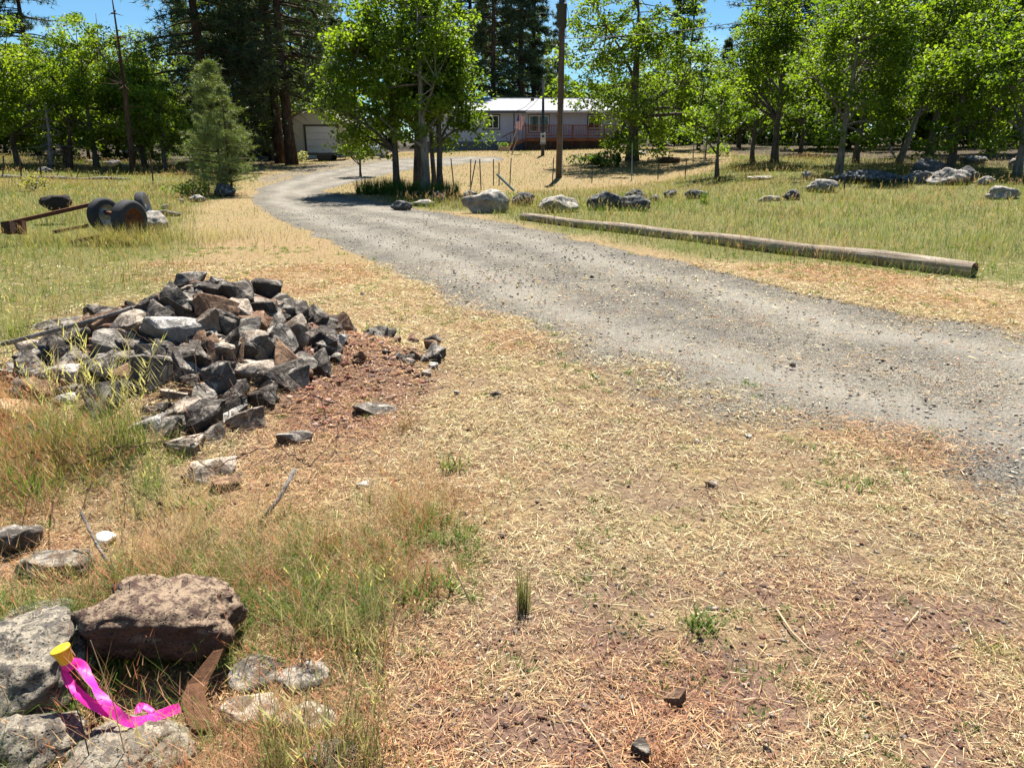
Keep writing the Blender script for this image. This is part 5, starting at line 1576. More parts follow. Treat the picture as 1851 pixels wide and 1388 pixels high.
    for i in range(nb):
        Q(MB().box(dx0, dx1, yd + i * bd, yd + (i + 1) * bd - 0.012, z_f - 0.04, z_f), "plank", M_DECK)
    Q(MB().box(dx0, dx1, yd - 0.045, yd - 0.005, z_f - 0.26, z_f + 0.0), "rim_board", M_DECK)
    nx = 7
    xs = np.linspace(dx0 + 0.06, dx1 - 0.06, nx)
    for x in xs:
        zz = tz(x, yd) - 0.3
        Q(MB().box(x - 0.06, x + 0.06, yd + 0.0, yd + 0.12, zz, z_f - 0.045), "support_post", M_DECKDARK)
        Q(MB().box(x - 0.055, x + 0.055, yd - 0.16, yd - 0.05, z_f - 0.2, z_rail + 0.04), "rail_post", M_DECK)
    # dark boards closing the space under the deck
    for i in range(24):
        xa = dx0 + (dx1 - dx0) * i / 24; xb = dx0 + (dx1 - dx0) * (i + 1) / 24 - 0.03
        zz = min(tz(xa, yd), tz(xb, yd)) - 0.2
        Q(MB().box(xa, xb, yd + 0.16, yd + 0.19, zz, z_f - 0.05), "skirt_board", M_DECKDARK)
    Q(MB().box(dx0 - 0.03, dx1 + 0.03, yd - 0.17, yd - 0.03, z_rail, z_rail + 0.05), "top_rail", M_DECK)
    Q(MB().box(dx0, dx1, yd - 0.13, yd - 0.08, z_f + 0.1, z_f + 0.16), "bottom_rail", M_DECK)
    bl = MB(); x = dx0 + 0.08
    while x < dx1 - 0.05:
        bl.box(x, x + 0.04, yd - 0.125, yd - 0.085, z_f + 0.16, z_rail); x += 0.125
    bo = Q(bl, "balusters", M_DECK); bo["kind"] = "stuff"
    # side rail of the deck and stair going down beside the wall
    for xe in (dx0, dx1):
        Q(MB().box(xe - 0.05, xe + 0.05, yd - 0.1, Y - 0.1, z_rail - 0.002, z_rail + 0.045), "side_rail", M_DECK)
    sx0 = X(912, yd); zg2 = tz(sx0, yd + 1)
    n_st = 6
    for i in range(n_st):
        xa = dx0 - (dx0 - sx0) * i / n_st - 0.02; zt = z_f - (z_f - zg2) * (i + 1) / (n_st + 0.5)
        Q(MB().box(xa - (dx0 - sx0) / n_st, xa - 0.01, yd + 0.05, yd + 1.25, zt - 0.045, zt), "step", M_DECK)
    for yy in (yd - 0.02, yd + 1.28):
        Q(MB().bar((dx0 - 0.1, yy, z_rail - 0.02), (X(906, yd), yy, zg2 + 0.95), 0.08, 0.05), "stair_rail", M_DECK)
        Q(MB().bar((dx0 - 0.1, yy, z_f - 0.15), (sx0, yy, zg2 + 0.08), 0.05, 0.26), "stringer", M_DECK)
        for i in range(5):
            t = (i + 0.5) / 5; xx = dx0 - (dx0 - sx0) * t
            Q(MB().box(xx - 0.02, xx + 0.02, yy - 0.02, yy + 0.02, z_f - (z_f - zg2) * t, z_rail - (z_rail - zg2 - 0.95) * t - 0.03), "stair_baluster", M_DECK)
    Q(MB().bar((dx0, yd - 0.1, z_rail + 0.05), (dx0, yd - 0.1, z_rail + 0.2), 0.12), "post_cap", M_DECK)

def build_garage():
    Y = 60.0
    X = lambda u: at(u, 250, Y).x
    Z = lambda v: zpx(v, Y)
    x0, x1 = X(516), X(622)
    zg = tz((x0 + x1) / 2, Y) - 0.1
    root = empty("garage", ((x0 + x1) / 2, Y, zg)); off = Vector(root.location)
    tag(root, "cream garage with white panelled door behind the black trunked pines", "garage")
    def P(mb, name, mat, parent=root, **k):
        mb.v = [tuple(Vector(p) - off) for p in mb.v]; return mb.build(name, mat, parent, **k)
    zt = Z(222)
    D = 7.0
    P(MB().box(x0, x1, Y, Y + D, zg - 0.5, zt), "wall", M_CREAM)
    d0, d1, dz0, dz1 = X(554), X(610), Z(277), Z(229)
    n = 5
    dr = P(MB().box(d0, d1, Y - 0.05, Y + 0.004, zg - 0.3, dz1), "garage_door", M_DOORW)
    for i in range(n):
        za = zg + (dz1 - zg) * i / n + 0.012; zb_ = zg + (dz1 - zg) * (i + 1) / n - 0.012
        P(MB().box(d0 + 0.02, d1 - 0.02, Y - 0.075, Y - 0.048, za, zb_), "panel", M_DOORW, dr)
    P(MB().box((d0 + d1) / 2 - 0.1, (d0 + d1) / 2 + 0.1, Y - 0.10, Y - 0.076, zg + 0.75, zg + 0.8), "handle", M_STEEL, dr)
    for a, b_ in ((d0 - 0.16, d0 - 0.004), (d1 + 0.004, d1 + 0.16)):
        P(MB().box(a, b_, Y - 0.06, Y + 0.004, zg - 0.3, dz1 + 0.14), "door_trim", M_BROWNTRIM)
    P(MB().box(d0 - 0.003, d1 + 0.003, Y - 0.06, Y + 0.004, dz1 + 0.004, dz1 + 0.14), "door_trim", M_BROWNTRIM)
    for a in (x0 - 0.03, x1 - 0.10):
        P(MB().box(a, a + 0.13, Y - 0.03, Y + 0.1, zg - 0.4, zt - 0.01), "corner_trim", M_CREAM)
    zr = zt + 1.3; xm = (x0 + x1) / 2
    for sgn in (-1, 1):
        xe = xm + sgn * ((x1 - x0) / 2 + 0.4); ze = zt - 0.1
        m = MB()
        m.add([(xm, Y - 0.4, zr), (xe, Y - 0.4, ze), (xe, Y + D + 0.3, ze), (xm, Y + D + 0.3, zr), (xm, Y - 0.4, zr - 0.12), (xe, Y - 0.4, ze - 0.12), (xe, Y + D + 0.3, ze - 0.12), (xm, Y + D + 0.3, zr - 0.12)],
              [(0, 1, 2, 3), (4, 7, 6, 5), (0, 4, 5, 1), (1, 5, 6, 2), (2, 6, 7, 3), (3, 7, 4, 0)])
        P(m, "roof", M_GARROOF)
    g = MB(); g.add([(x0, Y, zt), (x1, Y, zt), (xm, Y, zr - 0.16), (x0, Y + 0.1, zt), (x1, Y + 0.1, zt), (xm, Y + 0.1, zr - 0.16)], [(0, 1, 2), (5, 4, 3), (0, 3, 4, 1), (1, 4, 5, 2), (2, 5, 3, 0)])
    P(g, "gable", M_CREAM)
    # flat trailer deck in front of the door
    Yt = 56.0
    XT = lambda u: at(u, 280, Yt).x
    zt2 = zpx(276.5, Yt); b0 = tz(XT(597), Yt)
    tr = empty("flat_trailer", (XT(597), Yt, b0)); tag(tr, "low dark flat trailer parked before the white garage door", "trailer")
    o2 = Vector(tr.location)
    def R(mb, name, mat, **k):
        mb.v = [tuple(Vector(p) - o2) for p in mb.v]; return mb.build(name, mat, tr, **k)
    for i in range(8):
        R(MB().box(XT(562), XT(628), Yt - 0.9 + i * 0.23, Yt - 0.68 + i * 0.23, zt2 - 0.05, zt2), "plank", M_DECKDARK)
    R(MB().box(XT(562), XT(628), Yt - 0.95, Yt - 0.91, zt2 - 0.17, zt2 + 0.01), "side_beam", M_DARKMETAL)
    R(MB().box(XT(562), XT(628), Yt + 0.96, Yt + 1.0, zt2 - 0.17, zt2 + 0.01), "side_beam", M_DARKMETAL)
    R(MB().bar((XT(628), Yt, zt2 - 0.12), (XT(640), Yt, b0 + 0.1), 0.08), "drawbar", M_DARKMETAL)
    for xx in (XT(585), XT(597)):
        for yy in (Yt - 0.85, Yt + 0.85):
            R(MB().lathe([(0.0, -0.09), (0.17, -0.09), (0.29, -0.08), (0.30, 0), (0.29, 0.08), (0.17, 0.09), (0, 0.09)], 18, (xx, yy, b0 + 0.26), (0, 1, 0)), "wheel", M_TYRE, smooth=True)
    # pale propane tank
    Yk = 55.5
    c = at(672, 274, Yk); b0 = tz(c.x, Yk); R_ = 0.42
    zc = max(c.z, b0 + R_ + 0.12)
    tk = empty("gas_tank", (c.x, Yk, b0)); tag(tk, "white rounded tank half hidden by low oak leaves near the garage", "tank"); o3 = Vector(tk.location)
    def K(mb, name, mat, **k):
        mb.v = [tuple(Vector(p) - o3) for p in mb.v]; return mb.build(name, mat, tk, **k)
    prof = [(0.0, -1.25)] + [(R_ * math.sin(a), -1.0 - 0.25 * math.cos(a)) for a in np.linspace(0.2, math.pi / 2, 6)] + [(R_ * math.sin(a), 1.0 + 0.25 * math.cos(a)) for a in np.linspace(math.pi / 2, 0.2, 6)] + [(0, 1.25)]
    K(MB().lathe(prof, 28, (c.x, Yk, zc), (1, 0, 0)), "tank_body", M_TANKW, smooth=True)
    for dx in (-0.7, 0.7):
        K(MB().box(c.x + dx - 0.1, c.x + dx + 0.1, Yk - 0.3, Yk + 0.3, b0 - 0.05, zc - R_ * 0.7), "foot", M_BLOCK)
    K(MB().lathe([(0, 0.16), (0.14, 0.14), (0.16, 0.0), (0.16, -0.05)], 16, (c.x, Yk, zc + R_), (0, 0, 1)), "valve_dome", M_TANKW, smooth=True)
    # dark open shed under the pines
    Ys = 57.0
    XS = lambda u: at(u, 270, Ys).x
    b0 = tz(XS(470), Ys)
    sh = empty("shed", (XS(470), Ys, b0)); tag(sh, "dark open fronted shed in the shade under the pines", "shed"); o4 = Vector(sh.location)
    def S(mb, name, mat, **k):
        mb.v = [tuple(Vector(p) - o4) for p in mb.v]; return mb.build(name, mat, sh, **k)
    a, b_, zt3 = XS(451), XS(490), zpx(262, Ys)
    zt3 = zpx(255, Ys)
    S(MB().box(a, b_, Ys + 1.7, Ys + 1.75, b0 - 0.1, zt3 - 0.06), "back_wall", M_DECKDARK)
    S(MB().box(a, a + 0.05, Ys, Ys + 1.69, b0 - 0.1, zt3 - 0.06), "side_wall", M_DECKDARK)
    S(MB().box(b_ - 0.05, b_, Ys, Ys + 1.69, b0 - 0.1, zt3 - 0.06), "side_wall", M_DECKDARK)
    m = MB(); m.box(a - 0.2, b_ + 0.2, Ys - 0.3, Ys + 2.0, zt3 - 0.05, zt3 + 0.03); S(m, "roof", M_DARKMETAL)
    q = MB(); bx = (a + b_) / 2
    q.box(bx - 0.6, bx + 0.5, Ys + 0.2, Ys + 1.2, b0 - 0.02, b0 + 0.32)
    o = q.build("tarpaulin", plain("blue_tarp", (0.03, 0.055, 0.22), 0.6, 0.3, 6), None, bevel=0.06)
    tag(o, "low blue tarp covered stack inside the dark shed", "tarp")

def fence_line():
    g = "thin steel posts of the old fence line"
    # top and foot in photo px, distance
    posts = [
        (815, 287, 822, 343, 31.5, "thin steel fence post nearest the clump of oaks"),
        (851, 288, 850, 330, 34, "short upright post behind the crossed leaning post"),
        (860, 290, 848, 343, 31.5, "slanted thin post crossing an upright one"),
        (867, 288, 870, 342, 31.5, "upright thin post beside the slanted one"),
        (892, 288, 892, 328, 34.5, "upright thin post behind the peaked boulder"),
        (902, 294, 902, 327, 34.5, "short thin post close to the leaning green post"),
        (924, 286, 921, 326, 34.5, "upright thin post between the peaked boulder and utility pole"),
        (1001, 285, 998, 324, 35, "thin post just beside the utility pole's foot"),
        (1071, 295, 1070, 325, 35, "thin post before the shade of the spreading oak"),
        (1143, 259, 1142, 323, 35.5, "tall pale post in front of the spreading oak's trunk"),
        (1191, 292, 1189, 325, 35.5, "thin post in front of the black tyre planter"),
        (1241, 288, 1238, 330, 34, "thin post between the black planter and the sapling"),
        (1294, 288, 1292, 337, 32, "thin post in front of the sapling"),
        (1254, 258, 1253, 295, 42, "grey post on the lawn before the satellite dish"),
        (1273, 255, 1273, 293, 43, "grey post carrying the satellite dish's cable on the lawn"),
        (1104, 263, 1103, 287, 48, "short post on the lawn beside the deck"),
        (1129, 250, 1129, 268, 55, "short dark post at the deck's far corner"),
        (1527, 322, 1527, 348, 25.5, "short steel stake in the meadow before the long dark ledge"),
    ]
    for (u0, v0, u1, v1, Y, lab) in posts:
        b = base_at(u1, Y); top = at(u0, v0, Y)
        m = MB()
        d = Vector(top) - b
        m.bar(Vector((0, 0, -0.25)), d, 0.045, 0.012); m.bar(Vector((0, 0.016, -0.25)), d + Vector((0, 0.016, 0)), 0.012, 0.035)
        if "tall pale" in lab or "grey" in lab: mt = M_STEEL
        else: mt = M_DARKMETAL
        o = m.build("fence_post", mt); o.location = b
        tag(o, lab, "fence post", g)
    # leaning green pipe
    a = at(898, 315, 22.5); b = at(929, 345, 22.3)
    o = MB().tube([a, a.lerp(b, 0.5), b], 0.035, 10).build("steel_pipe", M_GREENPOST, smooth=False)
    tag(o, "grey green steel post leaning over the boulder row", "post")

def build_poles():
    # utility pole
    Y = 38.0
    b = base_at(1010, Y); m = pxm(Y, 3)
    root = empty("utility_pole", b); tag(root, "brown wooden utility pole with dark transformer standing in the dry lawn", "utility pole")
    Hh = 9.6
    MB().tube([(0, 0, -0.4), (0.02, 0, 2.5), (0.03, 0, 5), (0.04, 0, Hh)], [0.165, 0.15, 0.14, 0.12], 14).build("pole", M_POLEWOOD, root, smooth=True)
    zc = zpx(32, Y) - b.z
    t = MB().lathe([(0, -0.52), (0.20, -0.52), (0.225, -0.48), (0.225, 0.42), (0.24, 0.43), (0.24, 0.47), (0.18, 0.52), (0, 0.54)], 20, (-0.02, -0.42, zc), (0, 0, 1)).build("transformer", M_DARKMETAL, root, smooth=True)
    MB().box(-0.06, 0.02, -0.24, -0.12, zc - 0.35, zc - 0.25).build("bracket", M_STEEL, t); MB().box(-0.06, 0.02, -0.24, -0.12, zc + 0.25, zc + 0.35).build("bracket", M_STEEL, t)
    for dx in (-0.1, 0.08):
        MB().lathe([(0.0, 0.0), (0.035, 0.0), (0.06, 0.05), (0.035, 0.08), (0.06, 0.12), (0.03, 0.16), (0.015, 0.26), (0, 0.26)], 10, (dx - 0.02, -0.42, zc + 0.5), (0, 0, 1)).build("bushing", M_DARKMETAL, t, smooth=True)
    for zz in (zc + 1.1, zc + 0.75):
        MB().tube([(0.1, 0, zz), (0.42, 0, zz)], 0.03, 8).build("side_arm", M_STEEL, root)
    for x0, x1, z1 in ((-0.05, -0.30, zc - 0.95), (0.12, 0.36, zc - 0.55)):
        MB().tube([(x0, -0.1, zc + 0.9), ((x0 + x1) / 2 + (x1 - x0) * 0.2, -0.1, zc + 0.2), (x1, -0.05, z1), (0.05 * (1 if x1 > 0 else -1), -0.05, z1 - 0.25)], 0.012, 6).build("cable", M_DARKMETAL, root)
    MB().tube([(0.12, -0.14, 0.1), (0.13, -0.13, 3.4)], 0.025, 8).build("conduit", M_STEEL, root)
    # power line running off over the oaks
    p0 = b + Vector((0.05, 0, zpx(70, Y) - b.z)); 
    e = at(1420, 24, 46.0)
    pts = []
    for i in range(15):
        t = i / 14; p = p0.lerp(e, t); p.z -= 0.45 * 4 * t * (1 - t) * 0.6; pts.append(p)
    o = MB().tube(pts, 0.018, 6).build("power_line", M_DARKMETAL)
    tag(o, "dark power line sagging from the utility pole over the oaks", "cable")
    # service post with meter box
    Y2 = 52.0
    b2 = base_at(981, Y2); root2 = empty("meter_post", b2); tag(root2, "thin dark service post with pale meter box before the deck", "meter post")
    ztop = zpx(142, Y2) - b2.z; m2 = pxm(Y2, 2)
    MB().tube([(0, 0, -0.2), (0.0, 0, 1.0), (-0.02, 0, ztop)], [0.13, 0.11, 0.07], 10).build("post", M_DARKMETAL, root2, smooth=True)
    zb0, zb1 = zpx(258, Y2) - b2.z, zpx(241, Y2) - b2.z
    bx = MB().box(-0.17, 0.17, -0.26, -0.11, zb0, zb1).build("meter_box", plain("pale_grey_enamel", (0.55, 0.56, 0.54), 0.5, 0.2), root2, bevel=0.015)
    MB().lathe([(0, 0.1), (0.07, 0.09), (0.085, 0.0)], 14, (0, -0.26, zb1 - 0.22), (0, -1, 0)).build("meter_glass", M_GLASS, bx, smooth=True)
    MB().box(-0.20, 0.20, -0.24, -0.11, zb0 - 0.12, zb0 - 0.01).build("lower_box", M_STEEL, root2)
    MB().tube([(-0.02, -0.1, 0), (-0.02, -0.13, zb0 - 0.1)], 0.05, 8).build("conduit", M_DARKMETAL, root2)
    # service drops from the post to the house eave
    for k, (u, v) in enumerate(((873, 158), (905, 176))):
        a = b2 + Vector((0, 0, ztop - 0.3 - 0.5 * k)); e = at(u + 60, v + 25, 61.5)
        e = at(935, 200 + 4 * k, 60.4)
        pts = [a.lerp(e, i / 8) - Vector((0, 0, 0.35 * 4 * (i / 8) * (1 - i / 8))) for i in range(9)]
        o = MB().tube(pts, 0.015, 5).build("service_cable", M_DARKMETAL)
        tag(o, "thin cable from service post to the eave, %s one" % ("upper" if k == 0 else "lower"), "cable")
    # small flag on a leaning pale pole, and a second leaning pole
    Yf = 54.0
    p0 = ground(876 + 32, 290); p0 = at(910, 284, 54.0); p0.z = tz(p0.x, p0.y)
    a = base_at(917, Yf); top = at(936, 230, Yf)
    fr = empty("flag", a); tag(fr, "small striped flag on a leaning wooden pole before the deck stair", "flag")
    d = top - a
    MB().tube([(0, 0, -0.1), d * 0.5, d], 0.035, 8).build("flag_pole", M_RAWWOOD, fr)
    m_, nt, out = new_mat("striped_flag"); s = NT(nt)
    uv = s.n("TexCoord").outputs["Generated"]; sx = s.n("SeparateXYZ"); nt.links.new(uv, sx.inputs[0])
    st = s.math('FRACT', s.math('MULTIPLY', sx.outputs[0], 6.5)); stc = s.ramp(st, [(0.49, (0.75, 0.72, 0.72)), (0.51, (0.48, 0.05, 0.06))], 'CONSTANT')
    can = s.math('MULTIPLY', s.math('GREATER_THAN', sx.outputs[2], 0.58), s.math('LESS_THAN', sx.outputs[0], 0.5))
    b_ = s.bsdf(s.mix(can, stc, (0.05, 0.06, 0.2)), 0.8); nt.links.new(b_.outputs[0], out.inputs[0])
    q = MB(); c0 = top - a
    V = []; n1, n2 = 10, 8
    for i in range(n1 + 1):
        for j in range(n2 + 1):
            s1, t1 = i / n1, j / n2
            V.append((c0.x - 0.25 + 0.52 * s1 * (1 - 0.15 * t1) + 0.30 * t1, c0.y + 0.05 * math.sin(s1 * 9 + t1 * 3), c0.z - 0.05 + 0.85 * t1 - 0.16 * s1 + 0.03 * math.sin(s1 * 7)))
    F = [(i * (n2 + 1) + j, (i + 1) * (n2 + 1) + j, (i + 1) * (n2 + 1) + j + 1, i * (n2 + 1) + j + 1) for i in range(n1) for j in range(n2)]
    q.add(V, F); q.build("cloth", m_, fr, smooth=True)
    MB().tube([d, d + Vector((0.12, 0, 0.9))], 0.02, 6).build("staff", M_RAWWOOD, fr)
    a2 = base_at(924, 53.0); t2 = at(937, 246, 53.5)
    o = MB().tube([a2 - Vector((0, 0, .1)), a2.lerp(t2, .5), t2], 0.04, 8).build("wooden_pole", M_RAWWOOD); tag(o, "second pale pole leaning beside the flag pole", "pole")
    # planter box by the house
    pb = base_at(911, 57.8); root3 = empty("planter_box", pb); tag(root3, "small wooden planter box with a green plant beside the stair", "planter")
    MB().box(-0.42, 0.42, -0.2, 0.2, -0.1, 0.32).build("box", M_RAWWOOD, root3, bevel=0.02)
    rng = np.random.default_rng(3); n = 160
    P = np.stack([rng.normal(0, 0.18, n), rng.normal(0, 0.1, n), 0.34 + 0.28 * rng.random(n)], 1)
    V, F = leaf_cards(P, 0.11, rng); link("plant", np_mesh("plant", V, F, np.tile([[0.10, 0.16, 0.03]], (len(V), 1))), M_LEAF, root3)
    # satellite dish seen from behind
    Yd = 46.5; bd_ = base_at(1275, Yd); r4 = empty("satellite_dish", bd_); tag(r4, "dark satellite dish on a short mast at the lawn's end", "satellite dish")
    zc = zpx(242, Yd) - bd_.z
    MB().tube([(0, 0, -0.2), (0, 0, zc)], 0.04, 8).build("mast", M_DARKMETAL, r4)
    MB().lathe([(0.0, 0.0), (0.12, 0.01), (0.24, 0.05), (0.36, 0.12), (0.37, 0.125), (0.36, 0.14), (0.22, 0.075), (0.0, 0.02)], 24, (-0.1, -0.02, zc), Vector((-0.75, 0.3, 0.55))).build("dish", M_DARKMETAL, r4, smooth=True)
    MB().bar((-0.1, 0, zc - 0.05), (-0.65, 0.25, zc + 0.25), 0.03).build("feed_arm", M_DARKMETAL, r4)
    # black tyre-like planter ring on the lawn
    Yp = 44.0; bp = base_at(1208, Yp); r5 = empty("log_bench", bp); tag(r5, "dark bark covered log lying raised on the lawn beside the spreading oak", "log")
    zl = zpx(290, Yp) - bp.z
    MB().tube([(-0.6, 0, zl), (-0.2, 0.02, zl + 0.01), (0.25, 0, zl), (0.62, 0.02, zl)], [0.16, 0.18, 0.17, 0.165], 12).build("log_body", M_PINEBARK, r5, smooth=True)
    for xx in (-0.4, 0.4):
        MB().box(xx - 0.1, xx + 0.1, -0.12, 0.12, -0.1, zl - 0.13).build("support", M_DECKDARK, r5)

def build_log():
    # long pole lying along the verge
    a = ground(944, 398); b = ground(1762, 500)
    a.z = tz(a.x, a.y) + 0.02; b.z = tz(b.x, b.y)
    n = 40; rng = np.random.default_rng(4)
    d = (b - a).normalized(); side = Vector((-d.y, d.x, 0)); up = Vector((0, 0, 1))
    V = []; k = 18
    for i in range(n + 1):
        t = i / n; r = 0.082 + 0.032 * t + 0.006 * math.sin(t * 23)
        p = a.lerp(b, t); c = Vector((p.x, p.y, max(tz(p.x, p.y), 0) * 0.5 + p.z * 0.5 + r * 0.82)) + side * 0.05 * math.sin(t * 5)
        for j in range(k):
            ang = 2 * math.pi * j / k
            h = 1 + 0.10 * mnoise.noise(Vector((math.cos(ang) * 1.6, math.sin(ang) * 1.6, t * 7))) + 0.05 * mnoise.noise(Vector((math.cos(ang) * 4, math.sin(ang) * 4, t * 12)))
            if 0.38 < t < 0.62 and -0.6 < math.sin(ang) < 0.2 and math.cos(ang) < 0: h -= 0.16 * abs(mnoise.noise(Vector((ang * 2, t * 30, 0))))
            V.append(tuple(c + (side * math.cos(ang) + up * math.sin(ang)) * r * h))
    F = [(i * k + j, i * k + (j + 1) % k, (i + 1) * k + (j + 1) % k, (i + 1) * k + j) for i in range(n) for j in range(k)]
    m, nt, out = new_mat("weathered_log"); s = NT(nt)
    co = s.n("TexCoord").outputs["Object"]
    # grain runs along the log
    rt = s.n("Mapping", inp={"Rotation": (0, 0, -math.atan2(d.y, d.x)), "Scale": (0.9, 14, 14)})
    rt.vector_type = 'TEXTURE' if False else 'POINT'
    nt.links.new(co, rt.inputs[0])
    rot = s.n("VectorRotate", rotation_type='Z_AXIS', inp={"Angle": -math.atan2(d.y, d.x)}); nt.links.new(co, rot.inputs["Vector"])
    mp = s.n("Mapping", inp={"Scale": (1.2, 16, 16)}); nt.links.new(rot.outputs[0], mp.inputs[0])
    f = s.noise(mp.outputs[0], 1.6, 7, 0.7, 0.3); g = s.noise(co, 3, 5, 0.7)
    colr = s.ramp(f, [(0.28, (0.075, 0.055, 0.04)), (0.5, (0.26, 0.205, 0.15)), (0.72, (0.46, 0.40, 0.315))])
    colr = rgbmul(s, colr, s.ramp(g, [(0.3, 0.7), (0.7, 1.25)]))
    bs = s.bsdf(colr, 0.9, s.bump(f, 1.0, 0.02), 0.2); nt.links.new(bs.outputs[0], out.inputs[0])
    root = empty("fallen_log", (a + b) / 2); tag(root, "long weathered log lying along the verge between gravel and meadow", "log")
    o = Vector(root.location)
    mb = MB(); mb.add([Vector(v) - o for v in V], F); body = mb.build("log_body", m, root, smooth=True)
    # cut end, slightly hollow dark heart
    e = MB(); ring = [Vector(V[n * k + j]) for j in range(k)]; c = sum(ring, Vector()) / k
    pr = [ring, [c + (p - c) * 0.86 - d * 0.0 for p in ring], [c + (p - c) * 0.5 - d * 0.03 for p in ring], [c + (p - c) * 0.1 - d * 0.05 for p in ring]]
    V2 = [p - o for rr in pr for p in rr]
    e.add(V2, [(i * k + j, i * k + (j + 1) % k, (i + 1) * k + (j + 1) % k, (i + 1) * k + j) for i in range(3) for j in range(k)] + [tuple(3 * k + j for j in range(k))])
    e.build("cut_end", plain("dark_end_grain", (0.10, 0.075, 0.055), 0.95, 0.5, 20, 0, 0.6, 0.01), body)
    e = MB(); e.add([Vector(V[j]) - o for j in range(k)], [tuple(range(k))[::-1]]); e.build("cut_end", M_POLEWOOD, body)
    # fallen logs at the other meadow's far side
    for lab, (u0, v0, Y0), (u1, v1, Y1), r in [
        ("long bleached log lying across the far meadow", (-40, 313, 33.5), (235, 301, 36.0), 0.10),
        ("short broken log leaning by the bleached one's end", (198, 298, 36.5), (216, 292, 37.2), 0.13),
        ("bleached log in the shade at the forest edge", (150, 268, 47), (232, 274, 45), 0.12),
        ("pale log lying in the forest edge thicket", (228, 275, 44), (252, 269, 45), 0.10),
        ("pale plank lying beyond the deck by the forest", (1200, 259, 56), (1218, 265, 55), 0.10),
        ("light fallen branch leaning in front of the leaning oak", (1607, 262, 35), (1617, 285, 34.5), 0.06)]:
        p = at(u0, v0, Y0); q = at(u1, v1, Y1)
        pts = []; rs = []
        for i in range(13):
            t = i / 12; c = p.lerp(q, t); g_ = tz(c.x, c.y) + r * 0.45
            if (p - q).length > 1.6: c.z = min(c.z, g_) if abs(c.z - g_) < 1.2 else c.z
            c += Vector((0, 0.25 * math.sin(t * 5) * min(1, (p - q).length / 8), 0.03 * math.sin(t * 17)))
            pts.append(c); rs.append(r * (1.0 - 0.5 * t) * (1 + 0.18 * math.sin(t * 21 + r * 90)))
        ob = MB().tube(pts, rs, 10).build("fallen_log", M_DEADWOOD, smooth=True)
        tag(ob, lab, "log")

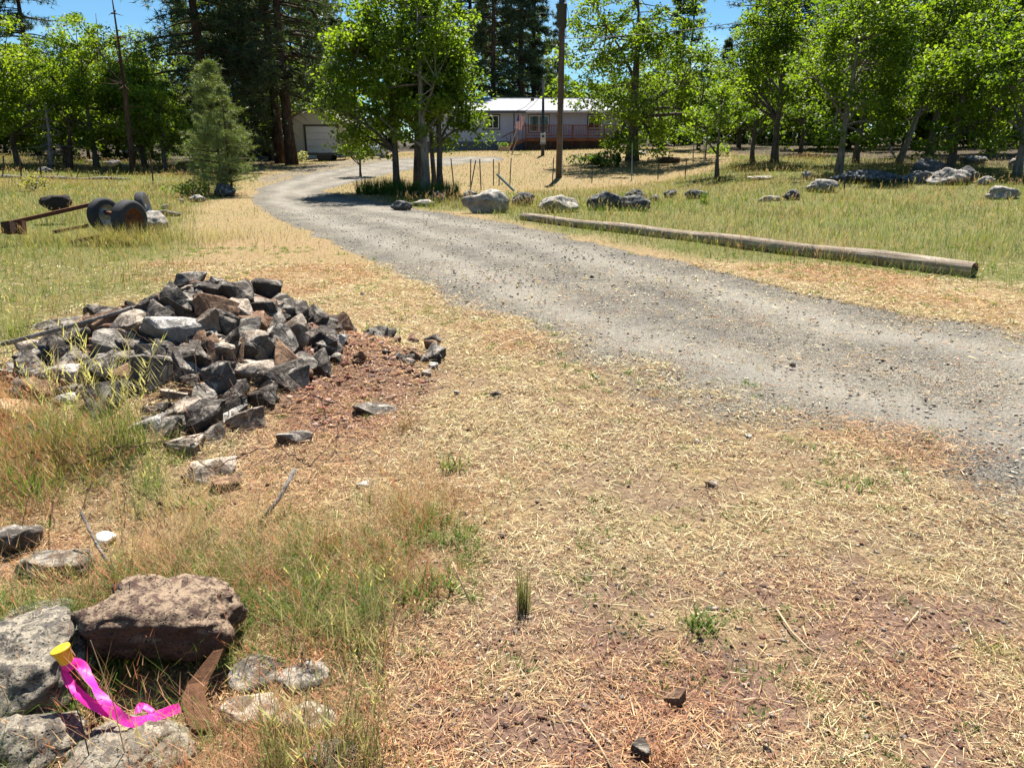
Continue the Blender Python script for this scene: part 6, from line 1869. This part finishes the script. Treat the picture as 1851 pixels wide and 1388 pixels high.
def build_trailer():
    # rusted axle frame with old wheels in the grass
    Yc = 14.2
    root = empty("trailer_frame", base_at(200, Yc)); tag(root, "rusted trailer frame with old wheels sunk in the meadow grass", "trailer frame"); o = Vector(root.location)
    def T(mb, name, mat, parent=root, **k):
        mb.v = [tuple(Vector(p) - o) for p in mb.v]; return mb.build(name, mat, parent, **k)
    def wheel(u, v, Y, R, W, ax, label, rimmat, name="wheel", vis=1):
        c = at(u, v, Y); ax = Vector(ax).normalized()
        t = T(MB().lathe([(R * 0.60, -W / 2), (R * 0.88, -W / 2 * 1.02), (R * 0.97, -W * 0.42), (R, -W * 0.30), (R * 0.985, -W * 0.1), (R, 0.0), (R * 0.985, W * 0.1), (R, W * 0.30), (R * 0.97, W * 0.42), (R * 0.88, W / 2 * 1.02), (R * 0.60, W / 2)], 36, c, ax), name, M_TYRE, smooth=True)
        T(MB().lathe([(R * 0.62, W * 0.46), (R * 0.66, W * 0.5), (R * 0.60, W * 0.50), (R * 0.55, W * 0.36), (R * 0.50, W * 0.16), (R * 0.34, W * 0.10), (R * 0.20, W * 0.18), (R * 0.14, W * 0.32), (0.0, W * 0.34)], 28, c, ax), "rim", rimmat, t, smooth=True)
        T(MB().lathe([(R * 0.62, -W * 0.46), (R * 0.60, -W * 0.50), (R * 0.54, -W * 0.3), (R * 0.3, -W * 0.2), (0.0, -W * 0.18)], 28, c, ax), "rim", rimmat, t, smooth=True)
        return t
    axd = (0.93, -0.36, -0.05)
    wheel(234, 397, 13.7, 0.345, 0.22, (0.95, -0.30, -0.06), "", M_RUST)
    wheel(189, 389, 14.4, 0.32, 0.19, (0.90, -0.42, 0.03), "", M_STEEL)
    wheel(259, 374, 15.6, 0.30, 0.17, (0.97, 0.22, 0.10), "", M_STEEL)
    pa = [at(15, 404, 13.2), at(120, 381, 14.3), at(195, 363, 15.2)]
    T(MB().bar(pa[0], pa[2], 0.045, 0.07), "frame_beam", M_RUST)
    pb_ = [at(130, 438, 12.9), at(210, 421, 13.4)]
    T(MB().bar(pb_[0], pb_[1], 0.045, 0.06), "frame_beam", M_RUST)
    T(MB().bar(pb_[1], at(236, 396, 13.75), 0.06), "axle", M_RUST)
    T(MB().bar(at(236, 396, 13.75), at(190, 384, 14.4), 0.07), "axle", M_RUST)
    T(MB().bar(at(95, 420, 13.7), at(160, 408, 14.1), 0.05, 0.06), "cross_member", M_RUST)
    T(MB().bar(at(15, 402, 13.2), at(18, 422, 13.15), 0.16, 0.18), "end_bracket", M_RUSTDARK)
    T(MB().bar(at(38, 399, 13.35), at(40, 424, 13.3), 0.10, 0.12), "end_bracket", M_RUST)
    # burnt round stump in the grass beside the frame
    c = at(101, 364, 17.0); me = boulder_mesh(95, 0.30, 0.26, 0.20, 4, 0.2, 3)
    put_rock("stump", me, plain("charred_wood", (0.045, 0.036, 0.034), 0.95, 0.5, 14, 0, 0.9, 0.02), (c.x, c.y, c.z - 0.02), (0, 0, 0.3), "dark rounded old stump in grass behind the trailer frame", "stump")
    # bent wire hoops and stakes at the far meadow
    g = "old bent stakes of the meadow wire fence"
    for k, (u0, v0, u1, v1, Y) in enumerate([(6, 282, 4, 312, 34), (34, 280, 38, 310, 34), (70, 282, 74, 310, 34.5), (270, 276, 277, 312, 33)]):
        b = base_at(u1, Y); t = at(u0, v0, Y); ob = MB().tube([b - Vector((0, 0, .1)), b.lerp(t, .5) + Vector((0.03, 0, 0)), t], 0.03, 6).build("wood_stake", M_DECKDARK)
        tag(ob, ["crooked stake at the bleached log", "bent stake behind the bleached log's dark rock", "leaning stake by the looped wire", "lone thin stake in the pine's shade on the meadow"][k], "stake", g)
    for k, (u, v, Y, r) in enumerate([(117, 302, 35, 0.36), (150, 303, 35, 0.30)]):
        b = base_at(u, Y); pts = [b + Vector((math.cos(a) * r, 0.1 * math.sin(a), math.sin(a) * r * 1.3)) for a in np.linspace(0.0, math.pi, 10)]
        ob = MB().tube(pts, 0.016, 5).build("wire_hoop", M_RUSTDARK); tag(ob, ["larger hoop of bent wire behind the bleached log", "smaller hoop of bent wire behind the bleached log"][k], "wire")

build_house(); build_garage(); fence_line(); build_poles(); build_log(); build_trailer()

# ------------------------------------------------------------------ the survey mark, wires, sticks and single plants near the camera
def build_near():
    # yellow cap on a steel rod
    top = at(104, 1163, 1.80); low = at(122, 1196, 1.795)
    ax = (top - low).normalized(); ax = (ax + Vector((0.0, -0.10, 0.25))).normalized()
    base = low - ax * 0.26
    root = empty("survey_marker", base); tag(root, "steel survey rod with yellow plastic cap beside the lichen crusted boulder", "survey marker")
    def S(mb, name, mat, parent=root, **k):
        mb.v = [tuple(Vector(p) - base) for p in mb.v]; return mb.build(name, mat, parent, **k)
    S(MB().tube([base, low + ax * 0.02], 0.008, 10), "rod", M_RUSTDARK)
    yel = plain("yellow_plastic", (0.80, 0.47, 0.015), 0.42, 0.08, 30, 0, 0.05, 0.001, 0.5)
    c0 = low - ax * 0.005
    S(MB().lathe([(0.0, 0.0), (0.0155, 0.0), (0.017, 0.003), (0.0225, 0.044), (0.0265, 0.047), (0.0270, 0.050), (0.0262, 0.0535), (0.024, 0.0545), (0.0, 0.0548)], 32, c0, ax), "cap", yel, smooth=True).data.polygons
    # pink ribbon knotted under the cap: two tails
    m, nt, out = new_mat("pink_ribbon"); s = NT(nt)
    co = s.n("TexCoord").outputs["Object"]; f = s.noise(co, 18, 4, 0.6)
    colr = s.ramp(f, [(0.3, (0.86, 0.02, 0.36)), (0.7, (0.95, 0.06, 0.52))])
    b = s.bsdf(colr, 0.45, s.bump(f, 0.3, 0.006), 0.4)
    tr = s.n("BsdfTranslucent"); nt.links.new(colr, tr.inputs[0]); mx = s.n("MixShader", inp={0: 0.35})
    nt.links.new(b.outputs[0], mx.inputs[1]); nt.links.new(tr.outputs[0], mx.inputs[2]); nt.links.new(mx.outputs[0], out.inputs[0])
    rr = empty("flagging_ribbon", low - ax * 0.02); tag(rr, "bright pink flagging ribbon tied under the yellow cap and trailing over rocks", "ribbon"); ro = Vector(rr.location)
    def strip(pts, W, name, tw):
        P = []; 
        ctrl = [atz(*p) for p in pts]
        # smooth sampling
        K = 10
        for i in range(len(ctrl) - 1):
            p0 = ctrl[max(i - 1, 0)]; p1 = ctrl[i]; p2 = ctrl[i + 1]; p3 = ctrl[min(i + 2, len(ctrl) - 1)]
            for k in range(K):
                t = k / K
                P.append(0.5 * ((2 * p1) + (p2 - p0) * t + (2 * p0 - 5 * p1 + 4 * p2 - p3) * t * t + (3 * p1 - p0 - 3 * p2 + p3) * t ** 3))
        P.append(ctrl[-1])
        V = []; n = len(P)
        for i, p in enumerate(P):
            d = (P[min(i + 1, n - 1)] - P[max(i - 1, 0)]).normalized()
            view = (Vector((0, 0, CAM_H)) - p).normalized()
            sd = d.cross(view).normalized(); nn = sd.cross(d).normalized()
            q = i / (n - 1) * (len(tw) - 1); i0 = int(min(q, len(tw) - 2)); a = tw[i0] * (1 - q + i0) + tw[i0 + 1] * (q - i0)
            wv = sd * math.cos(a) + nn * math.sin(a)
            for j in range(5):
                e = (j / 4 - 0.5)
                cr = 0.0014 * mnoise.noise(Vector((i * 0.35, e * 3, len(pts)))) + 0.0010 * math.cos(e * 6.28 + i * 0.2)
                V.append(tuple(p + wv * e * W * (1 + 0.12 * mnoise.noise(Vector((i * 0.3, 3, 0)))) + nn * cr - ro))
        F = [(i * 5 + j, i * 5 + j + 1, (i + 1) * 5 + j + 1, (i + 1) * 5 + j) for i in range(n - 1) for j in range(4)]
        q = MB(); q.add(V, F); return q.build(name, m, rr, smooth=True)
    strip([(124, 1196, 0.195), (146, 1202, 0.195), (160, 1224, 0.18), (180, 1254, 0.15), (205, 1284, 0.12), (232, 1303, 0.095), (262, 1301, 0.085), (292, 1290, 0.08), (326, 1278, 0.08)], 0.029, "ribbon_tail", [0.2, 0.1, 0.5, 1.0, 0.1, -0.2, 0.3, 0.5, 0.2, 0.1])
    strip([(118, 1200, 0.195), (120, 1222, 0.175), (136, 1246, 0.15), (158, 1266, 0.13), (184, 1282, 0.115), (212, 1294, 0.10)], 0.025, "ribbon_tail", [0.3, 0.5, 0.2, 0.0, 0.4, 0.3])
    strip([(250, 1288, 0.09), (252, 1276, 0.1), (262, 1276, 0.1), (276, 1287, 0.09)], 0.018, "ribbon_end", [0.2, 0.3, 0.6, 0.2])
    S2 = MB().lathe([(0.009, -0.012), (0.017, -0.010), (0.019, 0.0), (0.0175, 0.012), (0.016, 0.016)], 20, low - ax * 0.012, ax)
    S2.v = [tuple(Vector(p) - ro) for p in S2.v]; S2.build("ribbon_knot", m, rr, smooth=True)
    # rusty bent strip standing between the slabs
    pts = [(384, 1178, 0.155), (360, 1208, 0.14), (338, 1236, 0.12), (328, 1262, 0.10), (332, 1290, 0.07), (348, 1318, 0.035), (372, 1346, -0.02)]
    wd = [0.025, 0.045, 0.056, 0.06, 0.062, 0.066, 0.07]
    V = []
    for i, (u, v, h) in enumerate(pts):
        p = atz(u, v, h); w = wd[i]
        for e in (0, 1):
            for tk in (0, 1):
                V.append(p + Vector((e * w, 0.02 * e + tk * 0.006, -0.006 * e)))
    F = []
    for i in range(len(pts) - 1):
        a = i * 4; c = a + 4
        F += [(a, a + 2, c + 2, c), (a + 1, c + 1, c + 3, a + 3), (a, c, c + 1, a + 1), (a + 2, a + 3, c + 3, c + 2)]
    F += [(0, 1, 3, 2), (len(V) - 4, len(V) - 2, len(V) - 1, len(V) - 3)]
    q = MB(); q.add(V, F); o = q.build("bent_strip", plain("orange_rust", (0.25, 0.12, 0.06), 0.95, 0.6, 45, 0.0, 1.0, 0.008), bevel=0.002)
    tag(o, "rough orange brown bent strip standing between the near slabs", "strip")
    # wires of a collapsed fence lying over the heap
    wf = empty("wire_fence", at(300, 850, 4.4)); wf.location.z = tz(wf.location.x, wf.location.y); wo_ = Vector(wf.location)
    tag(wf, "tangle of rusty fence wire lying over the rock heap and grass", "wire")
    strands = [
        [(0, 830), (60, 818), (130, 811), (215, 808), (280, 802), (350, 790), (420, 772), (470, 768)],
        [(0, 895), (40, 870), (75, 822), (120, 812)], [(45, 925), (55, 880), (75, 822)], [(95, 900), (135, 840), (160, 822), (200, 812), (240, 806)],
        [(145, 930), (160, 885), (175, 862), (215, 835), (245, 806)], [(225, 955), (226, 890), (222, 876), (260, 820), (280, 803)],
        [(95, 900), (97, 955)], [(305, 960), (290, 910), (300, 880)], [(222, 876), (260, 895), (290, 912), (330, 920), (345, 890)],
        [(60, 855), (100, 840), (135, 838), (190, 830), (250, 806)], [(280, 803), (330, 825), (390, 845), (440, 820), (500, 805), (560, 790)],
        [(560, 790), (590, 755), (580, 720), (610, 690), (640, 695)], [(500, 805), (540, 830), (560, 842), (610, 790), (612, 760)],
        [(360, 690), (350, 640), (362, 612), (372, 630), (385, 660)], [(430, 660), (415, 630), (400, 645), (420, 700), (415, 730)],
        [(290, 640), (330, 670), (360, 690), (400, 680), (430, 665)], [(360, 690), (380, 720), (440, 715), (520, 700), (560, 700)],
        [(180, 560), (225, 590), (270, 615), (300, 650), (320, 680)], [(250, 740), (330, 690), (365, 675)],
        [(340, 740), (400, 715), (480, 705), (560, 715), (620, 735)], [(400, 770), (460, 745), (540, 748), (600, 745)],
        [(0, 600), (50, 590), (100, 580), (160, 575)], [(0, 622), (60, 606), (110, 600), (180, 596), (240, 590)], [(0, 658), (50, 645), (90, 632), (130, 618)],
        [(0, 676), (60, 655), (110, 640), (170, 624), (220, 640)], [(0, 640), (40, 630), (95, 625)], [(0, 750), (60, 712), (120, 690), (190, 665)]]
    for k, st in enumerate(strands):
        pts = []
        for i, (u, v) in enumerate(st):
            p = ground(u, v + 14); d = (Vector((0, 0, CAM_H)) - p).normalized()
            off = 0.10 + 0.05 * math.sin(i * 1.7 + k)
            q = ray(u, v); t = ((p + d * off).y) / q.y
            pts.append(Vector((0, 0, CAM_H)) + q * t)
        P = []
        for i in range(len(pts) - 1):
            for j in range(5): P.append(pts[i].lerp(pts[i + 1], j / 5) + Vector((0.006 * math.sin(j * 2 + k), 0, 0.01 * math.sin(j * 0.63 * 3.1 + k))))
        P.append(pts[-1])
        mb = MB().tube(P, 0.0025, 5)
        # twisted knots where wires cross
        for p in pts[1:-1]:
            mb.tube([p + Vector((-0.014, 0, -0.004)), p + Vector((-0.005, 0, 0.003)), p + Vector((0.005, 0, -0.002)), p + Vector((0.014, 0, 0.004))], [0.002, 0.0045, 0.0045, 0.002], 5)
        mb.v = [tuple(Vector(p) - wo_) for p in mb.v]
        mb.build("wire_strand", M_RUSTDARK, wf)
    # sticks
    def stick(pts, r, lab, mat=M_DEADWOOD):
        P = [atz(*p) for p in pts]; o = MB().tube(P, r, 7).build("stick", mat, smooth=True); tag(o, lab, "stick")
    stick([(5, 622, .14), (100, 597, .2), (180, 575, .12), (240, 556, .10)], 0.016, "long bleached pole lying across the back of the rock heap")
    stick([(146, 925, 0.20), (165, 965, 0.14), (184, 1000, 0.08), (208, 1036, 0.02)], 0.006, "bleached white stick leaning past the white stone")
    stick([(533, 848, 0.17), (505, 900, 0.10), (470, 945, 0.02)], 0.010, "grey broken stick leaning in front of the heap's spill")
    stick([(1404, 1100, .02), (1430, 1140, .016), (1460, 1170, .016), (1478, 1182, .016)], 0.0035, "pale bent stalk lying on the straw", M_RAWWOOD)
    stick([(1660, 1105, .02), (1640, 1130, .01)], 0.003, "short pale stalk lying on the thin gravel edge", M_RAWWOOD)
    stick([(1050, 1300, .02), (1085, 1350, .012), (1105, 1386, .012)], 0.0028, "thin straw stem lying near the lone brown rock", M_RAWWOOD)
    stick([(818, 1015, .16), (832, 1050, .10), (850, 1090, .03)], 0.003, "pale dry stem bending over the leafy green weed", M_RAWWOOD)
    # single plants worth telling apart
    rng = np.random.default_rng(21)
    def tuft(u, v, n, L, W, c0, c1, lab, cat="grass tuft", spread=0.02, lean=(0.03, 0.35), curl=(0.05, 0.5), heads=0, hc=(0.5, 0.42, 0.2), name="grass_tuft", mat=None, hl=1.2, plume=0.14):
        p = ground(u, v); vg = Veg()
        x = p.x + rng.standard_normal(n) * spread; y = p.y + rng.standard_normal(n) * spread
        f = rng.random(n)
        vg.blades(x, y, L * (0.5 + 0.6 * rng.random(n)), W * (0.7 + 0.6 * rng.random(n)), lerpc(c0, c1, f) * 0.7, lerpc(c0, c1, f), lean, curl, 3, rng)
        if heads:
            x = p.x + rng.standard_normal(heads) * spread; y = p.y + rng.standard_normal(heads) * spread
            vg.heads(x, y, L * hl * (0.8 + 0.4 * rng.random(heads)), np.full(heads, W * 1.1), lerpc(hc, (0.42, 0.40, 0.16), rng.random(heads)), (0.02, 0.3), 8, rng, plume)
        o = vg.build(name, mat or M_GRASS, lab, cat, kind=None)
        for v_ in o.data.vertices: v_.co -= p
        o.location = p
        return o
    G0, G1, ST = (0.10, 0.17, 0.03), (0.24, 0.30, 0.08), (0.50, 0.42, 0.22)
    tuft(945, 1105, 70, 0.21, 0.0035, (0.13, 0.16, 0.07), (0.32, 0.27, 0.13), "upright narrow green tuft standing alone in the straw", spread=0.012, lean=(0.0, 0.12), curl=(0, 0.15))
    tuft(520, 1395, 190, 0.30, 0.0036, (0.13, 0.17, 0.05), (0.38, 0.34, 0.16), "near green and tan grass tuft growing over the slabs", spread=0.055, lean=(0.0, 0.4), heads=8)
    tuft(640, 1385, 150, 0.32, 0.003, (0.15, 0.18, 0.07), (0.42, 0.36, 0.18), "near wispy green grass tuft beyond the slabs", spread=0.05, lean=(0.0, 0.35), heads=6)
    tuft(1270, 1135, 40, 0.10, 0.010, G0, G1, "leafy green weed at the edge of the straw and gravel", "weed", 0.03, (0.1, 1.0), name="weed")
    tuft(1560, 878, 46, 0.09, 0.008, G0, G1, "low spreading green weed on the thin gravel", "weed", 0.05, (0.3, 1.2), name="weed")
    tuft(1790, 1180, 60, 0.11, 0.004, G1, ST, "pale green grass clump in straw beyond the thin gravel", "grass tuft", 0.05, (0.2, 1.1))
    tuft(775, 1075, 70, 0.12, 0.009, (0.09, 0.17, 0.03), (0.18, 0.29, 0.06), "leafy bright green weed with yellow leaf beneath", "weed", 0.05, (0.1, 1.0), name="weed")
    tuft(430, 1110, 60, 0.12, 0.009, (0.08, 0.15, 0.03), (0.17, 0.27, 0.06), "leafy green weed beside the lava boulder", "weed", 0.04, (0.1, 0.9), name="weed")
    tuft(690, 605, 120, 0.14, 0.006, (0.10, 0.19, 0.03), (0.20, 0.33, 0.06), "bright green grass patch on the verge behind the rubble", "grass tuft", 0.09, (0.1, 0.8))
    tuft(820, 850, 50, 0.13, 0.008, G0, G1, "leafy weed in dry grass between heap and gravel", "weed", 0.035, (0.1, 0.8), name="weed")
    tuft(735, 775, 50, 0.15, 0.004, (0.30, 0.17, 0.08), (0.45, 0.28, 0.14), "red brown dry bunch by the flat blue slab", "grass tuft", 0.035, (0.1, 0.7), mat=M_STRAW)
    tuft(1195, 1372, 90, 0.07, 0.003, (0.38, 0.16, 0.08), (0.52, 0.28, 0.14), "red dry bunch beside the dark flat rock", "grass tuft", 0.03, (0.2, 1.0), mat=M_STRAW)
    tuft(660, 1170, 110, 0.30, 0.003, (0.18, 0.19, 0.09), (0.45, 0.38, 0.2), "tall wispy grey green tuft past the lava boulder", "grass tuft", 0.06, (0.0, 0.5), heads=10)
    tuft(560, 1150, 90, 0.26, 0.003, (0.20, 0.20, 0.10), (0.46, 0.39, 0.2), "spreading tan green tuft right past the lava boulder", "grass tuft", 0.05, (0.1, 0.8), heads=6)
    tuft(600, 1000, 120, 0.16, 0.003, (0.40, 0.17, 0.08), (0.52, 0.26, 0.12), "rust red dry weed bunch between the heap's spill and near weeds", "weed", 0.06, (0.05, 0.8), mat=M_STRAW, name="weed")
    tuft(395, 1205, 70, 0.16, 0.0028, (0.18, 0.2, 0.08), (0.46, 0.36, 0.18), "tan green grass fringe against the lava boulder's end", "grass tuft", 0.04, (0.05, 0.7))
    tuft(150, 1300, 50, 0.15, 0.0026, (0.30, 0.2, 0.1), (0.48, 0.38, 0.2), "dry grass fringe in the gap under the pink ribbon", "grass tuft", 0.03, (0.05, 0.7))
    tuft(60, 1385, 60, 0.14, 0.0026, (0.16, 0.19, 0.06), (0.46, 0.36, 0.18), "tan grass fringe between the lichened rocks", "grass tuft", 0.035, (0.05, 0.8))
    tuft(320, 1385, 80, 0.16, 0.0026, (0.28, 0.2, 0.1), (0.50, 0.40, 0.22), "straw coloured fringe below the brown bent strip", "grass tuft", 0.04, (0.05, 0.8))
    tuft(250, 1060, 90, 0.18, 0.003, (0.3, 0.17, 0.08), (0.48, 0.32, 0.16), "rust tan weeds directly behind the lava boulder", "grass tuft", 0.06, (0.05, 0.7), heads=6)
    tuft(130, 1110, 70, 0.17, 0.003, (0.14, 0.19, 0.05), (0.42, 0.34, 0.15), "green tan weeds behind the gap of the two big boulders", "grass tuft", 0.05, (0.05, 0.7), heads=4)
    tuft(205, 800, 120, 0.36, 0.004, (0.12, 0.18, 0.04), (0.36, 0.36, 0.12), "tall seeding grass with tallest yellow plumes before the heap", "grass tuft", 0.07, (0.0, 0.35), heads=14, hl=1.75, plume=0.16)
    tuft(240, 815, 90, 0.34, 0.004, (0.12, 0.18, 0.04), (0.36, 0.36, 0.12), "dense seeding grass against the upright pitted stone", "grass tuft", 0.06, (0.0, 0.3), heads=16, hl=1.5, plume=0.16)
    tuft(110, 810, 120, 0.34, 0.004, (0.12, 0.18, 0.04), (0.36, 0.36, 0.12), "seeding grass arching beside the sandy orange slab", "grass tuft", 0.08, (0.0, 0.45), heads=14, hl=1.5, plume=0.16)
    tuft(60, 900, 150, 0.28, 0.004, (0.08, 0.16, 0.03), (0.2, 0.32, 0.06), "lush green grass bunch in front of the sandy orange slab", "grass tuft", 0.09, (0.0, 0.5))
    tuft(270, 930, 140, 0.26, 0.003, (0.16, 0.2, 0.08), (0.40, 0.36, 0.16), "soft grey green grass by the white stone", "grass tuft", 0.08, (0.0, 0.6), heads=5)
    # tall single stalks close to the camera
    for (u, v, h, lab) in [(168, 1395, 0.34, "dark thin stalk rising in front of the pink ribbon"), (232, 1392, 0.40, "thin dry stalk crossing the pink ribbon's low loop"), (30, 1330, 0.26, "tan stalk leaning against the large lichened boulder")]:
        p = atz(u, v, 0.0)
        o = MB().tube([p, p + Vector((-0.01, 0.01, h * .5)), p + Vector((-0.045, 0.02, h))], [0.0018, 0.0015, 0.0009], 6).build("dry_stalk", M_RUSTDARK if "dark" in lab else M_RAWWOOD); tag(o, lab, "stalk")
    # irises under the clump, bush on lawn, shrubs
    def shrub(u, Y, rx, ry, rz, n, leaf, c0, c1, lab, name="shrub", up=0.3, cat="shrub", blade=False):
        b = base_at(u, Y)
        root = empty(name, b); tag(root, lab, cat)
        if blade:
            vg = Veg(); x = b.x + rng.uniform(-rx, rx, n); y = b.y + rng.uniform(-ry, ry, n); f = rng.random(n)
            vg.blades(x, y, rz * (0.6 + 0.6 * rng.random(n)), np.full(n, leaf), lerpc(c0, c1, f) * 0.7, lerpc(c0, c1, f), (0.0, 0.35), (0.05, 0.3), 2, rng)
            o = vg.build("leaves", M_GRASS, kind=None, parent=root)
            for v_ in o.data.vertices: v_.co -= b
            return
        P = rng.standard_normal((n, 3)); P /= np.linalg.norm(P, axis=1, keepdims=True); P *= rng.random((n, 1)) ** 0.4
        P = P * np.array([rx, ry, rz * 0.5]) * (1 + 0.25 * np.sin(P[:, :1] * 5)) + np.array([0, 0, rz * 0.5])
        V, F = leaf_cards(P, leaf, rng, up)
        link("leaves", np_mesh("leaves", V, F, np.repeat(lerpc(c0, c1, rng.random(n)), 4, 0)), M_LEAF, root)
        st = MB()
        for k in range(5):
            a = k * 1.3; st.tube([(0, 0, -0.05), (math.cos(a) * rx * .3, math.sin(a) * ry * .3, rz * .4), (math.cos(a) * rx * .6, math.sin(a) * ry * .6, rz * .75)], [0.02, 0.014, 0.006], 5)
        st.build("stems", M_OAKBARK, root)
    shrub(690, 29.6, 0.9, 0.6, 0.65, 620, 0.03, (0.06, 0.12, 0.02), (0.12, 0.2, 0.04), "iris leaves growing around the leaning oak's foot", "iris_clump", cat="iris", blade=True)
    shrub(742, 29.0, 0.75, 0.6, 0.6, 520, 0.03, (0.06, 0.12, 0.02), (0.12, 0.2, 0.04), "iris leaves between the leaning oak and the pale barked oak", "iris_clump", cat="iris", blade=True)
    shrub(795, 28.6, 0.7, 0.6, 0.6, 480, 0.03, (0.06, 0.12, 0.02), (0.12, 0.2, 0.04), "iris leaves on the fence side of the pale barked oak", "iris_clump", cat="iris", blade=True)
    shrub(1085, 43.0, 1.6, 0.8, 0.85, 1700, 0.14, (0.035, 0.075, 0.015), (0.08, 0.13, 0.03), "low dark green bush in the spreading oak's shade")
    shrub(60, 27, 0.6, 0.5, 0.6, 420, 0.09, (0.12, 0.12, 0.07), (0.22, 0.2, 0.12), "grey brown bush in the open meadow")
    shrub(345, 27, 0.9, 0.6, 0.55, 500, 0.10, (0.06, 0.11, 0.02), (0.14, 0.2, 0.04), "leafy low shrub spreading beside the young pines")
    shrub(545, 55.5, 0.7, 0.5, 0.75, 300, 0.12, (0.16, 0.17, 0.13), (0.3, 0.3, 0.24), "pale grey bush by the garage corner")
    shrub(1300, 47, 0.8, 0.6, 0.7, 300, 0.14, (0.08, 0.13, 0.03), (0.16, 0.22, 0.05), "small green bush past the satellite dish")
    shrub(1273, 23, 0.12, 0.1, 0.5, 60, 0.02, (0.10, 0.17, 0.02), (0.18, 0.28, 0.04), "bright upright green reeds in the meadow by the low dark rock", "reeds", cat="reeds", blade=True)
build_near()
